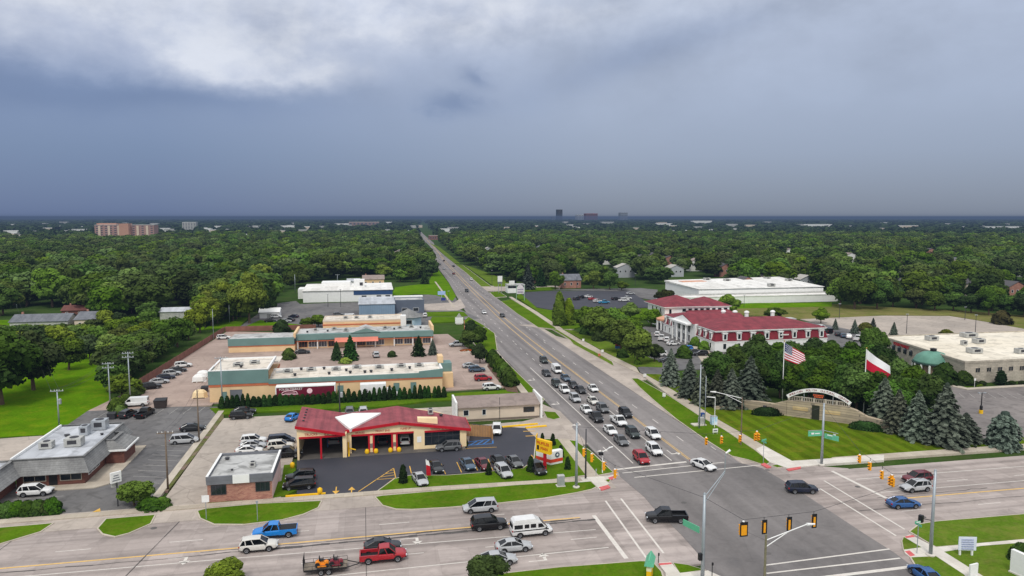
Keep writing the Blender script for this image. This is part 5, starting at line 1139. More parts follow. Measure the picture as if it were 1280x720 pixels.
for k, px, py, h, c, l in (
        ('suv', 822, 420, 60, 'white', 'white car farthest in the hotel front row'),
        ('pickup', 827, 425, 60, 'white', 'white pickup second in the hotel front row'),
        ('suv', 834, 427, 60, 'white', 'white SUV third in the hotel front row'),
        ('sedan', 841.5, 431.5, 10, 'white', 'white sedan nearest the hotel entrance columns'),
        ('sedan', 815, 440, 150, 'white', 'white car half under the trees at the hotel drive'),
        ('suv', 825, 445, 150, 'white', 'white SUV beside the spruces at the hotel drive'),
        ('sedan', 833, 453, 170, 'dark', 'dark car behind the first blue spruce'),
        ('suv', 857, 438.5, 170, 'bright', 'bright blue car in the hotel forecourt'),
        ('sedan', 866, 442, 170, 'dark', 'dark sedan between blue and black cars at the hotel'),
        ('suv', 875.5, 444.5, 170, 'black', 'black SUV at the corner of the hotel forecourt'),
        ('suv', 902, 451.5, 150, 'navy', 'dark car parked under the hotel south front'),
        ('sedan', 913, 449, 150, 'white', 'white car parked under the hotel south front'),
        ('suv', 1024, 411, 95, 'white', 'white car just right of the hotel end wall'),
        ('van', 1034, 416, 80, 'black', 'black van in the lot right of the hotel'),
        ('sedan', 1047, 419.5, 60, 'dark', 'dark sedan left of the small spruce in the right lot'),
        ('sedan', 1053.5, 421.5, 60, 'slate', 'blue-grey sedan second by the small spruce in the right lot'),
        ('suv', 1060.5, 423, 60, 'white', 'white SUV third in the row of the right lot'),
        ('pickup', 1072.5, 425.5, 40, 'white', 'white pickup nearest in the row of the right lot'),
        ('pickup', 1082, 422.5, 40, 'white', 'white pickup at the right end of the row of the right lot'),
        ('sedan', 1064, 435, 170, 'dark', 'dark car alone below the white pickups of the right lot'),
        ('suv', 721, 375, 30, 'dark', 'dark car on the left in the dark sealed car park'),
        ('suv', 727, 373, 30, 'black', 'black car second from left in the dark sealed car park'),
        ('sedan', 735.5, 372, 20, 'white', 'white car behind the red one in the dark sealed car park'),
        ('sedan', 740.5, 375, 20, 'red', 'red car in the dark sealed car park'),
        ('suv', 747, 378, 10, 'white', 'white car beside the blue one in the dark sealed car park'),
        ('pickup', 755, 379.5, 0, 'sky', 'sky blue pickup in the dark sealed car park'),
        ('suv', 769.5, 375, 15, 'black', 'black car left of the white pickups in the dark sealed car park'),
        ('pickup', 780, 377, 5, 'white', 'white pickup nearer in the pair in the dark sealed car park'),
        ('pickup', 783, 374.5, 5, 'white', 'white pickup farther in the pair in the dark sealed car park'),
        ('sedan', 788, 368, 0, 'silver', 'silver car at the far edge of the dark sealed car park')):
    place(k, px, py, h, c, l, group='cars parked in the lots right of the main road')
for px, py, zt, l, c in ((411, 563, .1, 'pale pickup on the lift inside the second garage bay', 'grey'), (476, 560, .1, 'dark car inside the middle garage bay', 'dark'), (505, 560, .1, 'white car inside the right garage bay', 'white')):
    x, y = {411: (-7.0, 135.5), 476: (1.9, 136.0), 505: (6.0, 135.0)}[px]
    place('suv' if px != 411 else 'pickup', 0, 0, N_, c, l, group='cars inside the garage bays', xy=(x, y), z=.12 if px != 411 else 1.0)
lf = thing('car_lift', 'two-post car lift holding the pickup in the second garage bay', 'car lift', (-7, 135.5, .09))
MB().box(-8.35, -8.1, 135.3, 135.7, .09, 3.4).box(-5.9, -5.65, 135.3, 135.7, .09, 3.4).build('post', b_navy, lf); MB().box(-8.1, -5.9, 134.6, 134.8, 1.15, 1.28).box(-8.1, -5.9, 136.3, 136.5, 1.15, 1.28).build('arm', b_dark, lf)
# trailer with mowers ------------------------------------------------------
tx, ty = G(408, 713, .045)
t = thing('flat_trailer', 'black flat trailer with tall rear gate towed by the red pickup', 'trailer', (tx, ty, .045))
f = MB(); f.box(tx - 2.6, tx + 2.5, ty - 1.0, ty + 1.0, .62, .72); f.build('deck', M('trailer_planks', (120, 110, 98), .9, .25, 1.5), t)
f = MB()
for y in (-1.02, 1.02): f.box(tx - 2.6, tx + 2.5, ty + y - .04, ty + y + .04, .55, .76); f.tube((tx - 2.6, ty + y, 1.2), (tx + 2.5, ty + y, 1.2), .03, n=5); [f.tube((tx - 2.6 + k * 1.02, ty + y, .7), (tx - 2.6 + k * 1.02, ty + y, 1.2), .025, n=5) for k in range(6)]
f.tube((tx + 2.5, ty - .9, .65), (tx + 4.1, ty, .62), .06, n=6).tube((tx + 2.5, ty + .9, .65), (tx + 4.1, ty, .62), .06, n=6); f.build('frame', b_black, t)
f = MB(); [f.tube((tx - 2.62, ty - 1 + k * .25, .7), (tx - 2.66, ty - 1 + k * .25, 2.1), .02, n=5) for k in range(9)]; [f.tube((tx - 2.63, ty - 1, z), (tx - 2.63, ty + 1, z), .025, n=5) for z in (.75, 1.4, 2.1)]; f.build('ramp_gate', b_black, t)
WL[t.name] = Vector((0, 0, 0)); 
for dx in (-.55, .35):
    for s in (-1, 1): 
        wheel(t, dx, s * 1.3, .36, .22)
for ch in t.children:
    pass
fd = MB(); [fd.box(-1.05, .85, s * 1.18 - .14, s * 1.18 + .14, .78, .83) for s in (-1, 1)]; fd.build('mudguard', b_black, t)
WL[t.name] = Vector((tx, ty, .045))
for dx, mt, lab in ((-.5, v_orange, 'orange ride-on mower on the middle of the flat trailer'), (1.2, M('mower_red', (120, 40, 52), .5, .15, 2.), 'dark red ride-on mower at the front of the flat trailer')):
    m = thing('ride_on_mower', lab, 'mower', (tx + dx, ty - .1, .765)); x, y = tx + dx, ty - .1
    MB().loft([[(x - .75 + a, y - w, .98), (x - .75 + a, y - w * .8, .98 + h), (x - .75 + a, y + w * .8, .98 + h), (x - .75 + a, y + w, .98)] for a, w, h in ((0, .3, .35), (.4, .36, .5), (.7, .3, .25), (1.3, .3, .42), (1.55, .24, .3))]).box(x - .5, x + .55, y - .62, y + .62, .84, .98).build('body', mt, m, bevel=.03)
    MB().box(x - .25, x + .15, y - .24, y + .24, 1.45, 1.56).box(x - .34, x - .22, y - .24, y + .24, 1.5, 1.95).build('seat', b_black, m)
    MB().tube((x + .3, y - .25, 1.2), (x + .12, y - .25, 1.75), .03).tube((x + .3, y + .25, 1.2), (x + .12, y + .25, 1.75), .03).build('steering_lever', b_black, m)
    for ax, rr2 in ((-.5, .28), (.6, .2)):
        for s in (-1, 1): MB().tube((x + ax, y + s * .34, .765 + rr2), (x + ax, y + s * .58, .765 + rr2), rr2, n=14).build('wheel', v_tyre, m)
# semi trailer, box truck, dumpsters ----------------------------------------
t = thing('semi_trailer', 'maroon box trailer with pale lettering and round emblem parked behind the conifer hedge', 'trailer', (-13, 171.5, 0))
MB().box(-21.6, -8.4, 170.2, 172.7, 1.1, 3.75).build('box', v_maroon, t); MB().box(-21.7, -8.3, 170.1, 172.8, 3.76, 3.95).build('roof', v_boxw, t)
MB().box(-21.72, -21.5, 170.12, 172.78, 1.0, 3.74).box(-8.5, -8.28, 170.12, 172.78, 1.0, 3.74).box(-21.6, -8.4, 170.12, 170.19, 1.0, 1.2).build('frame', v_boxw, t)
text(t, 'lettering', 'POLISH MARKET', .75, (-18.3, 170.17, 3.3), (R(90), 0, 0), v_boxw, .01, sx=.95)
cr = MB(); cx = -10.9 - 3.2
cr.loft([[(cx + .62 * math.cos(k * .3927), y, 2.75 + .62 * math.sin(k * .3927)) for k in range(16)] for y in (170.19, 170.16)]); cr.build('emblem', M('emblem_pale', (236, 200, 206), .6, .2, 4.), t)
mk = MB(); [mk.tube((-18.6 + 1.7 * math.cos(a), 170.17, 2.35 + .62 * math.sin(a)), (-18.6 + 1.7 * math.cos(a + .2), 170.17, 2.35 + .62 * math.sin(a + .2)), .09, n=5) for a in np.arange(0, 3.1, .2)]; mk.box(-20.5, -16.7, 170.16, 170.19, 2.05, 2.25).box(-19.7, -17.4, 170.16, 170.19, 2.4, 2.5); mk.build('emblem', M('emblem_pale', (236, 200, 206), .6, .2, 4.), t)
for x in (-20.0, -18.8):
    for y in (170.5, 172.4): MB().tube((x, y - .15, .5), (x, y + .15, .5), .5, n=16).build('wheel', v_tyre, t)
MB().box(-11, -10.7, 170.5, 172.4, .05, 1.1).build('landing_leg', b_dark, t)
t = thing('box_truck', 'white box truck with emblem parked behind the hedge at the mall wall', 'truck', (1.5, 171.5, 0))
MB().box(-2.6, 3.4, 170.3, 172.7, .95, 3.6).build('box', v_boxw, t)
MB().loft([[(x, 171.5 - w, .55), (x, 171.5 - w, z1), (x, 171.5 - w * .86, z2), (x, 171.5 + w * .86, z2), (x, 171.5 + w, z1), (x, 171.5 + w, .55)] for x, w, z1, z2 in ((3.6, 1.0, 1.3, 2.35), (4.6, 1.02, 1.3, 2.3), (5.4, 1.0, 1.2, 1.32), (6.2, .9, .98, 1.08))]).build('cab', v_boxw, t)
MB().box(3.8, 4.7, 170.44, 170.5, 1.4, 2.1).hexa([(4.62, 170.65, 2.24), (5.4, 170.65, 1.36), (5.4, 172.35, 1.36), (4.62, 172.35, 2.24)], [(4.7, 170.65, 2.3), (5.46, 170.65, 1.42), (5.46, 172.35, 1.42), (4.7, 172.35, 2.3)]).build('windows', v_glass, t)
em = MB()
for cx, rr2 in ((-1.2, .4), (1.9, .32)): em.loft([[(cx + rr2 * math.cos(k * .3927), y, 2.1 + rr2 * math.sin(k * .3927)) for k in range(16)] for y in (170.29, 170.26)])
em.build('emblem', M('emblem_grey', (150, 140, 146), .6, .3, 4.), t)
for x in (-1.2, 5.0):
    for y in (170.55, 172.45): MB().tube((x, y - .14, .45), (x, y + .14, .45), .45, n=16).build('wheel', v_tyre, t)
def dumpster(px, py, lab, mat, s=1.0, rz=0):
    x, y = G(px, py); t = thing('dumpster', lab, 'dumpster', (x, y, .04)); h = 1.5 * s
    MB().hexa([(x - .9 * s, y - .6 * s, .15), (x + .9 * s, y - .6 * s, .15), (x + .9 * s, y + .6 * s, .15), (x - .9 * s, y + .6 * s, .15)], [(x - 1.0 * s, y - .85 * s, h), (x + 1.0 * s, y - .85 * s, h), (x + 1.0 * s, y + .85 * s, h + .2), (x - 1.0 * s, y + .85 * s, h + .2)]).build('bin', mat, t)
    MB().hexa([(x - 1.03 * s, y - .9 * s, h + .01), (x + 1.03 * s, y - .9 * s, h + .01), (x + 1.03 * s, y + .9 * s, h + .21), (x - 1.03 * s, y + .9 * s, h + .21)], [(x - 1.03 * s, y - .9 * s, h + .07), (x + 1.03 * s, y - .9 * s, h + .07), (x + 1.03 * s, y + .9 * s, h + .28), (x - 1.03 * s, y + .9 * s, h + .28)]).build('lid', b_black, t)
dumpster(201, 510, 'large dark dumpster right of the white cargo van', M('dumpster_brown', (62, 54, 52), .7, .2, 1.), 1.25)
dumpster(140, 524, 'small dark dumpster at the shrubs by the restaurant lot', b_dark, .8)
dumpster(256, 490, 'dark dumpster at the left corner of the strip mall', b_dark, .8)
for px, py, lab in ((249, 477, 'white chest of stacked goods nearest by the mall corner'), (254, 472, 'white covered pallet farther by the mall corner'), (250, 497, 'cream tarpaulin covered pile by the mall corner')):
    x, y = G(px, py); t = thing('covered_pallet', lab, 'pallet', (x, y, .04)); MB().lathe((x, y, .04), [(1.9, 0), (1.8, .2), (1.65, 1.3), (1.1, 1.8), (.1, 2.0)], 7, sy=.7).build('tarpaulin', b_white if 'white' in lab else b_cream, t); MB().box(x - 1.3, x + 1.3, y - 1.25, y - 1.15, .05, .25).build('pallet_board', b_wood, t)
# ---------------------------------------------------------------- vegetation
rng = np.random.default_rng(11)
l_leaf = leafmat('tree_leaves', (.022, .042, .012), (.100, .162, .032))
l_spruce = leafmat('spruce_needles', (.032, .044, .033), (.150, .176, .136))
l_con = leafmat('dark_conifer_needles', (.010, .024, .008), (.035, .075, .018))
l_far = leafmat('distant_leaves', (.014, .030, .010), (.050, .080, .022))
l_bark = M('tree_bark', (92, 76, 62), .95, .25, 2.)
def np_mesh(name, V, Fq, shade, mat):
    """quads (n,4) over vertices (m,3), one shade value per face"""
    me = bpy.data.meshes.new(name); nf = len(Fq)
    me.vertices.add(len(V)); me.vertices.foreach_set('co', V.astype(np.float32).ravel())
    me.loops.add(nf * 4); me.loops.foreach_set('vertex_index', Fq.astype(np.int32).ravel())
    me.polygons.add(nf); me.polygons.foreach_set('loop_start', np.arange(0, nf * 4, 4, dtype=np.int32))
    a = me.attributes.new('shade', 'FLOAT', 'FACE'); a.data.foreach_set('value', shade.astype(np.float32))
    me.materials.append(mat); me.update(calc_edges=True); me.validate(); return me
def cards(P, Nn, size, rg):
    n = len(P); t = rg.normal(size=(n, 3)); u = np.cross(Nn, t); u /= np.linalg.norm(u, axis=1)[:, None] + 1e-9; w = np.cross(Nn, u)
    s = (size * rg.uniform(.55, 1.3, n))[:, None]; a = rg.uniform(.55, 1.0, (n, 1))
    q = np.stack([P - u * s - w * s * a, P + u * s * rg.uniform(.6, 1.1, (n, 1)) - w * s * a, P + u * s + w * s * a * rg.uniform(.6, 1.1, (n, 1)), P - u * s * rg.uniform(.5, 1., (n, 1)) + w * s * a], 1)
    q += rg.normal(scale=.12 * size, size=q.shape); return q
def unit(rg, n, zmin=-.6):
    d = rg.normal(size=(n * 3, 3)); d /= np.linalg.norm(d, axis=1)[:, None]; d = d[d[:, 2] > zmin][:n]; return d
def pack(qs, sh):
    q = np.concatenate(qs); V = q.reshape(-1, 3); return V, np.arange(len(V)).reshape(-1, 4), np.concatenate(sh)
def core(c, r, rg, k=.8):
    """rough inside of a leaf clump, painted dark as inner shade: a jagged low sphere of quads"""
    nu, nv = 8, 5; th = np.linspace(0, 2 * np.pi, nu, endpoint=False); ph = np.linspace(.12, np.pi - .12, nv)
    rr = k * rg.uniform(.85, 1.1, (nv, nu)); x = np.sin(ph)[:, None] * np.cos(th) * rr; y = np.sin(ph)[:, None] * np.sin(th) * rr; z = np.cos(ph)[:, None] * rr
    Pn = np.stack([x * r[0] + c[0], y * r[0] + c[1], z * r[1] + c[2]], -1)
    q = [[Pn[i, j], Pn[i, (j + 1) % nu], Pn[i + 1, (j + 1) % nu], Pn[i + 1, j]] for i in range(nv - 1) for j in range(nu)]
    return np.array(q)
def deciduous(seed, H=14., Rr=5.5, base=.22, nl=16, n=1500, size=.55, dark=.0, mat=None):
    rg = np.random.default_rng(seed); qs, sh = [], []
    zb = H * base; cz = (H + zb) / 2; hh = (H - zb) / 2
    for i in range(nl):
        d = unit(rg, 1, -.55)[0]; f = rg.uniform(.30, .78)
        c = np.array([d[0] * Rr * f, d[1] * Rr * f, cz + d[2] * hh * f * 1.05]); r = Rr * rg.uniform(.26, .46) * (1.15 - .35 * abs(d[2]))
        if i < 3: c = np.array([rg.normal() * Rr * .12, rg.normal() * Rr * .12, cz + (i - 1) * hh * .42]); r = Rr * .52
        qs.append(core(c, (r, r * .85), rg)); hz_ = (c[2] - zb) / (H - zb); sh.append(np.full(len(qs[-1]), .13 + .14 * hz_))  # inner shade of the crown put in as darker leaf tone
        k = int(n / nl * (1.6 if r > Rr * .4 else .9)); dd = unit(rg, k, -.55); k = len(dd)
        rad = r * rg.uniform(.78, 1.16, (k, 1)); P = c + dd * rad * np.array([1, 1, .88])
        Nn = dd + rg.normal(scale=.42, size=dd.shape) + np.array([0, 0, .25]); Nn /= np.linalg.norm(Nn, axis=1)[:, None]
        qs.append(cards(P, Nn, size, rg)); tone = rg.uniform(-.2, .2)
        out = np.linalg.norm((P - [0, 0, cz]) / [Rr, Rr, hh], axis=1)
        sh.append(np.clip(.12 + tone + .42 * (P[:, 2] - zb) / (H - zb) + .22 * dd[:, 2] + .22 * (out - .6) + rg.normal(scale=.08, size=k), 0, 1))  # painted light: leaves paler towards the top, upward faces and outside
    V, Fq, s = pack(qs, sh); return np_mesh('crown', V, Fq, s, mat or l_leaf)
def spruce(seed, H=11., Rr=3.6, n=4600, size=.25, mat=None, flat=0.0, tip=1.0):
    rg = np.random.default_rng(seed); qs, sh = [], []
    prof = lambda t: Rr * np.clip((1 - t) ** .8 * (1 - flat) + flat * np.clip((1 - t) * 5, 0, 1), .02, None) * np.clip(t * 9 + .62, 0, 1)
    for k in range(9):
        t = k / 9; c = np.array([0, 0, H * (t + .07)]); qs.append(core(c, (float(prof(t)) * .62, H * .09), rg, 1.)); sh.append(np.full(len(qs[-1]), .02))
    nb = 150; per = n // nb
    for i in range(nb):
        t = (i / nb) ** 1.05 * .98; a = i * 2.399 + rg.uniform(-.3, .3); L = float(prof(t)) * rg.uniform(.78, 1.16)
        m = max(4, int(per * (.4 + L / Rr))); f = rg.uniform(.35, 1.0, m) ** .7
        wd = rg.normal(scale=.13 * L + .06, size=m) * (1.2 - f)
        P = np.stack([np.cos(a) * L * f - np.sin(a) * wd, np.sin(a) * L * f + np.cos(a) * wd, H * (t * .97 + .045) + L * (.10 - .34 * f ** 1.5) + rg.normal(scale=.07, size=m)], 1)
        Nn = np.stack([np.cos(a) * .55 + rg.normal(scale=.4, size=m), np.sin(a) * .55 + rg.normal(scale=.4, size=m), np.full(m, .85)], 1); Nn /= np.linalg.norm(Nn, axis=1)[:, None]
        qs.append(cards(P, Nn, size, rg)); sh.append(np.clip(-.05 + .75 * f ** 1.7 + .1 * t + rg.uniform(-.12, .12) + rg.normal(scale=.14, size=m), 0, 1))  # painted shade: needles dark near the stem, paler at the branch tips
    V, Fq, s = pack(qs, sh); return np_mesh('crown', V, Fq, s, mat or l_spruce)
def column(seed, H=3., Rr=.6, n=420, size=.16, mat=None, sx=1.0, power=.45, lump=.1):
    """clipped / columnar leaf body (arborvitae, hedge blocks, oval bushes)"""
    rg = np.random.default_rng(seed); qs, sh = [], []
    t = rg.uniform(.02, 1, n) ** .8; a = rg.uniform(0, 2 * np.pi, n); r = Rr * np.clip(1 - t, .03, 1) ** power * (1 + lump * np.sin(a * 3 + t * 9)) * rg.uniform(.86, 1.1, n)
    P = np.stack([np.cos(a) * r * sx, np.sin(a) * r, t * H], 1); Nn = np.stack([np.cos(a), np.sin(a), .35 + t * .7], 1) + rg.normal(scale=.35, size=(n, 3)); Nn /= np.linalg.norm(Nn, axis=1)[:, None]
    qs.append(cards(P, Nn, size, rg)); sh.append(np.clip(.1 + .5 * t + rg.normal(scale=.17, size=n), 0, 1))  # light from above painted in, tone rises with height over a dark core
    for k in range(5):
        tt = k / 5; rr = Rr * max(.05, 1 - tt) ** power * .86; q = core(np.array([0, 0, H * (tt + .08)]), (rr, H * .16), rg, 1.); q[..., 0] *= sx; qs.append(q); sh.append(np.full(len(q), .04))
    V, Fq, s = pack(qs, sh); return np_mesh('foliage', V, Fq, s, mat or l_con)
def trunk_mesh(seed, H, r, spread, base):
    rg = random.Random(seed); mb = MB(); zt = H * (base + .25)
    p = [(0, 0, -.3), (rg.uniform(-.2, .2), rg.uniform(-.2, .2), zt * .5), (rg.uniform(-.4, .4), rg.uniform(-.4, .4), zt)]
    mb.tube(p[0], p[1], r * 1.25, r, 8); mb.tube(p[1], p[2], r, r * .75, 8)
    for k in range(5):
        a = k * 1.257 + rg.uniform(-.3, .3); e = (spread * math.cos(a), spread * math.sin(a), zt + H * rg.uniform(.12, .3)); s0 = p[1] if k % 2 else p[2]
        m = tuple((s0[i] + e[i]) / 2 + (0, 0, .4)[i] for i in range(3)); mb.tube(s0, m, r * .5, r * .36, 6); mb.tube(m, e, r * .36, r * .14, 6)
    o = mb.build('trunk', l_bark); me = o.data; bpy.data.objects.remove(o); return me
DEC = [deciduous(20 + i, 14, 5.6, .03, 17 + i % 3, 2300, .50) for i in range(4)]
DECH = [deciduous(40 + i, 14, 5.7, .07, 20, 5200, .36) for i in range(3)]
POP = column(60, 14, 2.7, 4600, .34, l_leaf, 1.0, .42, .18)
DTR = [trunk_mesh(i, 14, .32, 2.6, .16) for i in range(3)]
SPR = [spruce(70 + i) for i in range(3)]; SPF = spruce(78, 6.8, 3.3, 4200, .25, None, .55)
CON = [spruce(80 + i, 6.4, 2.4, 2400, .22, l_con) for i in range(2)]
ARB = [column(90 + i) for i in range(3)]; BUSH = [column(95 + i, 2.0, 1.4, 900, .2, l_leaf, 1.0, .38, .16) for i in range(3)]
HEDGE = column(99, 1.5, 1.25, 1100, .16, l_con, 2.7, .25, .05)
def meshobj(name, me, parent=None):
    o = bpy.data.objects.new(name, me); COL.objects.link(o)
    if parent: o.parent = parent
    return o
TREES = 0
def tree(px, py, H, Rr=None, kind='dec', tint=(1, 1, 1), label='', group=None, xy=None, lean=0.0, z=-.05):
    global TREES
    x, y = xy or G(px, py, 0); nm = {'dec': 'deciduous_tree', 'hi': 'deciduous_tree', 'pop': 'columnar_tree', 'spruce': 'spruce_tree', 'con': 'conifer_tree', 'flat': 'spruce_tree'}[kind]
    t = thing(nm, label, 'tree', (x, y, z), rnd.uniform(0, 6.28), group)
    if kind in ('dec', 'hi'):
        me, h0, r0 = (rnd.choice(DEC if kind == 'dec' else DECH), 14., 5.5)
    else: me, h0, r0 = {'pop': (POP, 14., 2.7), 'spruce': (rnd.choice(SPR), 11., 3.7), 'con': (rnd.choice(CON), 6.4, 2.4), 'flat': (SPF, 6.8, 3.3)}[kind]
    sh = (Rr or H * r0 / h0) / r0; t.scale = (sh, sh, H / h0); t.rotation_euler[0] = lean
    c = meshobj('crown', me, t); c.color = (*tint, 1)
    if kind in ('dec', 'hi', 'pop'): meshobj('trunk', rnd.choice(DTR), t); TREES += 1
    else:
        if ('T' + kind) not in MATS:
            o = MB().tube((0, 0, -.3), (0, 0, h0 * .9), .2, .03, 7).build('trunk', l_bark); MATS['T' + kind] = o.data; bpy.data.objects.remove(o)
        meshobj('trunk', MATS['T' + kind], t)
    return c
def plant(px, py, me, label, s=(1, 1, 1), nm='shrub', cat='shrub', tint=(1, 1, 1), group=None, xy=None, rz=None, z=.02):
    x, y = xy or G(px, py, 0); o = meshobj(nm, me); o.location = (x, y, z); o.rotation_euler = (0, 0, rnd.uniform(0, 6.28) if rz is None else rz); o.scale = s; o.color = (*tint, 1)
    return setp(o, label, cat, group)
BR, DK, YL, GR = (1.35, 1.3, 1.0), (.62, .66, .7), (1.9, 1.6, .8), (1.1, 1.1, 1.3)
# -- named trees left
tree(2, 505, 18, 8.5, 'hi', (.75, .78, .8), 'big spreading tree cut by the left edge beside the green field')
tree(42, 487, 15, 7.0, 'hi', (.75, .8, .8), 'dark spreading tree second from the left edge on the green field')
tree(86, 462, 9.5, 4.6, 'hi', (1.2, 1.15, .8), 'small leaning tree with a dark bare trunk on the green field', lean=.12)
tree(-30, 470, 15, 7, 'dec', DK, 'dark tree behind the big tree at the left edge', None)
tree(112, 448, 8, 3.2, 'dec', (.55, .55, .75), 'dark purplish tree standing alone at the back of the green field')
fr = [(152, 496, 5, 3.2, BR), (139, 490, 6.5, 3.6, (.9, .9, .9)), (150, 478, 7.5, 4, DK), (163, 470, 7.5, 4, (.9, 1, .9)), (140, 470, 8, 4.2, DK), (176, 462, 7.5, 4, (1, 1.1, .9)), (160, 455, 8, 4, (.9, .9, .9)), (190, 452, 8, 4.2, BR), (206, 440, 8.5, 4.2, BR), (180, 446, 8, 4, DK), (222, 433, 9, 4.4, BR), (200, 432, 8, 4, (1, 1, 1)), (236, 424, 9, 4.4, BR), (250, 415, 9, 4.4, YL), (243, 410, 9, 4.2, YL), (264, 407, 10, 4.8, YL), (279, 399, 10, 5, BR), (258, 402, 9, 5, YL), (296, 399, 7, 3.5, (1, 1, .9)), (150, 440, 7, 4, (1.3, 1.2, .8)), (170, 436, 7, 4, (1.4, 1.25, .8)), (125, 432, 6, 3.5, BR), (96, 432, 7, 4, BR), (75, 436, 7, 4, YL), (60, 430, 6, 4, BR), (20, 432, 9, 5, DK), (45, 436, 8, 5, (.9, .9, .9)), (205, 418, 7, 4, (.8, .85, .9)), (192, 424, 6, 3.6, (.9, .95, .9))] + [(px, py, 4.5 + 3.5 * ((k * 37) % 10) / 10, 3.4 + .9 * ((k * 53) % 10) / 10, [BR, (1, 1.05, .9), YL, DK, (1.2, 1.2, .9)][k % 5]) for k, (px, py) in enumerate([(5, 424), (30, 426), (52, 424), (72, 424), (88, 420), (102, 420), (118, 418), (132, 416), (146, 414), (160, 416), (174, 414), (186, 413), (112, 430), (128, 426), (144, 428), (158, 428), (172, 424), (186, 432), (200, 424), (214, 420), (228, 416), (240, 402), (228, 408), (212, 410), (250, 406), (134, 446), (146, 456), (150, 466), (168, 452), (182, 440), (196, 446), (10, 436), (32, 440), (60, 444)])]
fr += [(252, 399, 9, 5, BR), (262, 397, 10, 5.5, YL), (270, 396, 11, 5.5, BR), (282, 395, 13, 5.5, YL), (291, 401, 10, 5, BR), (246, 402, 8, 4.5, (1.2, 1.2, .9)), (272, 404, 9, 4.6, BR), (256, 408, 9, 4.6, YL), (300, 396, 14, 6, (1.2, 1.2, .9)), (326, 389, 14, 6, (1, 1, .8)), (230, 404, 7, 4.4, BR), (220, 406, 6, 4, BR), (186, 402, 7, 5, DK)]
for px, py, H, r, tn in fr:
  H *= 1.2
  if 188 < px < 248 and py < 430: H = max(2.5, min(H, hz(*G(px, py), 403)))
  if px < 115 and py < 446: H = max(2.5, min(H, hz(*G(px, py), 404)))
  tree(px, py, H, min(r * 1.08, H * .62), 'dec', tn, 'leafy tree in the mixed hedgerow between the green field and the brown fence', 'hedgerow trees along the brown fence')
tree(312, 404, 21, 7.2, 'hi', (1.7, 1.6, .9), 'tall bright tree rising over the corner of the brown board fence')
tree(330, 396, 13, 5.2, 'dec', DK, 'dark tree right of the tall tree at the fence corner')
tree(398, 408, 5, 3.2, 'dec', BR, 'small bright tree behind the rear fence left of the tan store')
tree(385, 410, 4.6, 2.8, 'dec', (1, 1, 1), 'small green tree behind the rear fence beside parked cars')
# -- roadside trees west
tree(590, 424, 7, 3.2, 'hi', DK, 'round dark tree at the roadside lawn farthest from the viewer', None)
tree(598, 434, 7.2, 3.3, 'hi', DK, 'round dark tree second along the roadside lawn')
tree(586, 436, 6.5, 3, 'hi', DK, 'round dark tree at the lot edge beside the silver pickup')
tree(600, 454, 6, 2.6, 'hi', DK, 'round dark tree with thin trunk in front of the roadside hedge')
for k, (px, py) in enumerate(((616, 453), (621, 459), (626, 465), (631, 471), (635, 477), (638, 482))):
    plant(px, py, BUSH[k % 3], 'tall dense shrub in the roadside hedge row by the mall lot', (1.5, 1.5, 1.8), 'shrub', 'shrub', (.8, .95, .7), 'tall roadside shrubs by the mall lot')
# -- conifers at the mall
tree(421, 450, 5.6, 2.1, 'con', (.8, .85, .8), 'smaller dark conifer on the left in the mall courtyard'); tree(438, 450, 7.4, 2.9, 'con', (.9, 1, .9), 'taller dark conifer beside the smaller one in the mall courtyard')
tree(523.5, 445, 6.2, 2.5, 'con', (.8, .9, .8), 'dark conifer left of the blue spruce in the mall courtyard'); tree(541, 443.5, 4.8, 1.9, 'spruce', (1.1, 1.2, 1.2), 'small blue spruce at the right end of the mall courtyard')
plant(361, 449, BUSH[0], 'broad round shrub at the courtyard entrance by the teal fascia', (1.5, 1.5, 1.6), tint=(.8, .9, .7)); plant(352, 415, BUSH[1], 'big dark bush at the left end of the rear mall row', (2.2, 2.2, 2.2), tint=(.6, .75, .6))
plant(490, 446, BUSH[2], 'small round bush in the courtyard centre', (1, 1, .9), tint=(.8, .9, .8)); plant(432, 454, BUSH[1], 'pale flowering bush below the courtyard conifers', (1.3, 1.3, .8), tint=(6, 5, 5))
# -- conifer hedge
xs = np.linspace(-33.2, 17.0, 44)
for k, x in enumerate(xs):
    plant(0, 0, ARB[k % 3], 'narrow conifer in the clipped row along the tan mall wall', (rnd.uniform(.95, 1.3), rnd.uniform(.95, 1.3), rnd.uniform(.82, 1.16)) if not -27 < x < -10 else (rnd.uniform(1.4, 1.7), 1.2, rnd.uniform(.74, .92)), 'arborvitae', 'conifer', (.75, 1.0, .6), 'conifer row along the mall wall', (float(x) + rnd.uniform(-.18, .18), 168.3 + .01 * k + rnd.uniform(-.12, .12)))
# -- garage lawn shrubs
for px, py, s, lab in ((504, 604, 1.0, 'small dark conifer at the striped bay by the garage drive'), (663.5, 590, .9, 'small dark conifer left of the dark SUV by the pylon'), (691, 557, .75, 'small dark conifer at the top of the sign lawn'), (701, 572, .75, 'small dark conifer in the middle of the sign lawn'), (709.5, 587, .75, 'small dark conifer at the bottom of the sign lawn'), (678, 553, .6, 'tiny dark conifer behind the yellow pylon sign'), (611, 594, .7, 'little dark bush on the grass left of the parked silver SUV')):
    plant(px, py, ARB[rnd.randrange(3)], lab, (s * 1.2, s * 1.2, s), 'dwarf_conifer', 'conifer', (.7, .8, .6))
for k, px in enumerate(range(-30, 70, 13)):
    plant(px, 645 - px * .07, BUSH[k % 3], 'clipped bush in the low hedge before the mansard restaurant', (1.0, .95, .95), 'hedge_bush', 'shrub', (.75, .9, .6), 'bushes of the low hedge by the restaurant')
plant(66, 641.5, BUSH[0], 'roundest bush at the right end of the low restaurant hedge', (.95, .95, 1.1), tint=(.6, .9, .5))
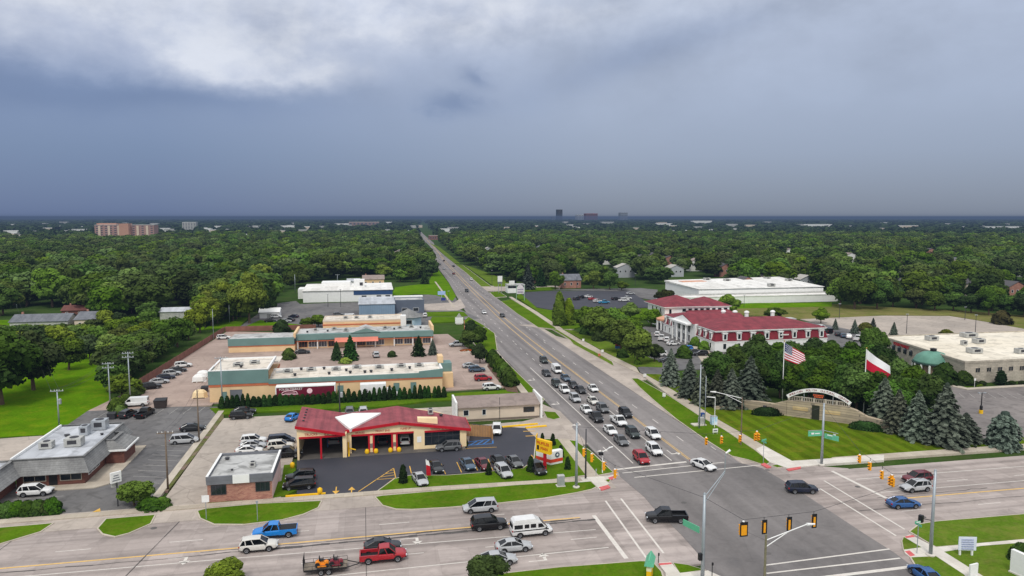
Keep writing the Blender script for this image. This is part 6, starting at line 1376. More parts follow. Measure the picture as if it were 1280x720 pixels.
tree(168, 632, 4.0, 2.5, 'dec', (1.1, 1.15, .8), 'small spreading tree behind the restaurant pylon sign')
plant(190, 635, BUSH[1], 'low spreading bush right of the small tree by the lot exit', (1.6, 1.2, .75), tint=(.8, 1, .6)); plant(203, 633, BUSH[2], 'low bush at the end of the concrete kerb', (.9, .9, .7), tint=(.9, 1.1, .7))
for px, py, s in ((150, 520, 1.1), (146, 512, 1.3), (158, 506, 1.2), (165, 498, 1.3), (172, 492, 1.2)): plant(px, py, BUSH[rnd.randrange(3)], 'bright weedy bush at the edge of the restaurant rear lot', (s, s, s), tint=BR, group='weedy bushes by the restaurant lot')
tree(284, 742, hz(*G(284, 742), 699), 2.6, 'hi', (2.2, 1.9, .7), 'bright yellow-green tree top at the bottom left edge'); tree(607, 745, hz(*G(607, 745), 694), 2.7, 'hi', (.8, .95, .8), 'dark green tree top at the bottom edge hiding a silver car')
# -- right: poplars and roadside cluster
tree(699, 407, 13.4, 2.7, 'pop', (2.9, 2.6, 1.0), 'taller bright columnar tree beside the round white logo sign'); tree(711, 406, 10.6, 2.6, 'pop', (2.5, 2.3, 1.0), 'shorter bright columnar tree beside the round white logo sign')
for px, py, H, r, tn, lab in ((732, 417, 9.5, 4.3, (1.75, 1.65, 1.0), 'leafy tree nearest the columnar trees on the hotel lawn'), (748, 424, 10.5, 4.8, (1.75, 1.65, 1.0), 'broad leafy tree second on the hotel lawn with a dark bush below'), (766, 418, 9, 4.2, (1.1, 1.2, 1), 'leafy tree at the back of the hotel lawn group'), (776, 441, 10, 5.0, (1.75, 1.65, 1.0), 'broad leafy tree third on the hotel lawn'), (797, 455, 9.6, 4.2, (1.5, 1.4, 1), 'bright round tree at the hotel drive mouth'), (790, 432, 8.5, 4, (1.75, 1.65, 1.0), 'leafy tree between lawn and hotel car row'), (788, 399, 6.5, 3.4, (1.3, 1.3, 1), 'flat-topped tree at the dark car park edge'), (814, 408, 6.5, 3.4, (1.75, 1.65, 1.0), 'leafy tree before the copper entrance of the hotel'), (818, 452, 5, 2.4, (.8, .9, .8), 'small dark tree at the hotel lot corner'), (832, 384, 8, 4.4, (.55, .42, .6), 'dark purple-leaved tree left of the warehouse'), (840, 390, 6.2, 3.6, (.9, 1, .9), 'green tree before the purple-leaved tree'), (911, 394, 8.6, 4.6, (1.75, 1.65, 1.0), 'leafy tree between hotel roof and warehouse'), (968, 400, 5, 4, (1.75, 1.65, 1.0), 'low broad tree behind the hotel roof'), (1026, 404, 6, 2.6, (1.75, 1.65, 1.0), 'small tree right of the hotel end')):
    tree(px, py, H * 1.12, r * 1.2, 'hi', tn, lab)
for px, py, s, lab in ((730, 418, 1.2, 'dark round bush under the first hotel lawn tree'), (748, 426, 1.7, 'dark round bush under the second hotel lawn tree'), (778, 447, 1.3, 'dark bush beside the red and blue lawn sign'), (797, 456, .8, 'low bush under the bright round tree'), (880, 437, 1.4, 'bush at the hotel entrance columns'), (869, 432, 1.4, 'second bush at the hotel entrance columns'), (921, 443, 1.5, 'bright bush at the hotel south wall'), (855, 447, 1.8, 'bright bush behind the blue spruces')):
    plant(px, py, BUSH[rnd.randrange(3)], lab, (s, s, s), tint=(.8, .95, .7) if 'dark' in lab else (1.3, 1.4, .8))
# -- grove behind the wall
gv = [(932, 470), (950, 476), (968, 478), (985, 482), (1003, 486), (1022, 489), (1042, 494), (1060, 498), (1080, 502), (1097, 508), (1118, 515), (1138, 521), (948, 462), (972, 466), (992, 470), (1014, 474), (1036, 478), (1058, 483), (1078, 488), (1100, 493), (1122, 500), (1144, 508), (900, 488), (915, 482), (922, 496), (940, 500), (955, 494), (975, 496), (992, 498), (1010, 500), (1030, 505), (1050, 508), (1070, 512), (1088, 516), (1110, 524), (1088, 472), (1104, 478), (1158, 520), (1040, 466), (1062, 470), (1020, 462)]
for k, (px, py) in enumerate(gv): tree(px, py, rnd.uniform(8.4, 10.5), rnd.uniform(3.6, 4.6), 'hi', ((.72, .84, .66) if k % 3 else (.5, .6, .5)), 'leafy green tree in the dense grove between the stone wall and the hotel', 'grove trees behind the stone wall')
tree(1090, 462, 12.5, 4.6, 'hi', (.85, .95, .7), 'tallest tree of the grove beside the stone hall corner')
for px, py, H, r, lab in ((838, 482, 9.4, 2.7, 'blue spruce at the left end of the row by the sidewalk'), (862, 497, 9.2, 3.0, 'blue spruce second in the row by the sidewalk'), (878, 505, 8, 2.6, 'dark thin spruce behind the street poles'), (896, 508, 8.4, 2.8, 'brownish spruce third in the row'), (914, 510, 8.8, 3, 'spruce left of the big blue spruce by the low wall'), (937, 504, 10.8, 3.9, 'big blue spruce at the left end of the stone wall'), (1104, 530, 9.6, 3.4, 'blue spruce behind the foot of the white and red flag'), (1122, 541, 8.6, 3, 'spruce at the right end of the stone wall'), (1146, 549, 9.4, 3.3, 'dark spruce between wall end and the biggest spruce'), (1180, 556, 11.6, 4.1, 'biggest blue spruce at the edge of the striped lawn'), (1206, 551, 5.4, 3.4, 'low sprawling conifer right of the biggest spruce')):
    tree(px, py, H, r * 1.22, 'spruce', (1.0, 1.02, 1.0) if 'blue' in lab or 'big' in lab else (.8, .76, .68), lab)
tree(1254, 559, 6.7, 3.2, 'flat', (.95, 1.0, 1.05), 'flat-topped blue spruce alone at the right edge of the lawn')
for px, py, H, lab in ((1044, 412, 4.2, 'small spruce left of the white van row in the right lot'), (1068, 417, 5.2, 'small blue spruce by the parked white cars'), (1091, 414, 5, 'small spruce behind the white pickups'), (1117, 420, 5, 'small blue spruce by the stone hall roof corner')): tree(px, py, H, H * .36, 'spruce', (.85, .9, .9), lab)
for (px, py), lab in zip(((958, 519.5), (1029, 520), (1051, 525), (1082, 538)), ('oval clipped hedge at the left of the stone wall', 'bright clipped bush left of the gateway', 'dark clipped hedge right of the gateway', 'long clipped hedge at the right of the stone wall')):
    if 'bright' in lab: plant(px, py, BUSH[0], lab, (1.15, 1.15, 1.2), 'hedge', 'hedge', (1.3, 1.6, .7))
    else: plant(px, py, HEDGE, lab, (.95 if 'dark' not in lab else .7, 1, 1.15), 'hedge', 'hedge', (.8, 1.0, .6), None, None, -.72 if 'right' in lab else -.35)
plant(1180, 479, BUSH[0], 'broad round tree-like bush at the stone hall corner', (2.3, 2.3, 2.5), tint=(.7, .8, .7)); plant(1204, 481, BUSH[1], 'dark bush right of the broad bush at the hall corner', (1.8, 1.8, 1.7), tint=(.55, .6, .6))
plant(1251, 480, ARB[1], 'dark pyramid conifer against the stone hall wall', (2.4, 2.4, 1.15), 'dwarf_conifer', 'conifer', (.8, .9, .8))
for px, s in ((1215, 1), (1228, .7), (1265, .7), (1278, .7)): plant(px, 480, BUSH[2], 'low bush along the foot of the stone hall', (s, s, .6 * s), tint=(.6, .6, .6), group='low bushes along the stone hall')
plant(1275, 701, BUSH[1], 'dark bush behind the white sign at the right bottom corner', (.9, .9, 1.1), tint=(.6, .7, .6)); plant(1252, 405, BUSH[1], 'bare brownish bush at the edge of the empty lot', (2.6, 2.6, 2.6), tint=(1.3, .8, .9)); plant(1183, 418, BUSH[2], 'dark brown bush behind the stone hall', (1.6, 1.6, .9), tint=(1, .7, .7)); plant(1082, 414, BUSH[2], 'reddish bush in the right lot', (2, 2, 1.6), tint=(1.2, .8, .6))
# -- edge trees of the right wood
for px, py, H, r, tn, lab in ((1068, 386, 18, 8.0, (1.0, 1.1, .9), 'tallest broad tree at the meadow edge right of the warehouse'), (1050, 382, 14.5, 6, BR, 'bright tree left of the tallest meadow-edge tree'), (1096, 386, 15, 6.5, (.85, .95, .85), 'dark broad tree right of the tallest meadow-edge tree'), (1116, 383, 10, 5, BR, 'lower bright tree at the meadow edge'), (1145, 385, 10, 5.5, BR, 'round tree in the middle of the meadow edge'), (1168, 388, 9.5, 5.4, BR, 'broad round tree at the meadow edge before the red-brick house'), (1192, 388, 9, 5, (.9, 1, .9), 'round tree right of the middle of the meadow edge'), (1214, 391, 9, 5, (.8, .9, .8), 'dark round tree at the right of the meadow edge'), (1236, 394, 13, 4.6, (1.1, 1.2, 1), 'upright tree near the right end of the meadow edge'), (1256, 394, 9.5, 5, DK, 'dark tree beyond the bare bush at the right'), (1280, 396, 10, 5.5, DK, 'dark tree cut by the right edge at the meadow')):
    tree(px, py, H, r, 'hi', tn, lab)
for px, py, H, r, kind, tn, lab in ((660, 362, 15, 5, 'spruce', (.8, .85, .9), 'tall dark spruce behind the roadside signs'), (641, 361, 11, 3.5, 'dec', DK, 'dark tree behind the roadside shop'), (676, 358, 12, 4, 'con', (.8, .9, .8), 'dark conifer left of the brick house'), (694, 361, 11, 5, 'dec', (.9, 1, .9), 'green tree just left of the slate-roofed brick house'), (742, 361, 12, 5, 'dec', BR, 'green tree just right of the slate-roofed brick house'), (762, 362, 12, 5, 'dec', (.9, 1, .9), 'green tree farther right of the slate-roofed brick house'), (777, 363, 6, 4, 'dec', YL, 'bright yellowish bushy tree at the far car park edge'), (540, 345, 13, 6, 'dec', DK, 'dark tree leaning over the left kerb of the far road'), (526, 341, 17, 8, 'hi', (.7, .8, .75), 'big dark tree crown beside the far road on the left'), (500, 352, 9, 6, 'dec', BR, 'bright broad tree at the green lawn of the far left roadside'), (478, 349, 11, 6.5, 'dec', BR, 'bright broad tree above the long white hall'), (515, 352, 9, 5, 'dec', (1.2, 1.2, 1), 'round tree second at the far left roadside lawn'), (531, 355, 9, 3.4, 'con', (.9, 1, .9), 'dark upright conifer at the far left roadside lawn')):
    tree(px, py, H, r, kind, tn, lab)
# ---------------------------------------------------------------- woods: nearest trees as things, the rest as one mass
def inside(p, poly):
    x, y = p; c = False; n = len(poly)
    for i in range(n):
        (x1, y1), (x2, y2) = poly[i], poly[i - 1]
        if (y1 > y) != (y2 > y) and x < (x2 - x1) * (y - y1) / (y2 - y1) + x1: c = not c
    return c
WOOD = [[(-500, 276), (523, 276), (521, 291), (520, 306), (532, 322), (536, 334), (534, 347), (490, 352), (448, 349), (385, 353), (345, 378), (318, 390), (285, 392), (255, 396), (200, 399), (150, 402), (118, 404), (0, 396), (-500, 400)],
        [(535, 276), (545, 292), (552, 304), (566, 318), (586, 329), (620, 344), (650, 357), (700, 356), (735, 357), (830, 355), (1045, 371), (1060, 382), (1130, 382), (1200, 386), (1300, 394), (1800, 400), (1800, 276)]]
CLEAR = [ [(8, 386), (108, 386), (108, 415), (8, 415)], [(193, 386), (262, 386), (262, 412), (193, 412)], [(432, 346), (492, 346), (492, 362), (432, 362)], [(698, 344), (730, 344), (730, 362), (698, 362)], [(340, 362), (385, 362), (385, 384), (340, 384)], [(-400, 384), (-20, 384), (-20, 402), (-400, 402)]]
HOUSES = []
cand = []
y = 240.0
def wedge_ok(x, y, m=.78): return y > 0 and abs(math.atan2(x * cY - y * sY, x * sY + y * cY)) < m
rw = random.Random(5)
def wood_points(d0, d1, sp):
    out = []; n = int(d1 / sp) + 2
    for j in range(int(d0 * .6 / sp), n):
        for i in range(-n, n):
            x = (i + rw.uniform(-.42, .42)) * sp; yy = (j + rw.uniform(-.42, .42)) * sp; d = math.hypot(x, yy)
            if not (d0 <= d < d1) or not wedge_ok(x, yy): continue
            p = Pj(x, yy)
            if any(inside(p, w) for w in WOOD) and not any(inside(p, c) for c in CLEAR): out.append((x, yy, d))
    return out
houses_px = [(757, 330, 1), (815, 326, 0), (835, 330, 1), (842, 345, 1), (870, 338, 1), (800, 332, 0), (905, 345, 1), (935, 340, 0), (985, 322, 1), (1016, 330, 0), (1160, 322, 1), (1100, 318, 0), (1060, 328, 1), (1210, 370, 0), (1262, 372, 1), (1240, 352, 0), (1130, 350, 1), (1190, 336, 1), (880, 318, 0), (780, 346, 1), (720, 324, 0), (676, 316, 1), (640, 330, 0), (610, 318, 1), (1280, 345, 1), (955, 352, 0), (1075, 346, 0), (440, 306, 0), (500, 322, 1), (470, 316, 0), (930, 366, 1), (1005, 358, 1)]
for k, (px, py, s) in enumerate(houses_px):
    x, yy = G(px, py); HOUSES.append((x, yy, k, s))
wl = [(2, 26, 291), (30, 36, 288), (52, 72, 287.5), (86, 112, 289), (96, 106, 285), (46, 78, 303), (196, 214, 287), (205, 222, 289), (262, 274, 289), (268, 280, 284), (310, 325, 285), (336, 360, 290), (350, 372, 284.5), (372, 386, 290), (380, 388, 286), (418, 436, 281), (513, 520, 285), (520, 528, 283), (548, 562, 288), (560, 574, 286.5), (668, 676, 284), (712, 722, 285), (752, 768, 279.5), (790, 800, 287), (820, 842, 281), (866, 880, 286), (836, 846, 283.5), (866, 890, 278.5), (908, 922, 283), (930, 946, 283), (1000, 1040, 283), (1060, 1070, 284), (1120, 1150, 284), (1226, 1280, 285), (1180, 1190, 281), (556, 566, 293), (300, 312, 296), (480, 488, 290), (160, 176, 286), (12, 40, 297)]
rx = random.Random(21); wl += [(x_, x_ + rx.uniform(3, 11), rx.uniform(278.5, 299)) for x_ in [rx.uniform(0, 320) for _ in range(26)] + [rx.uniform(330, 515) for _ in range(12)] + [rx.uniform(560, 1280) for _ in range(34)]]
CLEAR += [[(a - 1, py + .2), (c + 1, py + .2), (c + 1, py + 1.5 + .27 * (py - 271)), (a - 1, py + 1.5 + .27 * (py - 271))] for a, c, py in wl + [(117, 194, 298.5), (228, 245, 288.5), (436, 474, 281.5), (537, 552, 299)]]
def kp(x, yy, m):
    for hx, hy, _, s in HOUSES:
        d = math.hypot(hx, hy); f = d * (.21 if s else .12); t = (hy - yy) / hy
        if -m < hy - yy < f and abs(x - (hx - hx * t)) < m * (1.0 if s else .75): return False
    return True
near = sorted([p for p in wood_points(250, 720, 11.6) if kp(p[0], p[1], 9)], key=lambda p: p[2])
nind = max(0, 296 - TREES)
for x, yy, d in near[:nind]:
    left = x < 60; H = rw.uniform(11.5, 20.5) if left else rw.uniform(8.5, 18)
    tn = rw.choice([(1, 1, 1), (.75, .8, .8), (1.45, 1.35, .9), (.9, 1., .9), DK, (1.1, 1.1, .8), DK])
    tree(0, 0, H, H * rw.uniform(.42, .56), 'dec', tn, 'broad green tree in the dense wood on the left, beyond field and sheds' if left else 'broad green tree in the wooded housing area on the right', 'trees of the left wood' if left else 'trees of the right wood', (x, yy))
rest = near[nind:] + [p for p in wood_points(720, 1500, 14) if kp(p[0], p[1], 11)]
print('trees as things', TREES, 'in the mass', len(rest))
me = bpy.data.meshes.new('woodland'); me.vertices.add(len(rest))
me.vertices.foreach_set('co', np.array([(x, yy, -.3) for x, yy, _ in rest], np.float32).ravel())
def attr(nm, tp, arr, f): a = me.attributes.new(nm, tp, 'POINT'); a.data.foreach_set(f, np.asarray(arr, np.float32 if tp != 'INT' else np.int32).ravel())
sc_ = []; 
for x, yy, d in rest:
    H = rw.uniform(.6, 1.4); w_ = H ** .7 * rw.uniform(.9, 1.75); sc_.append((w_, w_, H))
attr('scl', 'FLOAT_VECTOR', sc_, 'vector'); attr('rot', 'FLOAT_VECTOR', [(0, 0, rw.uniform(0, 6.28)) for _ in rest], 'vector'); attr('idx', 'INT', [rw.randrange(4) for _ in rest], 'value')
wo = bpy.data.objects.new('woodland', me); COL.objects.link(wo); setp(wo, 'unbroken tree canopy of the far woods and leafy suburbs up to the haze', 'woodland', None, 'stuff')
ng = bpy.data.node_groups.new('woodland', 'GeometryNodeTree'); ng.interface.new_socket('Geometry', in_out='INPUT', socket_type='NodeSocketGeometry'); ng.interface.new_socket('Geometry', in_out='OUTPUT', socket_type='NodeSocketGeometry')
gi, go = ng.nodes.new('NodeGroupInput'), ng.nodes.new('NodeGroupOutput'); iop = ng.nodes.new('GeometryNodeInstanceOnPoints'); jn = ng.nodes.new('GeometryNodeJoinGeometry')
src = {}
for o in COL.objects:
    if o.name.split('.')[0] == 'crown' and o.data in DEC and o.data.name not in src: src[o.data.name] = o
for o in src.values():
    oi = ng.nodes.new('GeometryNodeObjectInfo'); oi.inputs['Object'].default_value = o; oi.inputs['As Instance'].default_value = True; ng.links.new(oi.outputs['Geometry'], jn.inputs[0])
def na(nm, tp): n = ng.nodes.new('GeometryNodeInputNamedAttribute'); n.data_type = tp; n.inputs[0].default_value = nm; return n.outputs[0]
iop.inputs['Pick Instance'].default_value = True
ng.links.new(gi.outputs[0], iop.inputs['Points']); ng.links.new(jn.outputs[0], iop.inputs['Instance']); ng.links.new(na('idx', 'INT'), iop.inputs['Instance Index'])
e2r = ng.nodes.new('FunctionNodeEulerToRotation'); ng.links.new(na('rot', 'FLOAT_VECTOR'), e2r.inputs[0]); ng.links.new(e2r.outputs[0], iop.inputs['Rotation']); ng.links.new(na('scl', 'FLOAT_VECTOR'), iop.inputs['Scale'])
ng.links.new(iop.outputs[0], go.inputs[0]); md = wo.modifiers.new('scatter', 'NODES'); md.node_group = ng
# far canopy: jagged leaf clumps, larger and sparser with distance, in one sheet-like mass
qs, sh = [], []
for d0, d1, sp, sz, k in ((1500, 2400, 17, 4.2, 13), (2400, 4200, 30, 8, 11), (4200, 8000, 60, 16, 9), (8000, 16000, 140, 40, 7), (16000, 30000, 330, 95, 6)):
    P = np.array([(x, yy) for x, yy, _ in wood_points(d0, d1, sp)] or [(0, 0)]); m = len(P)
    if m < 2: continue
    c = np.repeat(P, k, 0); n = len(c); dd = unit(rng, n + 200, -.1)[:n]; n = len(dd); c = c[:n]
    big = np.repeat(rng.uniform(.7, 1.25, m), k)[:n]; hgt = np.repeat(rng.uniform(7, 14, m), k)[:n] * (1 if d0 < 4000 else 1.1)
    pos = np.stack([c[:, 0] + dd[:, 0] * sp * .5 * big, c[:, 1] + dd[:, 1] * sp * .5 * big, hgt * .45 + dd[:, 2] * hgt * .6], 1)
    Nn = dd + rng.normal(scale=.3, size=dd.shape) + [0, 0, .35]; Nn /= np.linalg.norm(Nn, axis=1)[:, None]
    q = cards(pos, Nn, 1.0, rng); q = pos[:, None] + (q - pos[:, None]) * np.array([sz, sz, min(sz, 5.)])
    qs.append(q); sh.append(np.clip(.3 + .4 * dd[:, 2] + np.repeat(rng.uniform(-.3, .25, m), k)[:n] + rng.normal(scale=.1, size=n), 0, 1))  # clump tops painted lighter and sides darker, as light from above
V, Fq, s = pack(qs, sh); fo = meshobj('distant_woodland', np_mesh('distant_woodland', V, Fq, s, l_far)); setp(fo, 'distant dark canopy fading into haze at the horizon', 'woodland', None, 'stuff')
print('far clumps', len(Fq))
# ---------------------------------------------------------------- houses among the trees
hw = [M('house_siding_white', (222, 222, 218), .8, .06, .2), M('house_siding_cream', (208, 198, 180), .8, .06, .2), b_brick, M('house_siding_grey', (168, 172, 176), .8, .06, .2)]
hr = [b_shingle2, b_brownroof, M('house_roof_pale', (176, 172, 166), .9, .1, .3), M('house_roof_dark', (84, 82, 84), .9, .1, .3)]
for x, yy, k, s in HOUSES:
    side = 'left' if x < 60 else 'right'
    b = thing('suburban_house', f'gabled house glimpsed among trees in the {side} suburb', 'house', (x, yy, 0), 0, f'houses among the trees on the {side}')
    w_, d_, h_ = rw.uniform(9, 14), rw.uniform(8, 10), rw.uniform(4.5, 7.5); x0, x1, y0, y1 = x - w_ / 2, x + w_ / 2, yy - d_ / 2, yy + d_ / 2
    MB().box(x0, x1, y0, y1, -.3, h_).build('wall', hw[k % 4], b); gable(b, x0, x1, y0, y1, h_, 2.6, .4, hr[(k * 3 + s) % 4], 'Y' if s else 'X', hw[k % 4])
    for q in range(3): win(b, 'S', x0 + w_ * (.12 + .3 * q), x0 + w_ * (.12 + .3 * q) + 1.3, h_ * .5, h_ * .5 + 1.5, y0, b_white)
# ---------------------------------------------------------------- distant buildings
def far_block(lab, cat, px0, px1, py, pyt, wall, roofm, depth=20, group=None, wins=None, nm='apartment_block', px_roof=None):
    (x0, y0), (x1, y1) = G(px0, py), G(px1, py); y_ = (y0 + y1) / 2; x0 = x0 + (y_ - y0) * math.tan(math.atan2(x0, y0)); x1 = x1 + (y_ - y1) * math.tan(math.atan2(x1, y1)); h = hz((x0 + x1) / 2, y_, pyt)
    b = thing(nm, lab, cat, ((x0 + x1) / 2, y_, 0), 0, group); MB().box(x0, x1, y_, y_ + depth, -1, h).build('wall', wall, b)
    MB().box(x0 - .3, x1 + .3, y_ - .3, y_ + depth + .3, h + .01, h + .8).build('roof', roofm, b)
    if wins:
        nx, nz = wins; mb = MB()
        for i in range(nx):
            for j in range(nz): a = x0 + (x1 - x0) * (i + .25) / nx; c = h * (j + .3) / nz; o = MB().box(a, a + (x1 - x0) / nx * .5, y_ - .12, y_ - .01, c, c + h / nz * .45).build('window', b_glass2, b)
    return x0, x1, y_, h, b
x0, x1, y_, h, b = far_block('wide brick apartment block with an orange stair tower, far left', 'apartment block', 119, 193, 300, 281.5, b_orange, b_greyroof, 30, None, (13, 7))
m_ = (x0 + x1) / 2 + 4; MB().box(m_ - 9, m_ + 7, y_ - 14, y_ + 10, -1, h + 3).box(x0 - 3, x0 + 30, y_ + 20, y_ + 40, h, h + 3.5).build('stair_tower', M('orange_brick', (180, 138, 118), .9, .06, .05), b)
for k in range(6): MB().box(x0 + (x1 - x0) * (k + .5) / 6.2 - 2, x0 + (x1 - x0) * (k + .5) / 6.2 + 2, y_ - 1.2, y_ - .2, 2, h - 1).build('balcony_stack', M('cream_balcony', (206, 188, 168), .9, .05, .1), b)
far_block('pale grey tower block right of the wide brick apartment block', 'apartment block', 228, 245, 289, 278, b_hvac, b_white, 25, None, (5, 6))
far_block('tall dark office tower on the horizon above the road', 'office tower', 696.5, 703, 276.5, 262, M('dark_tower_glass', (46, 58, 78), .3, .1, .01), b_dark, 50, None, (4, 14), 'office_tower')
far_block('small block right beside the tall dark tower', 'office block', 690, 694, 276.5, 271, M('blue_grey_block', (90, 104, 122), .6, .1, .01), b_dark, 40, None, (3, 4))
far_block('white and red stadium-like block on the horizon', 'office block', 732, 747, 276.8, 267, M('dark_red_block', (96, 70, 84), .7, .1, .01), b_red, 60, None, (6, 3)); far_block('pale office block left of the red-roofed one on the horizon', 'office block', 721, 731, 276.5, 268.6, M('pale_block', (150, 156, 166), .7, .05, .01), b_white, 60, None, (5, 4))
far_block('grey office block at the right of the horizon group', 'office block', 775.5, 784.5, 276.5, 266, M('grey_block', (112, 122, 138), .6, .05, .01), b_dark, 60, None, (5, 5))
far_block('wide brown flat mall on the horizon left of the road', 'mall', 436, 474, 282, 277.8, M('brown_mall_wall', (150, 122, 112), .9, .05, .01), M('pale_mall_roof', (190, 180, 172), .9, .05, .01), 150, None, (8, 1), 'mall'); far_block('low red-brown mall building beside the far road end', 'mall', 537, 552, 299.5, 295, M('mall_brick', (134, 96, 88), .9, .05, .02), b_brownroof, 30, None, (5, 1), 'mall')
for k, (a, c, py) in enumerate(wl): far_block('pale flat commercial building scattered below the horizon', 'commercial building', a, c, py + 1.5, py - rw.uniform(1.3, 2.8), [b_white, b_hvac, b_beige][k % 3], [b_white, b_hvac][k % 2], 30, 'pale flat buildings below the horizon', None, 'commercial_building')
# ---------------------------------------------------------------- signals, poles, signs, flags
s_yel = M('signal_yellow', (232, 158, 26), .5, .08, 3.); s_pole = M('galvanised_pole', (160, 168, 174), .45, .1, 1., .4); s_lens = M('signal_lens', (96, 26, 20), .3, .2, 6.); s_green = M('street_sign_green', (96, 176, 140), .5, .06, 2.)
s_wht = M('sign_white', (226, 226, 224), .6, .04, 2.); s_concb = M('pole_footing', (196, 190, 180), .9, .1, 1.)
POLES = dict(NW=(31.7, 106.9), NE=(76.4, 108.6), SE=(69.4, 75.8), SW=(37.3, 74.1)); PH = dict(NW=10.4, NE=10.9, SE=11.2, SW=11.3)
for k, lab in (('NW', 'grey steel signal pole on the grass corner by the repair garage'), ('NE', 'grey steel signal pole with green street signs by the striped lawn'), ('SE', 'grey steel signal pole at the right bottom corner of the junction'), ('SW', 'grey steel signal pole with green street sign and lamp arm at the bottom')):
    x, y = POLES[k]; t = thing('signal_pole', lab, 'pole', (x, y, .14)); MB().tube((x, y, .1), (x, y, PH[k]), .24, .15, 12).build('pole', s_pole, t, True)
    MB().lathe((x, y, .05), [(.55, 0), (.55, .22), (.3, .3)], 14).build('footing', s_concb, t); MB().lathe((x, y, PH[k]), [(.17, 0), (.12, .14), (.02, .2)], 10).build('cap', s_pole, t)
    if k == 'NE':
        for rz, sgn in ((R(-4), -1), (R(-62), 1)):
            cx, cy = x + sgn * 1.5 * math.cos(rz), y + sgn * 1.5 * math.sin(rz) - .1; o = MB().obox((cx, cy, 5.35 if sgn < 0 else 5.0), (2.5, .08, .85), rz).build('street_sign', s_green, t)
            MB().tube((x, y, 6.3), (x + sgn * 2.7 * math.cos(rz), y + sgn * 2.7 * math.sin(rz), 6.3), .05).build('sign_arm', s_pole, t)
            MB().obox((cx + .5 * sgn, cy - .07, 5.68), (.5, .02, .3), rz).obox((cx - .4 * sgn, cy - .07, 5.72), (.9, .02, .16), rz).build('lettering', s_wht, o)
    if k == 'SW':
        MB().obox((x - .9, y + 1.4, 6.6), (2.6, .08, .75), R(110)).build('street_sign', s_green, t)
        MB().tube((x, y, 11.0), (x + 2.9, y + .9, 13.5), .05).tube((x, y, 10.2), (x + 2.9, y + .9, 13.3), .04).tube((x + 2.9, y + .9, 13.3), (x + 3.0, y + 1.0, 15.6), .05).build('lamp_arm', s_pole, t); MB().tube((x + 3.0, y + 1.0, 15.6), (x + 3.6, y + 1.1, 15.9), .08, .15).build('lamp_head', s_wht, t)
        MB().obox((x - .5, y - .3, 3.6), (.4, .4, .8)).build('walk_signal', b_black, t)
    if k == 'SE': MB().obox((x - .9, y + .9, 4.2), (.5, .5, .9), .5).tube((x, y, 4.7), (x - .8, y + .8, 4.7), .05).build('walk_signal', b_black, t)
def signal(x, y, z, rz, lab, n=3, plate=False, wide=False, grp=None):
    t = thing('traffic_signal', lab, 'traffic light', (x, y, z), 0, grp); ca, sa = math.cos(rz), math.sin(rz)
    L = lambda a, b_, c: (x + a * ca - b_ * sa, y + a * sa + b_ * ca, z + c)
    w = .34
    for off in ((-.3, .3) if wide else (0,)):
        mb = MB(); 
        for k in range(n): mb.obox(L(off, 0, -.62 + k * .42), (w, .3, .40), rz)
        mb.build('housing', s_yel, t)
        for k in range(n):
            c = L(off, -.16, -.42 + k * .42); d = L(off, -.18, -.42 + k * .42); MB().tube(c, d, .13, n=10).build('lens', s_lens, t)
            e = L(off, -.38, -.44 + k * .42); MB().hexa([(c[0] - .15 * ca, c[1] - .15 * sa, c[2] + .1), (c[0] + .15 * ca, c[1] + .15 * sa, c[2] + .1), (e[0] + .15 * ca, e[1] + .15 * sa, e[2] + .1), (e[0] - .15 * ca, e[1] - .15 * sa, e[2] + .1)], [(c[0] - .15 * ca, c[1] - .15 * sa, c[2] + .16), (c[0] + .15 * ca, c[1] + .15 * sa, c[2] + .16), (e[0] + .15 * ca, e[1] + .15 * sa, e[2] + .14), (e[0] - .15 * ca, e[1] - .15 * sa, e[2] + .14)]).build('visor', s_yel, t)
    if wide: MB().obox(L(0, .0, .62), (.36, .3, .36), rz).build('top_section', b_black if plate else s_yel, t)
    if plate: MB().obox(L(0, -.2 if False else .16, -.78), (.66 if not wide else 1.0, .03, 1.75), rz).build('backplate', b_black, t); MB().obox(L(0, .19, -.6), (.26 if not wide else .7, .05, 1.2), rz).build('housing_back', s_yel, t)
    MB().tube(L(0, 0, .6), L(0, 0, 1.25), .035).build('hanger', b_dark, t); MB().lathe(L(0, 0, .62 if not wide else .98), [(.16, 0), (.1, .12), (.02, .16)], 8).build('cap', s_wht, t)
def spanset(A, B, ts, rz, side, plate=False, wides=(), z=6.2, order=()):
    a, b_ = POLES[A], POLES[B]; pts = []
    for i, t_ in enumerate(ts):
        x, y = a[0] + (b_[0] - a[0]) * t_, a[1] + (b_[1] - a[1]) * t_; pts.append((x, y, z + 1.2)); signal(x, y, z, rz, f'{order[i]} hung signal on the {side} span wire', 3, plate, i in wides)
    wr = thing('span_wire', f'thin {side} span wire carrying four signals between steel poles', 'wire', (*a, PH[A] - .4)); mb = MB(); P = [(*a, PH[A] - .4)] + pts + [(*b_, PH[B] - .4)]
    for p, q in zip(P, P[1:]): mb.tube(p, q, .022, n=5)
    mb.build('cable', b_dark, wr)
O4 = ('leftmost', 'second from left', 'third from left', 'rightmost')
spanset('NW', 'SW', (.073, .155, .271, .372), R(90), 'left diagonal', False, (), 6.6, ('topmost', 'second from top', 'third from top', 'lowest'))
spanset('NW', 'NE', (.504, .567, .643, .714), R(0), 'far middle', False, (3,), 6.0, O4)
spanset('NE', 'SE', (.406, .505, .613, .694), R(-90), 'right diagonal', False, (3,), 5.9, ('topmost', 'second from top', 'third from top', 'lowest'))
spanset('SW', 'SE', (.16, .245, .349, .456), R(180), 'near bottom', True, (0,), 6.5, O4)
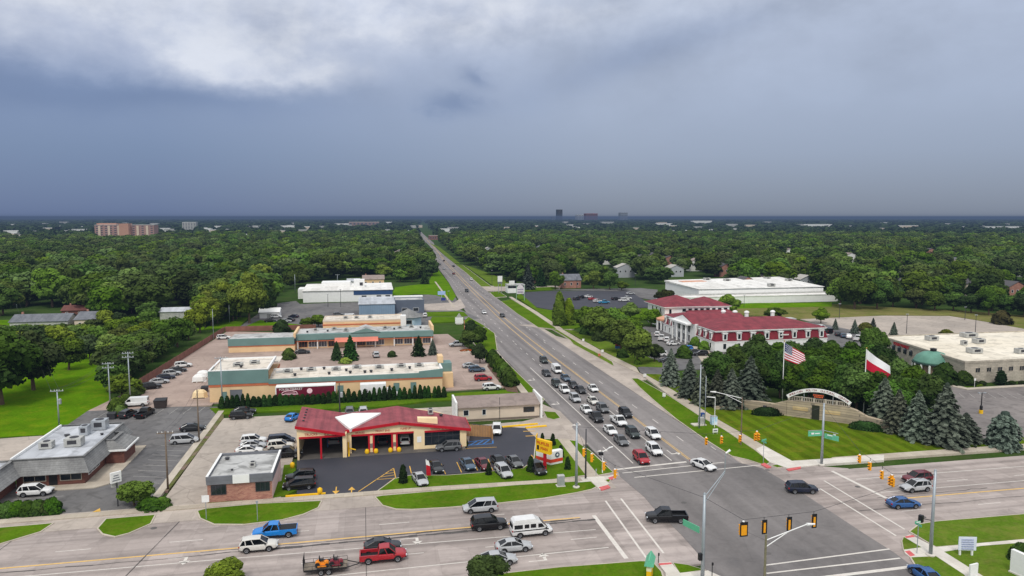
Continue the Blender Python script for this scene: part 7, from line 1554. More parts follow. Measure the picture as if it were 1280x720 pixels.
# ---- utility and lamp poles
def upole(px, py, pyt, lab, arms=1, r=.17, mat=None, trans=0, wood=True, xy=None):
    x, y = xy or G(px, py, 0); h = hz(x, y, pyt); t = thing('utility_pole', lab, 'pole', (x, y, 0)); MB().tube((x, y, -.3), (x, y, h), r, r * .6, 9).build('pole', mat or b_wood, t, True)
    for k in range(arms):
        zz = h - .35 - k * .95; o = MB().obox((x, y - .12, zz), (2.5, .12, .14)).build('crossarm', mat or b_wood, t)
        im = MB(); [im.tube((x + dx, y - .12, zz + .14), (x + dx, y - .12, zz + .38), .06, .04, 6) for dx in (-1.1, -.45, .45, 1.1)]; im.build('insulator', s_wht, o)
    for k in range(trans): MB().lathe((x + .45 - k * .9, y - .1, h - 3.0), [(.02, -.02), (.3, 0), (.3, 1.0), (.1, 1.1)], 10).build('transformer', b_metal, t)
    return x, y, h
U = [upole(210, 612, 539, 'dark wooden pole on the kerb between restaurant lot and brick office', 1), upole(249, 552, 487, 'grey wooden pole on the kerb by the silver minivan', 0), upole(138, 508, 453, 'tall pole with crossarms at the shrubs beside the field', 2, mat=s_pole), upole(163, 502, 440, 'tallest pole with crossarms left of the cargo van', 2, mat=s_pole), upole(74, 532, 487, 'pole with transformer behind the mansard roof', 1, trans=1, mat=s_pole), upole(278, 507, 446, 'pole before the teal mall fascia', 1, trans=0, mat=s_pole), upole(425, 523, 479, 'pole standing behind the garage roof valley', 0, trans=1, mat=b_dark), upole(267, 425, 386, 'thin pole at the brown fence', 0, r=.1, mat=s_pole), upole(287, 403, 381, 'thin pole in the trees at the fence corner', 0, r=.1, mat=s_pole), upole(219, 432, 409, 'pole with crossarm in the hedgerow', 1, mat=s_pole), upole(21, 385, 371, 'pole with crossarm before the left wood', 1, mat=s_pole), upole(349, 368, 343, 'pole at the far lot before the left wood', 1, mat=s_pole), upole(369, 366, 343, 'thin pole right of the far lot pole', 0, mat=s_pole), upole(422, 358, 343, 'pole behind the long white hall', 1, mat=s_pole)]
for px, py, pyt, lab in ((410, 384, 368, 'thin lamp pole before the white hall left'), (426, 384, 362, 'thin lamp pole before the white hall right'), (1133, 417, 393, 'thin lamp pole in the empty lot'), (1219, 416, 394, 'thin lamp pole at the right of the empty lot'), (1049, 398, 380, 'thin lamp pole at the meadow behind the right lot'), (1206, 400, 384, 'thin lamp pole at the meadow edge'), (930, 384, 369, 'thin lamp pole before the warehouse'), (721, 361, 345, 'thin pole at the brick house'), (794, 357, 342, 'thin pole in the trees before the warehouse'), (597, 335, 322, 'thin pole right of the far road'), (581, 330, 319, 'thin pole farther right of the far road'), (615, 356, 338, 'thin pole on the far right sidewalk'), (561, 376, 364, 'thin pole on the far left sidewalk')):
    x, y = G(px, py); h = hz(x, y, pyt); t = thing('lamp_pole', lab, 'lamp', (x, y, 0)); MB().tube((x, y, -.2), (x, y, h), .12, .08, 8).build('pole', b_dark, t); MB().obox((x, y, h), (1.1, .35, .18)).build('lamp_head', b_metal, t)
upole(874, 536, 456, 'tall grey wooden pole at the blue utility cabinet', 0, .16, s_pole); upole(881, 533, 470, 'thinner pole just right of the tall grey pole', 0, .08, s_pole); upole(732, 599, 536, 'dark wooden pole behind the steel signal pole at the garage corner', 0, .16, b_dark)
x, y = G(926, 557); h = hz(x, y, 497); t = thing('street_lamp', 'brown street lamp with long arm reaching over the sidewalk', 'street lamp', (x, y, 0)); MB().tube((x, y, -.2), (x, y, h), .14, .1, 9).build('pole', b_wood, t)
MB().tube((x, y, h - .15), (x - 3.6, y + 3.4, h + .4), .06).tube((x, y, h - 1.0), (x - 2.2, y + 2.1, h + .1), .05).build('arm', s_wht, t); MB().tube((x - 3.6, y + 3.4, h + .4), (x - 4.4, y + 4.1, h + .35), .17, .09).build('lamp_head', s_wht, t)
x, y = G(893, 535); h = hz(x, y, 497); t = thing('street_lamp', 'slim white lamp post beside the painted cabinet', 'street lamp', (x, y, 0)); MB().tube((x, y, -.2), (x, y, h), .07, .06, 8).build('pole', s_wht, t); MB().tube((x, y, h), (x - 1.6, y + .6, h + .1), .12, .07).build('lamp_head', s_wht, t)
x, y = 43.9, 71.9; t = thing('street_lamp', 'wooden lamp pole with long cobra arm over the junction at the bottom', 'street lamp', (x, y, 0)); MB().tube((x, y, -.2), (x, y, 6.9), .16, .12, 10).build('pole', M('olive_wood_pole', (120, 116, 92), .9, .2, 2.), t)
MB().tube((x, y, 6.2), (x + 5.6, y + .7, 7.3), .06).tube((x, y, 5.4), (x + 3.2, y + .4, 6.85), .055).build('arm', s_wht, t); MB().tube((x + 5.6, y + .7, 7.3), (x + 6.7, y + .8, 7.2), .19, .1).build('lamp_head', s_wht, t)
x, y = G(753, 592); t = thing('street_lamp', 'short white post with camera-like lamp on the garage corner', 'street lamp', (x, y, .1)); h = hz(x, y, 565); MB().tube((x, y, 0), (x, y, h), .09, .08, 8).tube((x, y, h), (x + 1.3, y + .4, h + .5), .06).build('pole', s_wht, t); MB().obox((x - .3, y, h - .5), (.7, .5, .5)).build('signal_box', b_black, t); MB().tube((x + 1.2, y + .4, h + .5), (x + 2.0, y + .6, h + .6), .14, .09).build('lamp_head', s_wht, t)
x, y = G(1226, 517); t = thing('parking_lamp', 'short black parking lamp on a yellow concrete base', 'lamp', (x, y, .05)); MB().lathe((x, y, .02), [(.42, 0), (.42, .75), (.36, .8)], 12).build('base', b_yel, t); MB().lathe((x, y, .8), [(.3, 0), (.3, .9), (.12, 1.1), (.09, 3.9)], 10).build('pole', b_black, t); MB().box(x - .95, x - .45, y - .2, y + .2, 4.55, 4.72).box(x + .45, x + .95, y - .2, y + .2, 4.55, 4.72).box(x - .5, x + .5, y - .05, y + .05, 4.6, 4.68).build('lamp_head', b_metal, t)
for px, py, lab in ((1218, 484, 'small white sign on a post at the stone hall lawn'), ):
    x, y = G(px, py); t = thing('small_sign', lab, 'sign', (x, y, .1)); MB().tube((x, y, 0), (x, y, 2.2), .05).build('post', s_wht, t); MB().obox((x, y - .08, 1.7), (.5, .04, .6)).build('panel', s_wht, t)
# ---- flags
m_fr, m_fw, m_fb = M('flag_red', (186, 22, 52), .8, .04, 2.), M('flag_white', (232, 232, 234), .8, .03, 2.), M('flag_blue', (40, 52, 104), .8, .04, 2.)
def flagpole(x, y, ztop, lab):
    t = thing('flagpole', lab, 'flagpole', (x, y, 0)); MB().tube((x, y, -.2), (x, y, ztop), .13, .06, 10).build('pole', s_wht, t, True); MB().lathe((x, y, ztop), [(.05, 0), (.16, .1), (.16, .2), (.02, .3)], 10).build('finial', M('gold_ball', (200, 160, 70), .4, .1, 1., .6), t)
def flag(x, y, ztop, L, Hh, drop, nm, lab, rows, canton=None, amp=.45, ph=0.0):
    fu, fv = 26, len(rows)
    def P(u, v):
        dz = drop * (u ** .85); s = 1 - .12 * u
        wv = amp * math.sin(5.2 * u - 1.6 * v + ph) * min(1, u * 2.2)
        return (x + .1 + L * .80 * u * (1 - .12 * v * u), y - .1 + wv, ztop - dz - Hh * (1 - v) * s * (1 - .0 * u) + .18 * math.sin(4 * u + ph) * u)
    mb = MB()
    for i in range(fu):
        for j in range(fv):
            v0, v1 = 1 - (j + 1) / fv, 1 - j / fv; m = rows[j]
            if canton and i < fu * .42 and j < canton: m = 2
            mb.poly([P(i / fu, v0), P((i + 1) / fu, v0), P((i + 1) / fu, v1), P(i / fu, v1)], m)
    t = thing(nm, lab, 'flag', (x, y, ztop)); o = mb.build('cloth', [m_fr, m_fw, m_fb], t, True, fix=False)
    if canton:
        st = MB()
        for r_ in range(9):
            for c_ in range(6 if r_ % 2 == 0 else 5):
                u = .42 * (c_ + (.5 if r_ % 2 == 0 else 1.0)) / 6; v = 1 - canton / fv * (r_ + .6) / 9.2
                for side in (-.03, .03):
                    c = Vector(P(u, v)); pts = []
                    for k in range(10):
                        rr = .12 if k % 2 == 0 else .05; a = math.pi / 2 + k * math.pi / 5; pts.append((c.x + rr * math.cos(a), c.y + side, c.z + rr * math.sin(a)))
                    st.poly(pts)
        st.build('stars', m_fw, t, fix=False)
FU, FP = (95.0, 150.8), (106.7, 137.7)
flagpole(*FU, 13.9, 'tall white flagpole flying the striped flag behind the stone wall'); flagpole(*FP, 14.2, 'tall white flagpole flying the white and red flag behind the stone wall')
flag(*FU, 13.7, 6.9, 3.9, 2.6, 'national_flag', 'American flag with stars and red and white stripes waving behind the wall', [0, 1] * 6 + [0], 7, .5, .4)
flag(*FP, 14.0, 7.8, 4.2, 3.6, 'national_flag', 'white over red Polish flag waving beside the stone hall', [1, 1, 1, 0, 0, 0], None, .5, 1.2)
# ---- shop signs
x, y = G(681, 590); t = thing('pylon_sign', 'yellow pylon sign with red lettering on a red post at the corner lawn', 'sign', (x, y, .14)); rz = R(-54)
MB().obox((x, y, .0), (.42, .42, 3.4), rz).build('post', b_red, t)
cx, cy = x - .15, y + .1; MB().obox((cx, cy, 3.35), (3.1, .6, 2.2), rz).build('cabinet', m_yel_b, t)
def onface(d, zz, sz, body, mat, par): return text(par, 'lettering', body, sz, (cx + math.cos(rz) * d + math.sin(rz) * .32, cy + math.sin(rz) * d - math.cos(rz) * .32, zz), (R(90), 0, rz), mat, .02, sx=.92)
onface(.05, 4.95, .74, 'MUFFLER', b_red, t); onface(.3, 4.1, .78, 'MAN', b_red, t)
o = MB().obox((cx - math.cos(rz) * 1.05 + math.sin(rz) * .31, cy - math.sin(rz) * 1.05 - math.cos(rz) * .31, 3.75), (.45, .04, .75), rz).build('emblem', b_black, t); MB().obox((cx - 1.6 * math.cos(rz), cy - 1.6 * math.sin(rz), 5.56), (.14, 1.6, .6), rz + .6).build('side_arrow', m_yel_b, t)
x, y = G(690, 579.5); t = thing('monument_sign', 'white wedge-shaped monument sign with red band behind the pylon post', 'sign', (x, y, .14)); 
k_ = .84
w0 = [(x - 3.0, y + 1.9), (x - .6, y - 1.3), (x + 2.2, y - .3), (x + 1.9, y + .8), (x - .2, y + .2), (x - 2.6, y + 2.4)]; w0 = [(x + (a - x) * k_, y + (b_ - y) * k_) for a, b_ in w0]
for z0, z1, mt, nm in ((0, .5, s_wht, 'base'), (.501, 1.1, M('sign_band_red', (206, 70, 44), .6, .1, 2.), 'band'), (1.101, 2.45, s_wht, 'panel')): MB().prism(grow(w0, .0 if 'band' != nm else .02), z0, z1).build(nm, mt, t)
em = MB(); ex, ey = x + .9 * k_, y - .84 * k_; d_ = Vector((2.8, 1.0)).normalized(); em.loft([[(ex + d_.x * rr * math.cos(a) + d_.y * o_, ey + d_.y * rr * math.cos(a) - d_.x * o_, 1.8 + rr * math.sin(a)) for a in [k * .3927 for k in range(16)]] for rr, o_ in ((.45, .0), (.45, .06))]); o = em.build('emblem', M('emblem_blue_grey', (66, 84, 100), .6, .1, 2.), t)
em = MB(); em.loft([[(ex + d_.x * rr * math.cos(a) + d_.y * o_, ey + d_.y * rr * math.cos(a) - d_.x * o_, 1.8 + rr * math.sin(a)) for a in [k * .3927 for k in range(16)]] for rr, o_ in ((.2, .04), (.2, .075))]); em.build('hub', s_wht, o)
x, y = G(533.8, 601); t = thing('pylon_banner', 'red feather banner with white top on the garage lawn', 'banner', (x, y, .14)); MB().tube((x, y, 0), (x - .1, y + .1, 3.6), .05).build('post', s_wht, t); MB().hexa([(x - .08, y - .02, .9), (x + .62, y - .2, .9), (x + .62, y - .16, .9), (x - .08, y + .02, .9)], [(x - .12, y - .02, 2.7), (x + .5, y - .2, 2.5), (x + .5, y - .16, 2.5), (x - .12, y + .02, 2.7)]).build('banner', b_red, t); MB().hexa([(x - .12, y - .02, 2.71), (x + .5, y - .2, 2.51), (x + .5, y - .16, 2.51), (x - .12, y + .02, 2.71)], [(x - .2, y - .02, 3.5), (x + .3, y - .2, 3.4), (x + .3, y - .16, 3.4), (x - .2, y + .02, 3.5)]).build('banner_top', s_wht, t)
x, y = G(147.5, 633); t = thing('pylon_sign', 'grey slanted pylon sign by the restaurant driveway', 'sign', (x, y, .05)); MB().tube((x, y, 0), (x, y, 3.8), .1).build('post', b_dark, t); MB().obox((x - .1, y, 3.7), (1.5, .3, 1.6), R(40)).build('cabinet', s_wht, t); MB().obox((x - .35, y + .1, 3.0), (.9, .25, .65), R(40)).build('lower_cabinet', b_hvac, t)
st = MB(); [st.obox((x - .1 + .17 * math.sin(R(40)), y - .17 * math.cos(R(40)), 4.0 + k * .36), (1.1 - .2 * k, .02, .14), R(40)) for k in range(3)]; st.build('lettering', b_dkband, t)
for px, py, pyt, w_, lab, mt in ((258, 650, 619, 1.0, 'small square white sign on a post by the oval lawn', s_wht), (322, 652, 626, .3, 'thin grey marker post on the oval lawn', s_pole), (745, 596, 586, .2, 'thin marker post beside the crosswalk ramp by the garage', s_pole), (823, 705, 691, .2, 'thin black push-button post at the bottom crosswalk', b_black), (890, 722, 703, .25, 'thin black push-button post beside the red ramp at the bottom', b_black)):
    x, y = G(px, py); h = hz(x, y, pyt); t = thing('post_sign', lab, 'sign', (x, y, .1)); MB().tube((x, y, 0), (x, y, h), .05).build('post', s_pole if mt != b_black else b_black, t); MB().obox((x, y - .07, h - (w_ if w_ > .5 else .35)), (w_, .04, w_ if w_ > .5 else .35)).build('panel', mt, t)
x, y = G(701, 608); t = thing('utility_cabinet', 'grey utility cabinet on the verge by the garage corner', 'cabinet', (x, y, .14)); MB().box(x - .55, x + .55, y - .4, y + .4, .16, 1.9).build('box', b_hvac, t, bevel=.04); MB().box(x - .75, x + .65, y - .55, y + .5, .1, .2).build('plinth', s_concb, t); MB().box(x - .5, x + .5, y - .43, y - .405, .3, 1.8).build('door', b_metal, t)
x, y = G(872, 532); t = thing('utility_cabinet', 'grey cabinet group on a pale plinth at the tall pole', 'cabinet', (x, y, .1)); MB().box(x - 1.2, x + 1.6, y - .8, y + .8, .1, .35).build('plinth', s_concb, t); MB().box(x + .3, x + 1.3, y - .5, y + .5, .36, 1.7).build('box', b_hvac, t, bevel=.04)
x, y = G(878, 530); t = thing('blue_box', 'tall narrow blue box beside the tall pole', 'cabinet', (x, y, .1)); MB().box(x - .35, x + .35, y - .3, y + .3, .1, 2.4).build('box', M('post_blue', (36, 66, 130), .5, .1, 1.), t, bevel=.05); MB().box(x - .25, x + .25, y - .33, y - .305, 1.3, 2.1).build('door', b_metal, t)
x, y = G(892, 531); t = thing('utility_cabinet', 'cabinet painted with light blue clouds beside the sidewalk', 'cabinet', (x, y, .1)); MB().box(x - .6, x + .6, y - .5, y + .5, .1, 1.8).build('box', surf('cloud_painted_metal', (150, 196, 226), (226, 234, 238), .9, (3., .1)), t, bevel=.04); MB().box(x - .62, x + .62, y - .52, y + .52, 1.8, 1.88).build('lid', b_metal, t)
x, y = G(894, 543.5); t = thing('lawn_sign', 'small white lawn sign with dark lettering by the far signals', 'sign', (x, y, .14)); MB().tube((x - .4, y, 0), (x - .4, y, .9), .03).tube((x + .4, y, 0), (x + .4, y, .9), .03).build('post', s_wht, t); MB().box(x - .55, x + .55, y - .04, y + .02, .5, 1.25).build('panel', s_wht, t); MB().box(x - .38, x + .38, y - .07, y - .045, .75, 1.0).build('lettering', b_dkband, t)
x, y = G(773, 439); t = thing('lawn_sign', 'red and blue lawn sign under the hotel trees', 'sign', (x, y, .14)); MB().box(x - .6, x - .5, y, y + .1, 0, 1.2).box(x + .5, x + .6, y, y + .1, 0, 1.2).build('post', b_dark, t); MB().box(x - 1.1, x + 1.1, y - .1, y + .1, .9, 1.7).build('panel', M('sign_blue', (70, 110, 170), .6, .2, 2.), t); MB().box(x - 1.1, x + 1.1, y - .1, y + .1, 1.71, 2.4).build('top_panel', M('sign_red', (170, 50, 56), .6, .2, 2.), t)
for px, py, lab in ((729, 428, 'small white box sign farther on the dry verge'), (753, 442, 'small white box sign nearer on the dry verge'), (806, 473, 'small white box sign at the drive mouth sidewalk'), (830, 498, 'small white box sign on the green verge'), (749, 447, 'small rust-red hydrant-like post on the dry verge')):
    x, y = G(px, py); t = thing('verge_marker', lab, 'sign', (x, y, .14)); mt = s_wht if 'white' in lab else b_terra; MB().box(x - .06, x + .06, y - .05, y + .05, 0, .5).build('post', s_pole, t); MB().box(x - .38, x + .38, y - .08, y + .08, .45, 1.25).build('panel', mt, t)
x, y = G(702, 405.5); t = thing('round_logo_sign', 'white rounded sign with small dark emblem beside the columnar trees', 'sign', (x, y, .14)); MB().loft([[(x + a, y + o_, z_) for a, z_ in ((-1.15, .3), (1.15, .3), (1.2, 1.9), (.8, 2.6), (0, 2.85), (-.8, 2.6), (-1.2, 1.9))] for o_ in (-.2, .2)]).build('panel', s_wht, t); MB().lathe((x, y - .21, 1.2), [(.02, 0), (.4, .25), (.42, .6), (.02, .85)], 8, sy=.06).build('emblem', M('emblem_violet', (96, 70, 110), .6, .2, 2.), t); MB().box(x - .9, x + .9, y - .25, y + .25, 0, .299).build('base', s_concb, t)
x, y = G(650.5, 376); t = thing('pylon_sign', 'tall two-legged shop sign with rounded top by the dark car park', 'sign', (x, y, .1)); MB().box(x - 2.2, x - 2.0, y, y + .2, 0, 8.2).box(x + 2.0, x + 2.2, y, y + .2, 0, 8.2).build('post', M('sign_leg_green', (150, 186, 160), .6, .05), t); MB().loft([[(x + a, y + .1 + o_, z_) for a, z_ in ((-1.8, 3.6), (1.8, 3.6), (1.9, 6.6), (1.3, 7.6), (0, 8.4), (-1.3, 7.6), (-1.9, 6.6))] for o_ in (-.3, .3)]).build('cabinet', M('faded_sign_face', (206, 200, 204), .6, .12, 1.2), t); MB().box(x - 1.5, x + 1.5, y - .25, y - .2, 4.2, 4.9).box(x - 1.5, x + 1.5, y - .25, y - .2, 5.6, 6.2).build('lettering', M('faded_lettering', (150, 140, 160), .6, .3, 3.), t)
x, y = G(625, 367); t = thing('pylon_sign', 'tall white double-panel sign left of the roadside shop', 'sign', (x, y, .1)); h = hz(x, y, 345); MB().tube((x - .9, y, 0), (x - .9, y, h), .12).tube((x + .9, y, 0), (x + .9, y, h), .12).build('post', s_pole, t); MB().box(x - 1.3, x + 1.3, y - .25, y + .25, h - 3.2, h).build('cabinet', s_wht, t); MB().box(x - 1.3, x + 1.3, y - .2, y + .2, h - 4.3, h - 3.3).build('lower_cabinet', b_dkband, t)
x, y = G(552, 377); t = thing('pylon_sign', 'blue and white pylon sign by the far left lot entrance', 'sign', (x, y, .1)); MB().box(x - .15, x + .15, y - .1, y + .1, 0, 4.6).build('post', s_pole, t); MB().box(x - 1.9, x + 1.9, y - .3, y + .3, 3.5, 5.3).build('cabinet', M('pale_blue_sign', (150, 176, 214), .6, .1), t); MB().box(x - .2, x + 2.0, y - .3, y + .3, .6, 2.0).build('lower_cabinet', M('deep_blue_sign', (48, 60, 130), .6, .1), t)
x, y = G(574, 405.5); t = thing('pylon_sign', 'white mall pylon sign with little grey gable by the roadside lawn', 'sign', (x, y, .1)); MB().box(x - 1.6, x + 1.6, y - .4, y + .4, .4, 2.8).build('cabinet', s_wht, t); MB().loft([[(x + a, y + o_, z_) for a, z_ in ((-1.2, 2.81), (1.2, 2.81), (0, 4.6))] for o_ in (-.3, .3)]).build('gable_top', b_hvac, t); MB().box(x - 1.2, x + 1.2, y - .3, y + .3, 0, .39).build('base', s_concb, t)
x, y = G(580.5, 418); t = thing('lamp_pole', 'rusty lamp pole at the mall corner by the roadside trees', 'lamp', (x, y, 0)); h = hz(x, y, 400); MB().tube((x, y, 0), (x, y, h), .12, .09).build('pole', b_terra, t); MB().obox((x, y, h), (.9, .3, .2)).build('lamp_head', b_dark, t)
x, y = G(583, 440); t = thing('flower_bed', 'raised bed of red and orange flowers beside the silver pickup', 'flower bed', (x, y, .05)); MB().lathe((x, y, .04), [(2.4, 0), (2.4, .25), (2.2, .3)], 12, sy=.5).build('rim', s_concb, t)
qf = unit(np.random.default_rng(3), 260, -.05); Pq = qf * np.array([2.2, 1.1, .6]) + [0, 0, .3]; fo_ = meshobj('flowers', np_mesh('flowers', cards(Pq, qf, .16, np.random.default_rng(4)).reshape(-1, 3), np.arange(len(Pq) * 4).reshape(-1, 4), np.random.default_rng(5).uniform(0, 1, len(Pq)), leafmat('flower_petals', (.05, .10, .01), (.75, .10, .03))), t)
x, y = G(1207, 695); t = thing('lawn_sign', 'white two-post lawn sign with slanted blue script beside the corner sidewalk', 'sign', (x, y, .14)); rz = R(-14)
mb = MB(); [mb.obox((x + s * .75 * math.cos(rz), y + s * .75 * math.sin(rz), 0), (.2, .2, 1.9), rz) for s in (-1, 1)]; mb.build('post', s_wht, t)
MB().obox((x, y - .16, .85), (2.2, .08, 1.75), rz).build('panel', M('sign_pale_blue', (208, 214, 228), .6, .05, 1.), t)
tb_ = MB(); [tb_.obox((x - .02 * k, y - .25, 1.0 + .3 * k), (1.5, .03, .12), rz) for k in range(5)]; tb_.build('lettering', M('script_blue', (150, 158, 190), .6, .2, 4.), t)
x, y = G(1216, 726); t = thing('lawn_sign', 'white sign board edge at the bottom by the corner sidewalk', 'sign', (x, y, .14)); MB().obox((x, y, .5), (1.3, .2, 1.6), R(10)).build('panel', s_wht, t); MB().obox((x - .5, y, 0), (.14, .14, .6)).obox((x + .5, y, 0), (.14, .14, .6)).build('post', s_wht, t)
x, y = G(1277, 722); t = thing('lawn_sign', 'tall white sign slab cut by the right bottom corner', 'sign', (x, y, .14)); MB().obox((x, y, .0), (.5, 2.6, 3.0), R(8)).build('panel', s_wht, t); MB().obox((x, y, 0), (.7, 2.8, .3), R(8)).build('base', s_concb, t)
x, y = G(1146, 693); t = thing('street_sign', 'green street name sign on a thin post at the right bottom corner', 'sign', (x, y, .14)); h = hz(x, y, 654); MB().tube((x, y, 0), (x, y, h), .05).build('post', s_pole, t); MB().obox((x, y, h), (1.1, .05, .3)).obox((x, y, h - .34), (.05, 1.1, .3)).build('street_sign', s_green, t); MB().obox((x, y - .03, h + .09), (.7, .02, .12)).build('lettering', s_wht, t)
x, y = G(954, 580); t = thing('street_sign', 'green street name sign on a thin post by the far right crosswalk', 'sign', (x, y, .14)); h = hz(x, y, 551); MB().tube((x, y, 0), (x, y, h), .05).build('post', s_pole, t); MB().obox((x, y, h), (1.1, .05, .3), .3).obox((x, y, h - .34), (.05, 1.1, .3), .3).build('street_sign', s_green, t)
x, y = G(812, 724); t = thing('gas_price_sign', 'yellow sign under a small green roof cut by the bottom edge', 'sign', (x, y, .14)); rz = R(62)
hh_ = 2.7; MB().obox((x, y, .0), (2.3, .55, 1.5), rz).build('panel', m_yel_b, t); MB().obox((x, y, 1.51), (2.3, .57, .75), rz).build('upper_panel', M('sign_cream', (220, 216, 176), .6, .05), t)
ca, sa = math.cos(rz), math.sin(rz); L_ = lambda a, b_, c: (x + a * ca - b_ * sa, y + a * sa + b_ * ca, c)
MB().hexa([L_(-1.4, -.55, 2.2), L_(1.4, -.55, 2.2), L_(1.4, .55, 2.2), L_(-1.4, .55, 2.2)], [L_(-1.3, -.05, 2.95), L_(1.3, -.05, 2.95), L_(1.3, .05, 2.95), L_(-1.3, .05, 2.95)]).build('roof', s_green, t); lt = MB(); [lt.obox(L_(-.5 + .5 * k, .29, .7), (.3, .03, .5), rz) for k in range(3)]; lt.build('lettering', b_dkband, t)

# ---- sagging overhead wires between the wooden poles
def wires(lab, pts, offs, sag=.9):
    t = thing('power_line', lab, 'wire', pts[0]); 
    for o_ in offs:
        mb = MB()
        for p, q in zip(pts, pts[1:]):
            L = [tuple(p[i] + (q[i] - p[i]) * k / 8 + (o_ if i == 0 else 0) - (sag * 4 * (k / 8) * (1 - k / 8) if i == 2 else 0) for i in range(3)) for k in range(9)]
            for a, b_ in zip(L, L[1:]): mb.tube(a, b_, .022, n=4)
        mb.build('wire', b_dark, t)
P_ = lambda k: (U[k][0], U[k][1] - .12, U[k][2] - .0)
wires('thin overhead wires between the poles beside the green field', [P_(4), P_(2), P_(3), P_(9)], (-1.1, -.45, 1.1))
wires('thin overhead wires along the kerb poles of the restaurant lot', [P_(0), P_(1), P_(5)], (-.4, .4))
wires('thin overhead wires over the green field to the left wood', [P_(4), P_(10)], (-1.1, .45))
# ---------------------------------------------------------------- stormy sky, sun, haze
wd = bpy.data.worlds.new('World'); scene.world = wd; wd.use_nodes = True; nt = wd.node_tree; nt.nodes.clear()
SUN_EL, SUN_AZ = R(52), R(200)          # azimuth measured clockwise from the main road direction
sky = nt.nodes.new('ShaderNodeTexSky'); sky.sky_type = 'NISHITA'; sky.sun_disc = False; sky.sun_elevation = SUN_EL; sky.sun_rotation = SUN_AZ
tc = nt.nodes.new('ShaderNodeTexCoord'); sp = nt.nodes.new('ShaderNodeSeparateXYZ'); nt.links.new(tc.outputs['Generated'], sp.inputs[0])
X, Y, Z = sp.outputs
m = lambda op, a, b=None, c=None: math_(nt, op, a, b, c)
rgt = m('SUBTRACT', m('MULTIPLY', X, cY), m('MULTIPLY', Y, sY)); fwd = m('ADD', m('MULTIPLY', X, sY), m('MULTIPLY', Y, cY))
u = m('ARCTAN2', rgt, fwd); v = m('ARCSINE', Z)
cb = nt.nodes.new('ShaderNodeCombineXYZ'); nt.links.new(m('MULTIPLY', u, 1.0), cb.inputs[0]); nt.links.new(m('MULTIPLY', v, 1.55), cb.inputs[1])
n1 = noise(nt, 6.0, 7, cb.outputs[0], .56, .1); n2 = noise(nt, 2.0, 4, cb.outputs[0], .5, .2); n3 = noise(nt, 11., 7, cb.outputs[0], .55, .12)
wu = m('ADD', u, m('MULTIPLY', m('SUBTRACT', n1, .5), .20)); wv = m('ADD', v, m('MULTIPLY', m('SUBTRACT', n1, .5), .085))
def blob(u0, v0, su, sv, rot=0.0):
    du, dv_ = m('SUBTRACT', wu, u0), m('SUBTRACT', wv, v0); ca, sa = math.cos(rot), math.sin(rot)
    a = m('DIVIDE', m('ADD', m('MULTIPLY', du, ca), m('MULTIPLY', dv_, sa)), su); b_ = m('DIVIDE', m('SUBTRACT', m('MULTIPLY', dv_, ca), m('MULTIPLY', du, sa)), sv)
    return m('EXPONENT', m('MULTIPLY', m('ADD', m('MULTIPLY', a, a), m('MULTIPLY', b_, b_)), -1.0))
def sat(x): n = nt.nodes.new('ShaderNodeClamp'); nt.links.new(x, n.inputs[0]); return n.outputs[0]
# rain curtain: tone rises slowly from the horizon, dark blue on the left, greyer on the right
vr = m('DIVIDE', v, .32)
left = ramp(nt, vr, [(0, lin((98, 114, 148))), (.25, lin((115, 133, 164))), (.45, lin((130, 147, 178))), (.7, lin((166, 177, 202))), (.94, lin((194, 200, 213)))])
right = ramp(nt, vr, [(0, lin((122, 131, 147))), (.25, lin((145, 157, 178))), (.45, lin((157, 169, 191))), (.7, lin((165, 176, 197))), (1, lin((170, 180, 199)))])
uf = sat(m('MULTIPLY_ADD', u, 1.7, .78)); base = mixc(nt, uf, left, right)
dark = sat(m('MULTIPLY', m('ADD', m('ADD', m('MULTIPLY', blob(-.62, .145, .20, .030), .9), m('MULTIPLY', blob(-.42, .15, .16, .022), .55)), m('ADD', m('MULTIPLY', blob(.17, .212, .16, .026, .30), .55), m('ADD', m('MULTIPLY', blob(-.085, .150, .045, .014), .9), m('ADD', m('MULTIPLY', blob(-.05, .185, .03, .014), .8), m('MULTIPLY', blob(-.35, .225, .12, .02), .35))))), 1.0))
brt = sat(m('ADD', m('ADD', m('MULTIPLY', blob(-.34, .205, .12, .034), .8), m('MULTIPLY', m('MAXIMUM', blob(-.52, .255, .22, .045), m('MULTIPLY', blob(-.60, .208, .12, .026), .7)), .85)), m('ADD', m('MULTIPLY', blob(-.12, .262, .2, .034), .8), m('ADD', m('MULTIPLY', blob(-.30, .275, .3, .035), .9), m('ADD', m('MULTIPLY', blob(-.28, .185, .06, .018), .8), m('MULTIPLY', blob(.30, .285, .35, .03), .25))))))
brt = ramp(nt, m('MULTIPLY', brt, m('MULTIPLY_ADD', n3, 1.5, .26)), [(.05, 0.), (1.0, 1.)])
c1 = mixc(nt, m('MULTIPLY', dark, .75), base, lin((108, 126, 160)))
c2 = mixc(nt, brt, c1, mixc(nt, ramp(nt, n3, [(.36, 0.), (.62, 1.)]), lin((186, 194, 212)), lin((203, 208, 219))))
c2 = mixc(nt, m('MULTIPLY', sat(m('MULTIPLY_ADD', v, 6.0, -.55)), .9), c2, mixc(nt, 1.0, c2, ramp(nt, m('ADD', m('MULTIPLY', n1, .65), m('MULTIPLY', n3, .35)), [(.33, .80), (.5, 1.0), (.66, 1.16)]), 'MULTIPLY'))
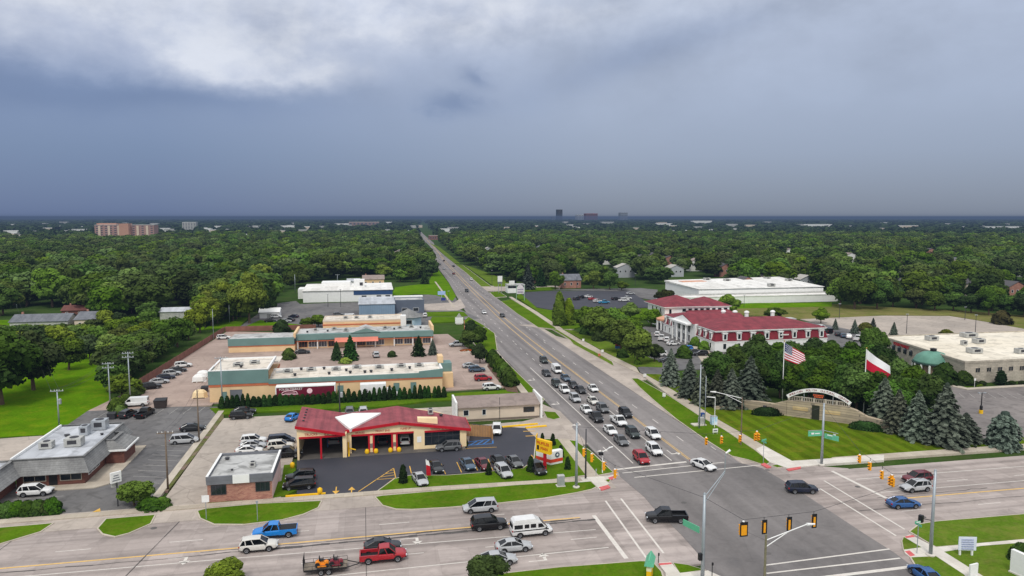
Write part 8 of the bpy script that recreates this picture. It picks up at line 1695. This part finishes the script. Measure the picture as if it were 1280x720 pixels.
# brighter broken overcast overhead and behind the viewer
up = sat(m('MULTIPLY_ADD', v, 2.6, -.78)); back = sat(m('MULTIPLY_ADD', fwd, -1.5, -.1))
amb = mixc(nt, ramp(nt, n2, [(.3, 0.), (.7, 1.)]), (.78, .82, .88), (1.12, 1.12, 1.12))
fin = mixc(nt, m('MAXIMUM', up, back), c2, amb)
b1 = nt.nodes.new('ShaderNodeBackground'); nt.links.new(sky.outputs[0], b1.inputs[0]); b1.inputs[1].default_value = .08
b2 = nt.nodes.new('ShaderNodeBackground'); nt.links.new(fin, b2.inputs[0]); b2.inputs[1].default_value = 1.15
mx = nt.nodes.new('ShaderNodeMixShader'); mx.inputs[0].default_value = .95
wo_ = nt.nodes.new('ShaderNodeOutputWorld'); nt.links.new(b1.outputs[0], mx.inputs[1]); nt.links.new(b2.outputs[0], mx.inputs[2]); nt.links.new(mx.outputs[0], wo_.inputs[0])
sl = bpy.data.lights.new('sun', 'SUN'); so = bpy.data.objects.new('sun', sl); COL.objects.link(so); sl.energy = 1.9; sl.angle = R(14); sl.color = (1.0, .955, .89)
sd = Vector((math.sin(SUN_AZ) * math.cos(SUN_EL), math.cos(SUN_AZ) * math.cos(SUN_EL), math.sin(SUN_EL))); so.rotation_euler = sd.to_track_quat('Z', 'Y').to_euler(); so.location = (0, 0, 120)
# thin rain haze as a self-glowing volume around the camera, standing in for scattered light
hm = bpy.data.materials.new('rain_haze'); hm.use_nodes = True; hn = hm.node_tree; hn.nodes.clear(); ho = hn.nodes.new('ShaderNodeOutputMaterial')
SIG = 1 / 5400
ab = hn.nodes.new('ShaderNodeVolumeAbsorption'); ab.inputs[0].default_value = (0, 0, 0, 1); ab.inputs[1].default_value = SIG
em = hn.nodes.new('ShaderNodeEmission'); em.inputs[0].default_value = (*lin((78, 94, 122)), 1); em.inputs[1].default_value = SIG
ad = hn.nodes.new('ShaderNodeAddShader'); hn.links.new(ab.outputs[0], ad.inputs[0]); hn.links.new(em.outputs[0], ad.inputs[1]); hn.links.new(ad.outputs[0], ho.inputs['Volume'])
hb = MB().box(-22000, 22000, -400, 32000, -60, 48).build('haze', hm); hb['kind'] = 'structure'; hb.display_type = 'WIRE'
vs = scene.view_settings; vs.view_transform = 'Standard'; vs.look = 'None'; vs.exposure = 0; vs.gamma = 1
scene.display_settings.display_device = 'sRGB'
